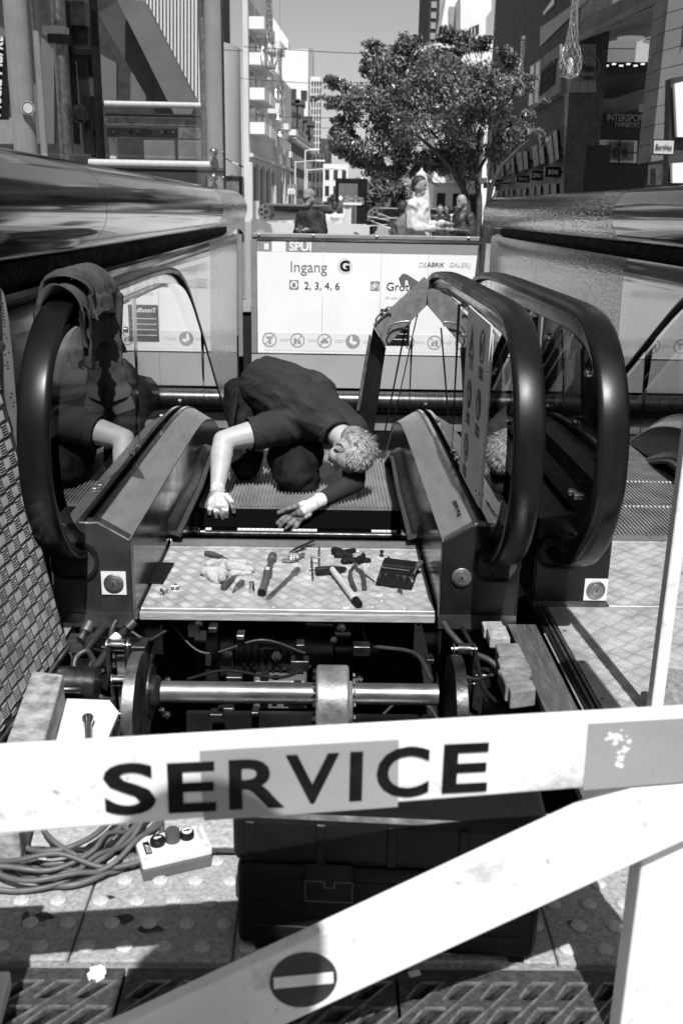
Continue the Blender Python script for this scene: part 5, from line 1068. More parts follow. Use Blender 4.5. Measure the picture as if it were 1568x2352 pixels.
for ft in (ft_l, ft_r): blob('boot', [(ft, ft+Vector((0,.05,.0)), .052, .05), (ft+Vector((0,.03,-.01)), ft+Vector((0,.02,-.03)), .045, .04)], M_matteblack, WK, .012, 3)
MB().tube(crv([py(x, y, Y) for x, y, Y in ((545,905,5.42),(535,960,5.3),(528,1010,5.2))], 5), .014, 8).build('trouser_pocket_seam', M_trouser, WK, smooth=60)
def glove(pts, par, nm):
    o = blob(nm, pts, M_glove, par, .0046, 2, lambda c: .0015*noise.noise(c*60)); w0 = pts[0][0]; o.data.materials.append(mat('greasy fingertips', .16, .7, 0, ns=60, na=.6))
    for p in o.data.polygons:
        if (p.center-w0).length+.02*noise.noise(p.center*40) > .125: p.material_index = 1
    return o
Y1 = 4.735
def G(x, y, d=0): return py(x, y, Y1+d)
glove([(G(500,1120,.03), G(500,1131,.03), .037, .037), (G(500,1131,.03), G(503,1158,.0), .036, .030), (G(490,1150,.01), G(486,1160), .026, .022), (G(515,1150,.01), G(518,1160), .026, .022),
       (G(484,1160), G(481,1172,-.02), .0125, .012), (G(481,1172,-.02), G(482,1181,-.02), .012, .0105),
       (G(496,1163), G(495,1178,-.025), .013, .012), (G(495,1178,-.025), G(497,1189,-.02), .012, .0105),
       (G(508,1163), G(509,1180,-.025), .013, .012), (G(509,1180,-.025), G(511,1192,-.018), .012, .0105),
       (G(519,1160), G(521,1177,-.02), .0125, .012), (G(521,1177,-.02), G(521,1188,-.015), .012, .010),
       (G(520,1138,.0), G(534,1156,-.02), .016, .013), (G(534,1156,-.02), G(537,1176,-.015), .013, .0115)], WK, 'glove')
ring(MB(), G(500,1127,.03), (0,.5,1), .0395, .030, .010, 20).build('glove_cuff', M_glove, WK, smooth=50)
Y1 = 4.69
glove([(G(737,1148,.04), G(722,1157,.03), .039, .036), (G(722,1157,.03), G(690,1174,.0), .036, .034), (G(700,1160,.01), G(674,1176), .026, .024), (G(705,1178,.01), G(688,1190), .028, .022),
       (G(668,1176), G(650,1190,-.02), .0135, .012), (G(650,1190,-.02), G(637,1201,-.015), .012, .0105),
       (G(672,1184), G(654,1198,-.025), .0135, .012), (G(654,1198,-.025), G(643,1209,-.015), .012, .0105),
       (G(680,1191), G(667,1205,-.025), .0135, .012), (G(667,1205,-.025), G(657,1214,-.012), .012, .0105),
       (G(690,1194), G(681,1208,-.02), .0125, .011), (G(681,1208,-.02), G(670,1219,-.01), .011, .010),
       (G(690,1160,-.01), G(662,1168,-.03), .016, .013), (G(662,1168,-.03), G(640,1178,-.02), .013, .0115)], WK, 'glove')
ring(MB(), G(729,1152,.035), (1,.2,.3), .042, .032, .010, 20).build('glove_cuff', M_glove, WK, smooth=50)
SD = thing('screwdriver', 'screwdriver standing upright in the step beside the worker\'s head', 'screwdriver', py(822, 1140, 4.9))
a, b = py(820,1150,4.9), py(834,1085,4.9); MB().cyl(a, b, .004, n=8).build('blade', M_dull, SD); MB().cyl(b, b+(b-a)*.9, .012, n=12).build('handle', M_matteblack, SD, smooth=40)
# ================================================================ the street beyond
_d = ray(912, 481); U = Vector((_d.x, _d.y, 0)).normalized(); V = Vector((U.y, -U.x, 0))
class Face:
    """vertical facade plane through O along direction D; n = its outward normal"""
    def __init__(s, O, D, n): s.O = Vector((O.x, O.y, 0)); s.D = D; s.n = n
    def uv(s, x, y):
        d = ray(x, y); t = (s.O-CAM).dot(s.n)/d.dot(s.n); p = CAM+d*t; return (p-s.O).dot(s.D), p.z
    def P(s, u, z, o=0): return s.O+s.D*u+s.n*o+Vector((0,0,z))
    def box(s, u0, u1, z0, z1, o0, o1): return MB().prism([s.P(u0,z0,o0), s.P(u1,z0,o0), s.P(u1,z1,o0), s.P(u0,z1,o0)], s.n*(o1-o0))
    def quad(s, pts, o0, o1): return MB().prism([s.P(*s.uv(x, y), o0) for x, y in pts], s.n*(o1-o0))
def C2(c, d): return 490+.3646*c, .3646*d
def C3(c, d): return 980+.375*c, .375*d
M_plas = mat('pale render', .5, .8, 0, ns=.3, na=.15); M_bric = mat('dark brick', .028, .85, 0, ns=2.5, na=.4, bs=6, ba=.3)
M_bric2 = mat('street brick', .1, .85, 0, ns=.6, na=.3); M_wt = mat('white cladding', .66, .6, 0, ns=.25, na=.06); M_stone = mat('pale stone tile', .12, .7, 0, ns=.6, na=.15)
M_roof = mat('slate', .06, .7, 0, ns=.8, na=.3); M_pane = mat('far pane', .035, .15, 0, ns=.4, na=.5)

L1 = Face(py(575, 480, 100), U, V)
def leftblock(nm, lab, x0, x1, ztop_px, mt, depth=14):
    t = thing(nm, lab, 'building', L1.P(L1.uv(x0, 480)[0], 0)); u0, u1 = L1.uv(x0, 480)[0], L1.uv(x1, 480)[0]; zt = L1.uv(*ztop_px)[1]
    L1.box(u0, u1, 0, zt, -depth, 0).build('wall', mt, t); return t, u0, u1, zt
B1, u0, u1, zt = leftblock('apartment_building', 'tall pale apartment building with stacked white balconies along the street', 573, 628, (576, -60), M_plas)
fh = 3.05; n = 6
for f in range(9):
    zb = 8.2+fh*f
    if zb > zt-2: break
    for k in range(4):
        a = u0+.8+(u1-u0-1)*k/4; b = a+(u1-u0)/4-1.4
        w_ = L1.box(a, b, zb+.5, zb+2.5, .02, .05).build('window', M_pane, B1); L1.box(a, b, zb+.3, zb+.48, .02, .2).build('sill', M_wt, w_)
    for k in (0, 1, 3) if f % 2 else (0, 1): 
        a = u0+.3+(u1-u0-1)*k/4; bl = L1.box(a, a+(u1-u0)/4-.9, zb-.1, zb+.95, .06, 1.5).build('balcony', M_wt, B1)
def shops(t, ua, ub, n, ztop, mt=M_pane):
    for k in range(n):
        a = ua+(ub-ua)*k/n+.35; L1.box(a, a+(ub-ua)/n-.9, .3, ztop, .02, .06).build('shop_window', mt, t); L1.box(a-.75, a-.1, 0, ztop+.3, .02, .35).build('pilaster', M_plas, t)
shops(B1, u0, u1, 4, 5.2); L1.box(u0, u1, 6.0, 6.35, .02, .4).build('cornice', M_plas, B1)
B2, u0, u1, zt = leftblock('apartment_building', 'lower pale block with shop windows next to the balcony building', 628.2, 668, (640, 172), M_plas)
for f in range(4):
    for k in range(6):
        a = u0+1+(u1-u0-1)*k/6; zb = 8.0+3*f
        if zb+2.3 < zt: 
            w_ = L1.box(a, a+2.6, zb, zb+2.0, .02, .05).build('window', M_pane, B2)
            if (f+k) % 3 == 0: L1.box(a-.2, a+2.6, zb-.6, zb+.1, .06, 1.0).build('balcony', M_wt, B2)
shops(B2, u0, u1, 6, 5.2); L1.box(u0, u1, 6.0, 6.35, .02, .4).build('cornice', M_plas, B2)
B3, u0, u1, zt = leftblock('brick_building', 'brown brick department store with dark pitched roof down the street', 668.2, 715, (672, 318), M_bric2)
MB().prism([L1.P(u0,zt,.4), L1.P(u1,zt,.4), L1.P(u1,zt+5,-4), L1.P(u0,zt+5,-4)], Vector((0,0,.3))).build('roof', M_roof, B3)
L1.box(u0, u1, zt-.5, zt, .02, .7).build('cornice', M_wt, B3); MB().prism([L1.P(u0-.05,zt,.3), L1.P(u0-.05,zt+5,-4), L1.P(u0-.05,zt,-9)], U*.3).build('gable', M_bric2, B3)
for f in range(4):
    for k in range(12): a = u0+1.5+(u1-u0-2)*k/12; zb = 1+2.9*f; L1.box(a, a+(u1-u0)/12*.45, zb, zb+1.7, .02, .05).build('window', M_pane, B3)
tw = []
for k, (cx, cy, wd) in enumerate(((510,650,46),(545,660,40),(590,760,36),(612,790,30))):   # brick stair gables beyond
    a = py(*C2(cx-wd/2, cy), 205); c = py(*C2(cx+wd/2, cy), 205); t = thing('brick_tower', ('square brick tower nearest the pale blocks', 'brick tower with arched top beside the white slab', 'low brick stair tower before the gridded high-rise', 'last low brick tower at the foot of the gridded high-rise')[k], 'building', (a.x, 205, 0))
    MB().box(a.x, c.x, 205, 212, 0, a.z).build('wall', M_bric2, t); q = MB(); q.cyl(((a.x+c.x)/2, 204.9, a.z-2), ((a.x+c.x)/2, 204.8, a.z-2), (c.x-a.x)*.3, n=16); q.build('arch_window', M_pane, t); MB().box(a.x-.3, c.x+.3, 204.7, 212.2, a.z, a.z+.8).build('parapet', M_roof, t)
def tower(nm, lab, x0, x1, ytop, Y, mt, dp=18, sidex=None):
    a, c = py(x0, ytop, Y), py(x1, ytop, Y); t = thing(nm, lab, 'building', (a.x, Y, 0)); MB().box(a.x, c.x, Y, Y+dp, 0, a.z).build('wall', mt, t); return t, a.x, c.x, a.z
W1, xa, xb, zt = tower('office_tower', 'blank white slab tower rising over the street', 640, 708, 112, 240, M_wt)
MB().box(xb+.02, xb+1.0, 240, 258, 0, zt+.4).build('end_fin', M_frame, W1)
for c0, c1, d0, d1 in ((480,522,560,628),(552,590,570,630)): a, c = py(*C2(c0,d0), 239.9), py(*C2(c1,d1), 239.9); MB().box(a.x, c.x, 239.75, 239.95, c.z, a.z).build('window', M_pane, W1)
for i in range(7):
    for j in range(5): MB().box(xa+.4+i*1.0, xa+1.0+i*1.0, 239.8, 239.95, 8+j*2.6, 9.6+j*2.6).build('window', M_pane, W1)
W0, xa, xb, zt = tower('office_tower', 'white sloping-topped tower behind the balcony building', 620, 662, 92, 262, M_wt)
MB().prism_y([(xa,zt),(xb,zt),(xa,zt+6)], 262, 275).build('sloping_top', M_wt, W0)
for i in range(5): MB().box(xa+1+i*.9, xa+1.5+i*.9, 261.8, 261.96, zt-2.2-i*.3, zt-.7-i*.3).build('window', M_pane, W0)
W2, xa, xb, zt = tower('office_tower', 'white high-rise with a tight grid of small windows', 713, 736, 176, 236, M_wt)
for i in range(4):
    for j in range(15): MB().box(xa+.25+i*.6, xa+.6+i*.6, 235.8, 235.95, zt-1.9-j*1.45, zt-.9-j*1.45).build('window', M_pane, W2)
# far end of the street
for k, (x0, x1, yt, Y, mt, lab) in enumerate(((716,745,352,215,M_bric2,'brown gabled building after the department store'),(735,762,318,260,M_roof,'dark building closing the far end of the street'),(742,800,376,200,M_wt,'white shop houses at the far end of the street'),(1000,1112,300,75,M_wt,'white shop building behind the tree trunks'),(795,1000,420,120,M_bric2,'low dim block behind the far trees'))):
    t, xa, xb, zt = tower('street_building', lab, x0, x1, yt, Y, mt, 10); n = max(3, int((xb-xa)/2.2)); h = 3.0
    for i in range(n):
        for j in range(min(5, int(zt/h))): MB().box(xa+(xb-xa)*(i+.25)/n, xa+(xb-xa)*(i+.75)/n, Y-.12, Y-.02, .8+j*h, 2.6+j*h).build('window', M_pane, t)
    if k == 3: MB().box(xa-.2, xb+.2, Y-1.2, Y-.05, 3.3, 3.7).build('canopy', M_wt, t)
# right-hand white buildings
W4, xa, xb, zt = tower('office_tower', 'dark slab tower edging the white curved building', 990, 1013, -80, 170, M_bric, 20)
for j in range(24): MB().box(xb-1.3, xb-.5, 169.8, 169.95, 14+j*1.5, 14.9+j*1.5).build('window', M_frame, W4)
WC = thing('white_building', 'white curved building with terraces above the tree', 'building', py(1070, 480, 130))
def wq(pts, Y, dy, nm, mt, par): return MB().prism([py(x, y, Y) for x, y in pts], (0,dy,0)).build(nm, mt, par)
a, c = py(1068,0,130), py(1130,120,130); q = MB(); q.lathe((py(1075,100,138).x, 138, 0), (0,0,1), [(0,8.5),(py(1070,100,130).z,8.5),(py(1070,100,130).z+.1,8.0)], 40); q.build('curved_wall', M_wt, WC, smooth=30)
wq([C3(60,320),C3(120,-30),C3(210,-30),C3(210,240),C3(130,250),C3(95,320)], 134, 6, 'stair_wing', M_wt, WC); wq([C3(135,40),C3(195,40),C3(195,230),C3(135,240)], 133.6, .3, 'window', M_frame, WC)
wq([C3(205,-30),C3(395,-30),C3(395,60),C3(360,110),C3(360,280),C3(230,280),C3(230,215),C3(205,215)], 129, 6, 'upper_wall', M_wt, WC)
wq([C3(232,210),C3(262,170),C3(318,148),C3(318,205),C3(235,212)], 128.8, .15, 'window', M_pane, WC)
for i in range(3): wq([C3(250+i*20,168),C3(254+i*20,168),C3(254+i*20,210),C3(250+i*20,210)], 128.6, .1, 'mullion', M_wt, WC)
# glazed corner block
R1 = Face(py(1295, 480, 35), U, -V)
GB = thing('glazed_block', 'glass-fronted block between the white building and the brick mall', 'building', py(1150, 480, 62))
G1 = Face(py(1190, 480, 62), (U*1+V*.0).normalized(), -V)
gu0, gu1 = G1.uv(1113, 480)[0], G1.uv(1176, 480)[0]; gz0, gz1 = 6, 22
G1.box(min(gu0,gu1), max(gu0,gu1), gz0, gz1, -6, 0).build('wall', mat('reflecting glazing', .08, .08, .6, ns=.15, na=.6), GB)
for k in range(9): a = gu1+(gu0-gu1)*k/8; G1.box(a-.08, a+.08, gz0, gz1, .01, .16).build('mullion', M_frame, GB)
for k in range(6): G1.box(min(gu0,gu1), max(gu0,gu1), gz0+k*3.1, gz0+.12+k*3.1, .01, .14).build('transom', M_frame, GB)
a = G1.uv(1193, 480)[0]
for k in range(22): G1.box(min(gu1,a), max(gu1,a)-.04, k*1.05, k*1.05+1.0, -6, .1).build('stone_tile', M_stone, GB)

# brick mall on the right
ML = thing('shopping_mall', 'dark brick shopping mall with shop signs and an open arcade', 'building', py(1295, 480, 35))
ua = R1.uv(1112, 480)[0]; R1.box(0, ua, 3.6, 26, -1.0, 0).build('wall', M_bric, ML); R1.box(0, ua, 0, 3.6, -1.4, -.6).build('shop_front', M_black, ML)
q3 = lambda pts, o0, o1, nm, mt, par=ML: R1.quad([C3(*p) for p in pts], o0, o1).build(nm, mt, par)
M_sgl = mat('leaning shop glass', .02, .3, 0, ns=1.2, na=.9, spec=.25)
for k, (p0, p1, p2, p3) in enumerate((((745,845),(810,792),(825,975),(768,1010)),((655,900),(725,880),(735,1000),(668,1022)),((560,935),(625,925),(632,1035),(572,1050)),((488,965),(540,960),(548,1060),(498,1070)),((430,985),(475,985),(480,1080),(438,1090)),((372,1000),(418,1000),(420,1100),(378,1105)))):
    w_ = q3((p0,p1,p2,p3), .05, .1, 'leaning_window', M_sgl); mid0, mid1 = ((p0[0]+p1[0])/2, (p0[1]+p1[1])/2), ((p3[0]+p2[0])/2, (p3[1]+p2[1])/2)
    q3(((mid0[0]-3,mid0[1]),(mid0[0]+3,mid0[1]),(mid1[0]+3,mid1[1]),(mid1[0]-3,mid1[1])), .102, .13, 'mullion', M_black, w_)
for k, (x0, x1, y0, y1, s, tw_) in enumerate(((722,822,1022,1085,'SONS',.62),(640,712,1046,1102,'ONLY',.75),(548,627,1075,1118,'TKMAXX',.75),(402,458,1100,1142,'TKMAXX',.8),(348,396,1118,1152,'TKMAXX',.8))):
    sg = thing('shop_sign', ('black box sign reading SONS on the mall', 'black box sign reading ONLY on the mall', 'dark sign box beside the ONLY sign', 'middle dark sign box under the leaning windows', 'last dark sign box at the mall end')[k], 'shop sign', R1.P(R1.uv(*C3(x0, y1))[0], 0))
    (a, za), (b, zb) = R1.uv(*C3(x0, y1)), R1.uv(*C3(x1, y0)); ctr = R1.P((a+b)/2, (za+zb)/2, .9); hw = (py(*C3(x1, y0), ctr.y).x-py(*C3(x0, y0), ctr.y).x)/2; hz = (py(*C3(x0, y0), ctr.y).z-py(*C3(x0, y1), ctr.y).z)/2
    p = py(*C3((x0+x1)/2, (y0+y1)/2), ctr.y); MB().box(p.x-hw, p.x+hw, ctr.y, ctr.y+.25, p.z-hz, p.z+hz).build('sign_box', M_black, sg)
    text('lettering', s, .5, mat('pale sign letters', .75, .4) if k < 2 else M_inkl, sg, (p.x-hw*tw_, ctr.y-.02, p.z-hz*.45), ext=.01, bold=.004, fit=(2*hw*tw_, hz*.9))  # pale letters on the first two signs, grey on the rest
    MB().box(p.x-.05, R1.P((a+b)/2,0,-.3).x if False else p.x+hw+.8, ctr.y+.1, ctr.y+.16, p.z-.05, p.z+.05).build('bracket', M_black, sg)
M_shopw = mat('mottled shop interior', .06, .3, 0, ns=2.2, na=.9)  # dark mottled tone for the shop windows
for k, (x0, x1, y0, y1) in enumerate(((745,815,1112,1180),(640,712,1125,1185),(565,625,1140,1190),(490,542,1155,1195),(425,470,1165,1200),(370,410,1172,1205))): 
    w_ = q3(((x0,y0+6),(x1,y0-4),(x1,y1+60),(x0,y1+60)), -.55, -.5, 'shop_window', M_shopw); m_ = (x0+x1)/2; q3(((m_-2,y0),(m_+2,y0),(m_+2,y1+60),(m_-2,y1+60)), -.49, -.45, 'mullion', M_black, w_)
q3(((702,170),(960,-12),(1005,-12),(698,288)), .02, .06, 'dark_panel', M_black)
q3(((672,680),(690,400),(875,270),(880,565)), .05, .35, 'stone_band', M_stone); q3(((682,650),(694,410),(755,375),(742,620)), .36, .42, 'window', M_wt); q3(((716,630),(726,395),(730,393),(720,628)), .43, .46, 'mullion', M_stone)
p0, p1 = R1.uv(*C3(752,590)), R1.uv(*C3(850,520)); 
text('lettering', 'INTERSPORT', .5, M_bric, ML, R1.P(p0[0], p0[1], .4), (R1.P(p1[0],0)-R1.P(p0[0],0)), (0,0,1), .03, fit=(abs(p1[0]-p0[0]), .9))
q3(((724,80),(790,-15),(790,25),(726,92)), .05, .1, 'window', M_wt)
# corner column and arcade facing the square
cY = 35
def mq(pts, Y, dy, nm, mt, par=ML): return MB().prism([py(*C3(*p), Y) for p in pts], (0,dy,0)).build(nm, mt, par)
for k in range(5): mq(((842,575+k*125),(1025-k*4,570+k*125),(1021-k*4,694+k*125),(838,699+k*125)), cY-.02, .2, 'brick_pier', M_bric)
for r_ in range(3):
    for c_ in range(3): a, b = 880+c_*52, 880+(c_+1)*52; z = 268+r_*100; mq(((a+1,z),(b-1,z),(b-1,z+98),(a+1,z+98)), cY-.1, 1.2, 'stone_tile', M_stone)
c_ = py(*C3(985,410), cY-.2); ring(MB(), (c_.x, cY-.14, c_.z), (0,1,0), .42, .38, .05).build('sign_ring', M_bric2, ML)
for s, x0, y0, x1, y1 in (('Pathe',950,440,1030,395),('IMAX',960,492,1030,468)): a, b = py(*C3(x0,y0), cY-.14), py(*C3(x1,y1), cY-.14); text('lettering', s, .5, M_bric, ML, a, ext=.03, fit=(b.x-a.x, b.z-a.z))
MB().prism([py(*C3(905,262), cY), py(*C3(1700,-110), cY-9), py(*C3(1700,150), cY+10), py(*C3(1050,265), cY+10)], (0,0,.6)).build('arcade_soffit', M_bric2, ML)
MB().prism([py(*C3(900,262), cY-.1), py(*C3(1560,-70), cY-8), py(*C3(1560,-120), cY-8), py(*C3(900,235), cY-.1)], (.1,.4,.0)).build('soffit_edge', M_stone, ML)
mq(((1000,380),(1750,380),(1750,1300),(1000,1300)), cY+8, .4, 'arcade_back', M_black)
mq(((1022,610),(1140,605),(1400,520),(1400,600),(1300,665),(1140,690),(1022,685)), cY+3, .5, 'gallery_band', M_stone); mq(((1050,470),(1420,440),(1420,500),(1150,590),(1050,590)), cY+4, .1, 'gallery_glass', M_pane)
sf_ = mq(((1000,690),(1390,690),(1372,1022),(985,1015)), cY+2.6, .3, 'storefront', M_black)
for s, x0, y0, x1, y1 in (('INTERSPORT',1098,740,1350,702),('TWINSPORT',1145,778,1302,750)): a, b = py(*C3(x0,y0), cY+2.5), py(*C3(x1,y1), cY+2.5); text('lettering', s, .5, M_inkg, sf_, a, ext=.02, bold=.006, fit=(b.x-a.x, b.z-a.z))
pw = mq(((1048,855),(1288,862),(1280,998),(1044,990)), cY+2.4, .1, 'poster_window', M_inkl, ML); mq(((1118,865),(1268,868),(1262,985),(1115,980)), cY+2.3, .05, 'poster', M_stone, pw)
mq(((1178,858),(1186,858),(1180,996),(1172,996)), cY+2.25, .04, 'mullion', M_black, pw); mq(((1046,926),(1284,932),(1284,938),(1046,932)), cY+2.25, .04, 'transom', M_black, pw)
for pts in (((1148,905),(1178,905),(1182,962),(1146,962)), ((1205,905),(1226,905),(1224,965),(1216,965),(1215,925),(1210,965),(1204,965))): mq(pts, cY+2.2, .03, 'garment_print', M_black, pw)
a, b = py(*C3(1155,895), cY+2.2), py(*C3(1238,880), cY+2.2); text('lettering', 'GO LOCAL', .3, M_black, pw, a, ext=.01, fit=(b.x-a.x, b.z-a.z))
for k in range(7): c_ = py(*C3(1056+(1320-1056)*k/6, 384+(14 if k % 2 else 4)), cY+7); q = MB(); q.cyl(c_, c_-Vector((0,0,.05)), .08, n=12); o = q.build('ceiling_spot', None, ML); 
em = bpy.data.materials.new('ceiling spot glow'); em.use_nodes = True; em.node_tree.nodes['Principled BSDF'].inputs['Emission Color'].default_value = (1,1,1,1); em.node_tree.nodes['Principled BSDF'].inputs['Emission Strength'].default_value = .8
for o in ML.children:
    if o.name.startswith('ceiling_spot'): o.data.materials.append(em)
for cx, cy, rx in ((1247,232,72),(1392,243,50)): c_ = py(*C3(cx,cy), cY-3); q = MB(); q.lathe(c_, (0,0,1), [(-.12,.02),(-.1,.2),(-.05,.36),(.0,.42*rx/72),(.02,.38*rx/72)], 28); q.build('ceiling_dish', M_wt, ML, smooth=40)
for pts in (((1325,182),(1442,138),(1440,200),(1322,238)), ((1300,640),(1386,618),(1384,668),(1298,686))): mq(pts, cY-1, .1, 'hanging_sign', M_inkg)
for k in range(9): y0 = -30+k*114; mq(((1476-y0*.107*1.0,y0),(1600,y0-40),(1600,y0+68),(1476-(y0+110)*.107,y0+110)), 27, 1.2, 'stone_tile', M_stone)
mq(((1492,480),(1640,450),(1640,1250),(1470,1250)), 25, .4, 'pier_cladding', M_bric); bw_ = mq(((1515,512),(1640,480),(1640,840),(1530,838)), 24.8, .15, 'bright_window', M_wt); mq(((1500,1000),(1640,990),(1640,1120),(1502,1120)), 24.8, .15, 'bright_window', M_wt); mq(((1365,1010),(1445,1000),(1440,1130),(1362,1130)), 26.8, .15, 'shop_window', M_shopw)
bs = thing('shop_sign', 'pale box sign reading Bershka on the tiled mall pier', 'shop sign', py(*C3(1450,900), 24.5))
mq(((1384,852),(1517,855),(1510,950),(1380,946)), 24.3, .25, 'sign_box', M_black, bs); mq(((1390,860),(1511,862),(1505,943),(1387,940)), 24.28, .015, 'sign_face', M_inkl, bs)
a, b = py(*C3(1398,918), 24.26), py(*C3(1500,884), 24.26); text('lettering', 'Bershka', .3, M_ink, bs, a, ext=.004, fit=(b.x-a.x, b.z-a.z))

# building seen through the lift: raking beams and fluted facade
LB = thing('arcade_building', 'modern facade with raking beams and fluted panels behind the glass lift', 'building', (-9, 26, 0))
def lq(pts, Y, dy, nm, mt): return MB().prism([py(x, y, Y) for x, y in pts], (0,dy,0)).build(nm, mt, LB)
lq([(-60,-60),(530,-60),(530,470),(-60,470)], 34, .5, 'back_wall', M_bric)
lq([(270,0),(330,0),(450,232),(440,262),(400,262)], 27, .8, 'raking_beam', mat('beam grey', .12, .7, 0, ns=1, na=.2)); lq([(225,30),(275,0),(400,262),(360,262)], 28, .8, 'raking_beam', mat('beam dark', .05, .7, 0, ns=1, na=.2))
for k in range(22): x0 = 312+k*8; yb = 10+max(0, (x0-312))*1.75; lq([(x0,8-10),(x0+4.5,8-10),(x0+4.5,min(245,yb+12)),(x0,min(240,yb))], 30, .2, 'fluted_rib', M_wt)
for x0, x1, y0, y1 in ((232,268,125,235),(300,335,165,235),(70,120,190,330),(0,20,60,240)): lq([(x0,y0),(x1,y0+20),(x1,y1),(x0,y1)], 31, .2, 'lit_opening', M_stone)
lq([(95,85),(125,120),(125,330),(95,330)], 29, .3, 'stone_face', M_stone); lq([(0,270),(42,270),(42,330),(0,330)], 29, .3, 'stone_face', M_frame)
bn = thing('banner', 'dark banner with white script at the far left behind the lift', 'banner', py(8, 230, 22)); MB().prism([py(-40,80,22), py(14,85,22), py(20,275,22), py(-40,275,22)], (0,.05,0)).build('banner_cloth', M_black, bn)
a = py(3, 268, 21.95); text('lettering', 'Media Markt', .5, M_wt, bn, a, (.12,0,.99), (-.99,0,.12), .01, bold=.01, fit=(1.55, .3), shear=.2)

# ================================================================ overhead wires and basket lamps
for k, (ya, yb) in enumerate(((107,117),(181,187),(265,266),(289,290))):
    Y = (60, 90, 120, 140)[k]; a, b = py(560, ya, Y), py(1130 if k == 0 else 900, yb, Y); m_ = (a+b)/2-Vector((0,0,.25)); tag(MB().tube(crv([a, m_, b], 8), .02+.006*k, 5).build('span_wire', M_black), ('highest lamp span wire, passing before the tree top', 'second span wire, just above the tree\'s left shoulder', 'third span wire, low across the sky', 'lowest span wire, nearest the roofs')[k], 'wire')
def basket():
    t = thing('basket_lamp', 'woven wire basket lamp hanging before the brick mall', 'street lamp', (0,0,0), 'woven basket lamps hung over the street')
    prof = [(0,.03),(.06,.16),(.2,.215),(.38,.20),(.6,.125),(.9,.075),(1.3,.06),(1.75,.085),(1.9,.09)]; b = MB()
    for s_ in (-1, 1):
        for k in range(11):
            pts = []
            for z, r in [(prof[i][0]+(prof[i+1][0]-prof[i][0])*f/3, prof[i][1]+(prof[i+1][1]-prof[i][1])*f/3) for i in range(len(prof)-1) for f in range(3)]: a = 2*math.pi*k/11+s_*z*2.6; pts.append((r*math.cos(a), r*math.sin(a), z))
            b.tube(pts, .0075, 4)
    b.build('wire_basket', M_chrome, t); MB().cyl((0,0,.03), (0,0,.055), .17, n=24).build('base_plate', M_dull, t, smooth=40)
    q = MB(); q.lathe((0,0,.06), (0,0,1), [(0,.05),(.1,.07),(.25,.05),(.3,.02)], 16); q.build('bulb', M_wt, t, smooth=40); MB().cyl((0,0,1.88), (0,0,2.0), .1, n=16).build('cap', M_dull, t, smooth=40); MB().cyl((0,0,.3), (0,0,4.5), .006, n=6).build('suspension_cable', M_black, t); return t
bk_ = basket(); bk_.location = py(1306, 180, 20); sc = 1
for k, (x, y, Y, s_, lab) in enumerate(((1193,222,38,1,'woven basket lamp half hidden by the tree\'s right side'),(618,160,34,1.25,'largest woven basket lamp before the balconies, left of the sky gap'),(643,237,56,1.3,'woven basket lamp hanging below the largest on the left'),(645,284,80,1.3,'third woven basket lamp down the left street'),(648,320,100,1.3,'fourth woven basket lamp, before the pale block'),(641,352,120,1.3,'lowest and farthest woven basket lamp'))):
    o = copy_tree(bk_, py(x, y, Y), None, lab); o.scale = (s_, s_, s_)
bk_['label'] = 'woven basket lamp hanging clear in front of the mall corner'

# ================================================================ trees
M_leaf = mat('leaf', .145, .36, 0, ns=3, na=.5, spec=.7); M_bark = mat('bark', .05, .9, 0, ns=8, na=.5, bs=15, ba=.4)
def tree(lab, Y, ell, limbs, nleaf, ls, seed, dep=1.4):
    random.seed(seed); base = py(*limbs[0][0][:2], Y); t = thing('tree', lab, 'tree', (base.x, Y, 0)); b = MB()
    for lm in limbs:
        pts = [py(x, y, Y+d) for x, y, d, r in lm]; 
        if lm[0][1] > 500: pts[0].z = 0
        dn = crv(pts, 5); rs = []
        for i in range(len(lm)-1): rs += [lm[i][3]+(lm[i+1][3]-lm[i][3])*k/5 for k in range(5)]
        b.tube(dn, rs+[lm[-1][3]], 8)
    b.build('trunk', M_bark, t, smooth=60); lf_ = MB(); tot = sum(rx*ry for _, _, rx, ry in ell); pxm = Y/FPX*1.05; vs = []; fs = []; twigs = MB()
    for cx, cy, rx, ry in ell:
        m_ = int(nleaf*rx*ry/tot); k = 0; tries = 0
        while k < m_ and tries < m_*6:
            tries += 1; a, rr = random.random()*2*math.pi, random.random()**.45; dz = random.uniform(-1, 1); w_ = math.sqrt(max(0, 1-dz*dz*.8))
            x, y = cx+rx*rr*math.cos(a)*w_, cy+ry*rr*math.sin(a)*w_; p = py(x, y, Y)+Vector((0, dz*min(rx, ry)*pxm*1.1, 0))
            nv = noise.noise(p*1.9+Vector((seed,0,0)))+.6*noise.noise(p*4.3)
            if nv < -.05 + (.2 if rr > .8 else 0): continue
            k += 1; s_ = ls*random.uniform(.45, 1.5); ax = Vector((random.gauss(0,1), random.gauss(0,.6)-.3, random.gauss(.6,.7))).normalized(); u_ = ax.cross(Vector((random.gauss(0,1), random.gauss(0,1), random.gauss(0,.4)))).normalized(); v_ = ax.cross(u_)
            n0 = len(vs); vs += [p-u_*s_, p+v_*s_*.45+ax*s_*.12, p+u_*s_, p-v_*s_*.45+ax*s_*.12]; fs += [(n0,n0+1,n0+2),(n0,n0+2,n0+3)]
            if random.random() < .012: twigs.tube([p, p+Vector((base.x-p.x, 0, -.6)).normalized()*random.uniform(.15,.35)+Vector((random.uniform(-.1,.1),0,-.05))], [.003, .007], 4)
    me = bpy.data.meshes.new('leaves'); me.from_pydata([tuple(v) for v in vs], [], fs); stuff(link('crown', me, M_leaf, t)); stuff(twigs.build('twigs', M_bark, t)); return t
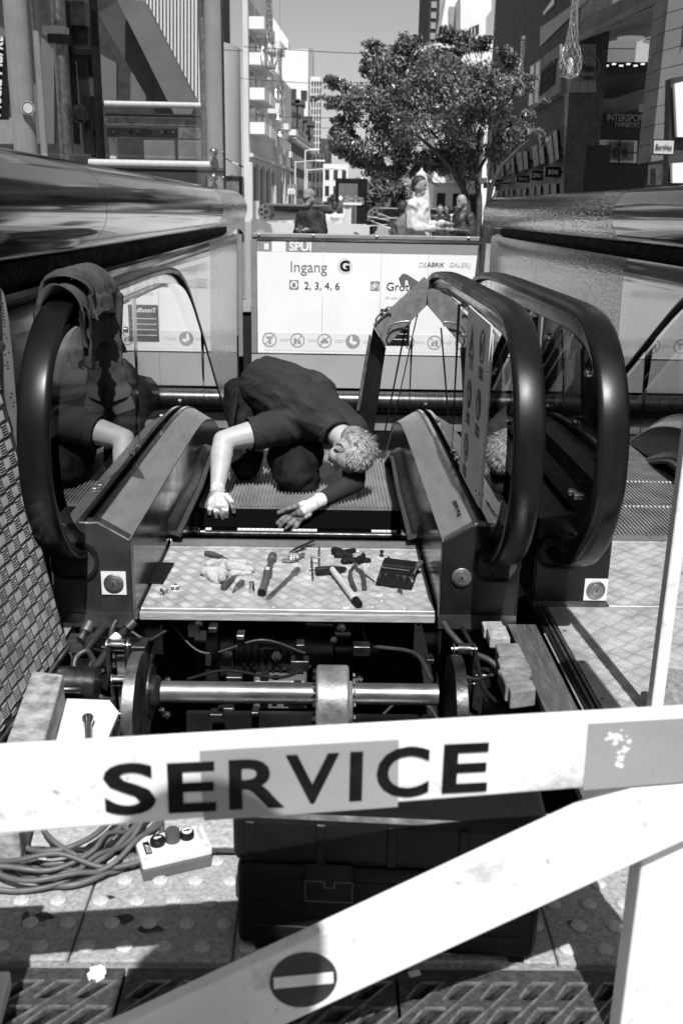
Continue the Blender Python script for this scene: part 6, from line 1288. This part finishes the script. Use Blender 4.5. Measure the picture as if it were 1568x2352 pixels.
tree('dense small-leaved tree with several leaning stems behind the sign wall', 19.5,
     [(985,235,150,135),(840,250,70,62),(855,335,95,48),(1095,225,105,95),(1165,215,48,70),(1185,312,70,30),(905,165,70,60),(1010,165,80,62),(925,108,42,36),(960,88,16,22),(1050,130,40,26),(975,360,120,40),(1110,335,80,42),(790,315,45,50),(800,205,30,14),(770,240,30,10),(1075,395,55,22),(890,395,70,24),(1235,325,30,12),(935,385,80,26),(1020,385,70,24),(860,375,60,24),(1105,375,45,22)]+[(985+f*205*math.cos(R(a))+random.Random(a).uniform(-14,14), 240+f*150*math.sin(R(a))+random.Random(a+1).uniform(-8,8), random.Random(a+2).uniform(22,40), random.Random(a+3).uniform(7,13)) for a in range(-200,30,8) for f in (1.0,1.12)],
     [[(1083,545,0,.085),(1072,480,.1,.075),(1062,430,.2,.06),(1045,370,.3,.045),(1010,270,.4,.02)], [(1098,545,.1,.07),(1100,470,.1,.06),(1092,400,.2,.045),(1100,300,.3,.02)], [(1108,545,.2,.06),(1118,480,-.2,.05),(1140,400,-.4,.04),(1180,350,-.5,.02),(1215,320,-.5,.01)], [(1065,440,.2,.05),(1035,390,-.3,.04),(980,330,-.5,.03),(900,270,-.6,.012)], [(1065,430,.2,.045),(1060,380,.7,.035),(960,260,.8,.02),(940,130,.6,.008)], [(1120,480,-.2,.035),(1150,420,.3,.025),(1175,380,.5,.012)], [(1045,380,.3,.03),(1000,375,-.4,.02),(900,360,-.7,.01),(820,330,-.8,.006)], [(1095,400,.2,.035),(1130,330,.6,.022),(1165,240,.7,.008)]], 60000, .040, 5)
tree('smaller leafy tree standing farther back beside the black kiosk', 36, [(870,425,62,34),(905,440,48,36),(845,450,36,26),(935,455,40,26)], [[(905,520,0,.1),(902,460,0,.08),(890,430,0,.05)], [(900,470,0,.05),(925,440,.3,.03)], [(935,520,.4,.07),(930,470,.4,.05),(925,440,.4,.03)]], 5200, .085, 9)
tree('thin far tree between kiosk and white houses', 70, [(762,470,12,22),(748,480,10,16)], [[(760,520,0,.12),(760,480,0,.08),(760,455,0,.04)]], 500, .2, 12)

# ================================================================ kiosk, barriers, street poles, tube ends
KS = thing('kiosk', 'black advertising kiosk standing beyond the sign wall', 'kiosk', py(800, 500, 31)); kx0, kx1, kz = py(769,500,31).x, py(842,500,31).x, py(769,409,31).z
MB().box(kx0, kx1, 31, 31.6, 0, kz).build('kiosk_frame', M_black, KS, bevel=.02); pn = MB().box(kx0+.1, kx1-.3, 30.96, 30.995, .5, kz-.15).build('kiosk_panel', M_gplastic, KS)
for s, y in (('The City', 459), ('The Bold', 468)): a = py(791, y, 30.94); text('lettering', s, .16, M_inkl, pn, a, ext=.003)
c_ = py(782, 455, 30.94); MB().prism([c_+Vector((q[0]*.07, 0, q[1]*.09)) for q in ((-1,0),(0,-1),(1,0),(0,1))], (0,-.005,0)).build('diamond_mark', M_whitec, pn)
MB().box(kx0+1.0*(842-769)*0+py(793,412,30.9).x, py(808,412,30.9).x, 30.9, 30.99, py(793,414,30.9).z, py(793,411,30.9).z).build('kiosk_light', M_whitec, KS)
GT = thing('white_gate', 'white steel gate with dark bars beside the kiosk', 'gate', py(805, 520, 27)); a, b = py(788,465,27), py(829,515,27)
for x0, x1, mt, nm in ((788,791,M_wt,'gate_post'),(803,806,M_wt,'gate_post'),(827,830,M_black,'gate_post'),(811,813,M_black,'gate_bar'),(819,821,M_black,'gate_bar')): MB().box(py(x0,480,27).x, py(x1,480,27).x, 27, 27.06, 0, a.z).build(nm, mt, GT)
MB().box(py(791,480,27).x, py(803,480,27).x, 27.02, 27.04, .3, a.z-.05).build('gate_panel', M_plas, GT)
for z in (a.z-.06, a.z*.55): MB().box(a.x, b.x, 26.95, 27, z, z+.06).build('gate_rail', M_wt, GT)
def lamp(x, ytop, Y, arm, lab):
    t = thing('street_lamp', lab, 'street lamp', (py(x, 480, Y).x, Y, 0)); p = py(x, ytop, Y); MB().cyl((p.x, Y, 0), (p.x, Y, p.z), .11, .07, 10).build('pole', M_plas, t, smooth=40)
    MB().cyl((p.x, Y, p.z-.1), (p.x+arm, Y, p.z+.1), .05, n=8).build('arm', M_plas, t); MB().box(p.x+arm-.1, p.x+arm+.7, Y-.15, Y+.15, p.z-.02, p.z+.14).build('lamp_head', M_wt, t, bevel=.03); return t
lamp(701, 345, 95, .5, 'tallest slim street lamp before the brick department store'); lamp(678, 370, 90, 1.9, 'street lamp with long arm left of the tallest'); lamp(705, 388, 80, 2.2, 'short street lamp beside the department store corner')
PS_ = thing('pole_sign', 'round pole sign with a white m on the left pavement', 'sign', py(671, 480, 62)); p = py(671, 437, 62); MB().box(p.x-.3, p.x+.3, 62, 62.1, p.z-.3, p.z+.35).build('sign_board', M_inkg, PS_); text('lettering', 'm', .6, M_wt, PS_, (p.x-.28, 61.98, p.z-.2), ext=.01, bold=.03); MB().cyl((p.x,62.05,0), (p.x,62.05,p.z-.3), .05, n=8).build('pole', M_frame, PS_)
for x, yt, Y, lab in ((1128,300,48,'slim grey flag pole behind the bald man'),(1078,340,52,'slim grey pole between the tree stems')):
    p = py(x, yt, Y); tag(MB().cyl((p.x,Y,0), (p.x,Y,p.z), .06, n=8).build('pole', M_frame), lab, 'pole')
# ends of the next pair of tubes, with drilled end discs
def tubeend(x, y, r, Y, L, lab, dirx=0):
    t = thing('steel_tube', lab, 'tube rail', py(x, 520, Y)); c = py(x, y, Y); q = MB(); q.lathe(c, (dirx,1,0), [(0,r*.97),(0,r),(L,r)], 40); q.build('tube_section', M_emb, t, smooth=40)
    hs = [circ(.62*r*math.cos(2*math.pi*k/7), .62*r*math.sin(2*math.pi*k/7), r*.16, 12) for k in range(7)]+[circ(0,0,r*.3,16)]
    me = place(flat(circ(0,0,r*1.02,32), hs, .01), c-Vector((0,.012,0)), (1,0,0), (0,0,1)); me.name = 'end_disc'; link('end_disc', me, M_dull, t); MB().cyl(c+Vector((0,.05,0)), c+Vector((0,.06,0)), r*.95, n=30).build('end_backing', M_black, t); return t
tubeend(612, 487, .2, 24, 14, 'embossed tube with drilled round end beyond the lift', .25); tubeend(862, 494, .2, 26, 12, 'embossed tube seen past the newspapers', .28)
LW_ = thing('low_parapet', 'low pale parapet just behind the sign wall', 'wall', py(730, 530, 16)); a, b = py(612, 511, 16), py(850, 514, 16)
for k in range(3): MB().box(a.x+(b.x-a.x)*k/3, a.x+(b.x-a.x)*(k+1)/3-.01, 16, 16.15, 0, a.z).build('parapet_panel', M_plas, LW_)
AP = thing('arched_end_panel', 'grey panel with a dark arched opening next to the lift', 'panel', py(600, 520, 15.5)); p0 = py(577,520,15.5); 
me = place(flat([(0,0),(.36,0),(.36,.9),(.3,1.12),(.15,1.2),(0,1.2)], [[(.03+.12*(1+math.cos(R(a_)))*.95, .85+.2*math.sin(R(a_))) for a_ in range(0,181,15)]], .02), (p0.x, 15.5, 0), (1,0,0), (0,0,1)); me.name = 'panel'; link('panel', me, M_frame, AP)

# ================================================================ passers-by
M_skin2 = mat('darker skin', .26, .55, 0, ns=14, na=.2)  # darker skin tone for the passers-by
def person(lab, x, ytop, Y, h, face, top, trs, hair, pose, vox=.02, cap=None, group=None):
    """face: heading of the body in degrees, 0 looks at the photographer, 90 looks to picture right"""
    p = py(x, ytop, Y); a = R(face); f = Vector((math.sin(a), -math.cos(a), 0)); s = Vector((f.y*-1, f.x, 0)); o = Vector((p.x, Y, 0)); k = h/1.75
    t = thing('person', lab, 'person', o, group)
    def B(r_, fw_, z): return o+s*r_*k+f*fw_*k+Vector((0,0,z*k))
    hd = .03 if pose == 'phone' else 0
    skin = [(B(0,.02+hd,1.62), B(0,.03+hd,1.665), .092*k, .09*k), (B(0,.05+hd*1.5,1.56), B(0,.06+hd*1.5,1.545), .055*k, .045*k), (B(0,0,1.44), B(0,.01,1.56), .055*k, .055*k), (B(0,.105+hd,1.62), B(0,.115+hd,1.60), .016*k, .018*k)]
    if pose == 'phone': hands = ((.19,0,1.38), (.24,-.02,1.10), (.08,.30,1.16)), ((-.19,0,1.38), (-.24,-.02,1.10), (-.04,.30,1.17))
    elif pose == 'reach': hands = ((.19,0,1.38), (.22,.05,1.10), (.10,.42,1.13)), ((-.19,0,1.38), (-.22,-.0,1.08), (-.12,.36,1.06))
    else: hands = ((.19,0,1.38), (.24,-.03,1.10), (.23,.08,.84)), ((-.19,0,1.38), (-.24,-.03,1.10), (-.22,.1,.85))
    for sh, el, wr in hands: w_ = B(*wr); skin += [(B(*el).lerp(w_,.75), w_, .032*k, .03*k), (w_, w_+f*.07*k-Vector((0,0,.02*k)), .036*k, .022*k), (w_+s*.02*k, w_+f*.09*k+s*.03*k, .012*k, .010*k), (w_-s*.02*k, w_+f*.095*k-s*.02*k, .012*k, .010*k)]
    skin += [(B(0,0,1.45), B(0,0,1.3), .06*k, .07*k)]
    for sh, el, wr in hands: skin += [(B(0,0,1.36), B(*sh), .05*k, .045*k), (B(*sh), B(*el), .045*k, .035*k), (B(*el), B(*wr), .034*k, .03*k)]
    blob('body', skin, M_skin2, t, vox*.62, 2)
    cl = [(B(-.14,0,1.38), B(.14,0,1.38), .075*k, .075*k), (B(0,.0,1.32), B(0,.0,1.1), .165*k, .16*k), (B(-.08,0,1.2), B(.08,0,1.2), .14*k, .14*k), (B(-.04,0,1.1), B(-.05,0,.84), .155*k, .17*k), (B(.04,0,1.1), B(.05,0,.84), .155*k, .17*k), (B(0,0,1.4), B(0,0,1.47), .085*k, .06*k)]
    for sh, el, wr in hands: cl += [(B(*sh), B(*el), .078*k, .066*k), (B(*el), B(*el).lerp(B(*wr), .85), .064*k, .05*k)]
    blob('jacket', cl, top, t, vox, 2, lambda c: .02*max(-.5, 1-abs(noise.noise(c*6))*3)+.008*noise.noise(c*15)-.008)
    blob('trousers', [(B(.09,0,.9), B(.1,.02,.48), .1*k, .075*k), (B(.1,.02,.48), B(.1,0,.09), .072*k, .055*k), (B(-.09,0,.9), B(-.1,.0,.48), .1*k, .075*k), (B(-.1,0,.48), B(-.1,0,.09), .072*k, .055*k), (B(-.08,0,.9), B(.08,0,.9), .12*k, .12*k)], trs, t, vox*1.1, 2)
    for q in (.1, -.1): blob('shoe', [(B(q,-.03,.05), B(q,.14,.04), .05*k, .04*k)], M_matteblack, t, vox*.8, 1)
    if hair: blob('hair', [(B(0,-.012+hd,1.68), B(0,.015+hd,1.69), .096*k, .09*k), (B(0,-.045+hd,1.62), B(0,-.025+hd,1.67), .074*k, .09*k)], hair, t, vox*.62, 1)
    for q in (1, -1): MB().ball(B(q*.093,.02+hd,1.615), .022*k, 8, 6, (.5,1,1.3)).build('ear', M_skin, t, smooth=60)
    for q in (1, -1): MB().ball(B(q*.034,.108+hd,1.64), .010*k, 8, 6).build('eye', M_ink, t, smooth=60)
    if cap: blob('flat_cap', [(B(0,-.01+hd,1.70), B(0,.03+hd,1.705), .098*k, .092*k), (B(0,.08+hd,1.675), B(0,.13+hd,1.655), .05*k, .035*k), (B(-.04,.09+hd,1.67), B(.04,.09+hd,1.67), .03*k, .03*k)], cap, t, vox*.62, 1)
    return t, B
M_coat = mat('black coat', .016, .8, 0, ns=5, na=.3); M_wj = mat('white jacket', .5, .75, 0, ns=4, na=.12); M_navy = mat('dark jacket', .03, .6, 0, ns=6, na=.4); M_jean = mat('jeans', .08, .85, 0, ns=8, na=.3); M_capm = mat('grey flat cap', .2, .9, 0, ns=30, na=.3); M_greyt = mat('grey top', .14, .8, 0, ns=6, na=.3)
t, B = person('man in grey flat cap and black coat looking down at his phone', 712, 447, 15.2, 1.61, -25, M_coat, M_coat, M_hairdk, 'phone', .017, M_capm)
pf = thing('phone', 'small phone held by the man in the flat cap', 'phone', B(.02,.4,1.16)); MB().obox(B(.02,.40,1.17), (1,0,0), (0,.6,.8), (0,-.8,.6), .035, .07, .005).build('phone_body', M_plastic, pf, bevel=.003)
person('man in a white jacket turned towards the tree, hands forward', 962, 404, 15.2, 1.84, 62, M_wj, M_jean, M_hairdk, 'reach', .016)
person('bald man in a dark jacket reading by the tree stems', 1066, 447, 16.6, 1.63, -60, M_navy, M_coat, None, 'phone', .017)
person('woman in a white blouse walking away past the kiosk', 769, 468, 24, 1.52, 175, M_wj, M_jean, M_hairdk, 'walk', .022)
person('person in a dark hooded top next to the man in the white jacket', 925, 464, 16.4, 1.5, 150, M_greyt, M_coat, M_hairdk, 'reach', .02)
person('smiling woman with long dark hair beyond the tree stem', 1010, 470, 24, 1.5, 0, M_coat, M_coat, M_hairdk, 'walk', .022)
random.seed(21); crowd = [('pedestrian in white shirt by the drilled tube end',656,474,30,M_wj,M_jean),('pedestrian in a pale patterned top behind the man in the cap',668,480,33,M_plas,M_jean),('pedestrian in grey near the left shop windows',682,482,42,M_greyt,M_coat),('distant pedestrian in black beyond the woman in white',746,476,46,M_coat,M_coat),('distant pedestrian in white between kiosk and gate',843,474,38,M_wj,M_coat),('dark-dressed pedestrian beyond the white gate',853,478,36,M_coat,M_jean),('pedestrian in grey beneath the farther tree',948,478,40,M_greyt,M_jean),('pedestrian in black left of the tree stems',1027,472,34,M_coat,M_coat),('pedestrian in pale top right of the tree stems',1046,474,36,M_plas,M_jean),('pale-headed pedestrian in front of the shop windows',1249,434,30,M_wj,M_coat),('distant pedestrian in dark grey on the left pavement',722,480,60,M_greyt,M_coat)]
for lab, x, y, Y, tp, tr in crowd: person(lab, x, y, Y, max(1.4, min(1.85, py(x, y, Y).z)), random.choice((0, 170, 90, -80)), tp, tr, random.choice((M_hairdk, M_hairdk, M_hair)), 'walk', .034)
# closed parasol and the bicycle with newspapers
UM = thing('parasol', 'closed white parasol behind the man in the white jacket', 'parasol', py(968, 520, 18.5)); p = py(968, 385, 18.5)
q = MB(); q.lathe((p.x, 18.5, 0), (0,0,1), [(1.25,.05),(1.3,.2),(1.6,.17),(2.0,.1),(p.z-.05,.03),(p.z,.01)], 9); q.build('canopy', M_wj, UM); MB().cyl((p.x,18.5,0), (p.x,18.5,1.3), .03, n=10).build('pole', M_frame, UM)
BI = thing('bicycle', 'parked bicycle with basket just behind the sign wall', 'bicycle', py(880, 520, 14.6)); bx_, by_ = py(868, 500, 14.6).x, 14.6
for dx in (-.45, .6): ring(MB(), (bx_+dx, by_, .33), (0,1,0), .34, .315, .03, 36).build('wheel', M_matteblack, BI, smooth=40)
for a, b in (((-.45,.33),(-.3,.85)),((-.3,.85),(.15,.4)),((-.3,.8),(.3,.8)),((.3,.85),(.15,.4)),((.15,.4),(.6,.33)),((.3,.8),(.6,.33))): MB().cyl((bx_+a[0],by_,a[1]), (bx_+b[0],by_,b[1]), .018, n=8).build('frame_tube', M_black, BI)
MB().tube(crv([(bx_-.28,by_-.25,1.02),(bx_-.33,by_-.12,1.04),(bx_-.32,by_,1.0),(bx_-.33,by_+.12,1.04),(bx_-.28,by_+.25,1.02)], 4), .014, 8).build('handlebar', M_chrome, BI); MB().ball((bx_+.3,by_,.95), .11, 10, 7, (1.3,.8,.45)).build('saddle', M_matteblack, BI, smooth=60)
MB().box(bx_-.75, bx_-.4, by_-.18, by_+.18, .72, .96).build('basket', M_gplastic, BI)
NP = thing('newspaper_bundle', 'open white newspapers lying across the bicycle', 'newspaper', py(872, 505, 14.5))
for k in range(6): c_ = py(862+6*k, 512-2*k+random.uniform(-4,4), 14.5); MB().obox(c_, (1,random.uniform(-.3,.3),random.uniform(-.5,.2)), (0,1,random.uniform(-.3,.3)), (.2,.1,1), .17-.01*k, .14, .004).build('sheet', M_wj if k % 2 else M_plas, NP)

# ================================================================ the street behind the viewpoint (it mirrors in tubes and glass) and the photographer
for k, (x0, x1, y0, y1, h, lab) in enumerate(((-34,-9,-46,-30,17,'brown brick block behind the viewpoint, towards the lift side'),(-7,10,-62,-48,15,'grey block closing the street behind the viewpoint'),(13,40,-44,-26,16,'dark brick block behind the viewpoint, towards the mall side'))):
    t = thing('street_building', lab, 'building', (x0, y1, 0)); MB().box(x0, x1, y0, y1, 0, h).build('wall', (M_bric2, M_stone, M_bric)[k], t)
    for j in range(4):
        for i in range(7): a = x0+(x1-x0)*(i+.2)/7; MB().box(a, a+(x1-x0)/7*.6, y1+.02, y1+.08, 1+j*3.6, 3.2+j*3.6).build('window', M_pane, t)
PH = thing('person', 'unseen person in dark clothes at the barrier, present only as a shadow, hat added to widen it', 'person', (-.08, -.5, 0))
hx_ = -.08
blob('body', [((hx_,.15,1.77), (hx_,.2,1.75), .1, .095), ((hx_,.0,1.62), (hx_,.12,1.70), .062, .06), ((hx_-.2,-.06,1.56), (hx_+.2,-.06,1.56), .05, .05), ((hx_,-.04,1.56), (hx_,.02,1.64), .06, .06)], M_skin, PH, .02, 3)
q = MB(); q.lathe((hx_,.17,1.80), (0,-.25,1), [(0,.18),(.006,.18),(.012,.11),(.08,.10),(.11,.06)], 32); q.build('shadow_hat', M_coat, PH, smooth=50)  # hat added out of view to widen the shadow on the brace
blob('jacket', [((hx_,-.56,1.02), (hx_,-.36,1.34), .14, .12), ((hx_,-.36,1.34), (hx_,-.1,1.58), .12, .09), ((hx_-.2,-.07,1.58), (hx_+.17,-.07,1.58), .08, .075), ((hx_-.22,-.07,1.56), (hx_-.3,-.16,1.36), .07, .055), ((hx_-.3,-.16,1.36), (hx_-.12,-.08,1.28), .05, .04), ((hx_+.2,-.07,1.56), (hx_+.36,-.18,1.36), .065, .055), ((hx_+.36,-.18,1.36), (hx_+.22,-.08,1.26), .05, .04)], M_coat, PH, .022, 3)
blob('trousers', [((hx_-.1,-.56,1.0), (hx_-.1,-.48,.5), .11, .08), ((hx_-.1,-.48,.5), (hx_-.1,-.54,.08), .08, .06), ((hx_+.1,-.56,1.0), (hx_+.1,-.48,.5), .11, .08), ((hx_+.1,-.48,.5), (hx_+.1,-.54,.08), .08, .06), ((hx_-.08,-.56,1.0), (hx_+.08,-.56,1.0), .13, .13)], M_coat, PH, .022, 3)
for q in (-.1, .1): blob('shoe', [((hx_+q,-.56,.05), (hx_+q,-.38,.045), .055, .045)], M_matteblack, PH, .02, 2)
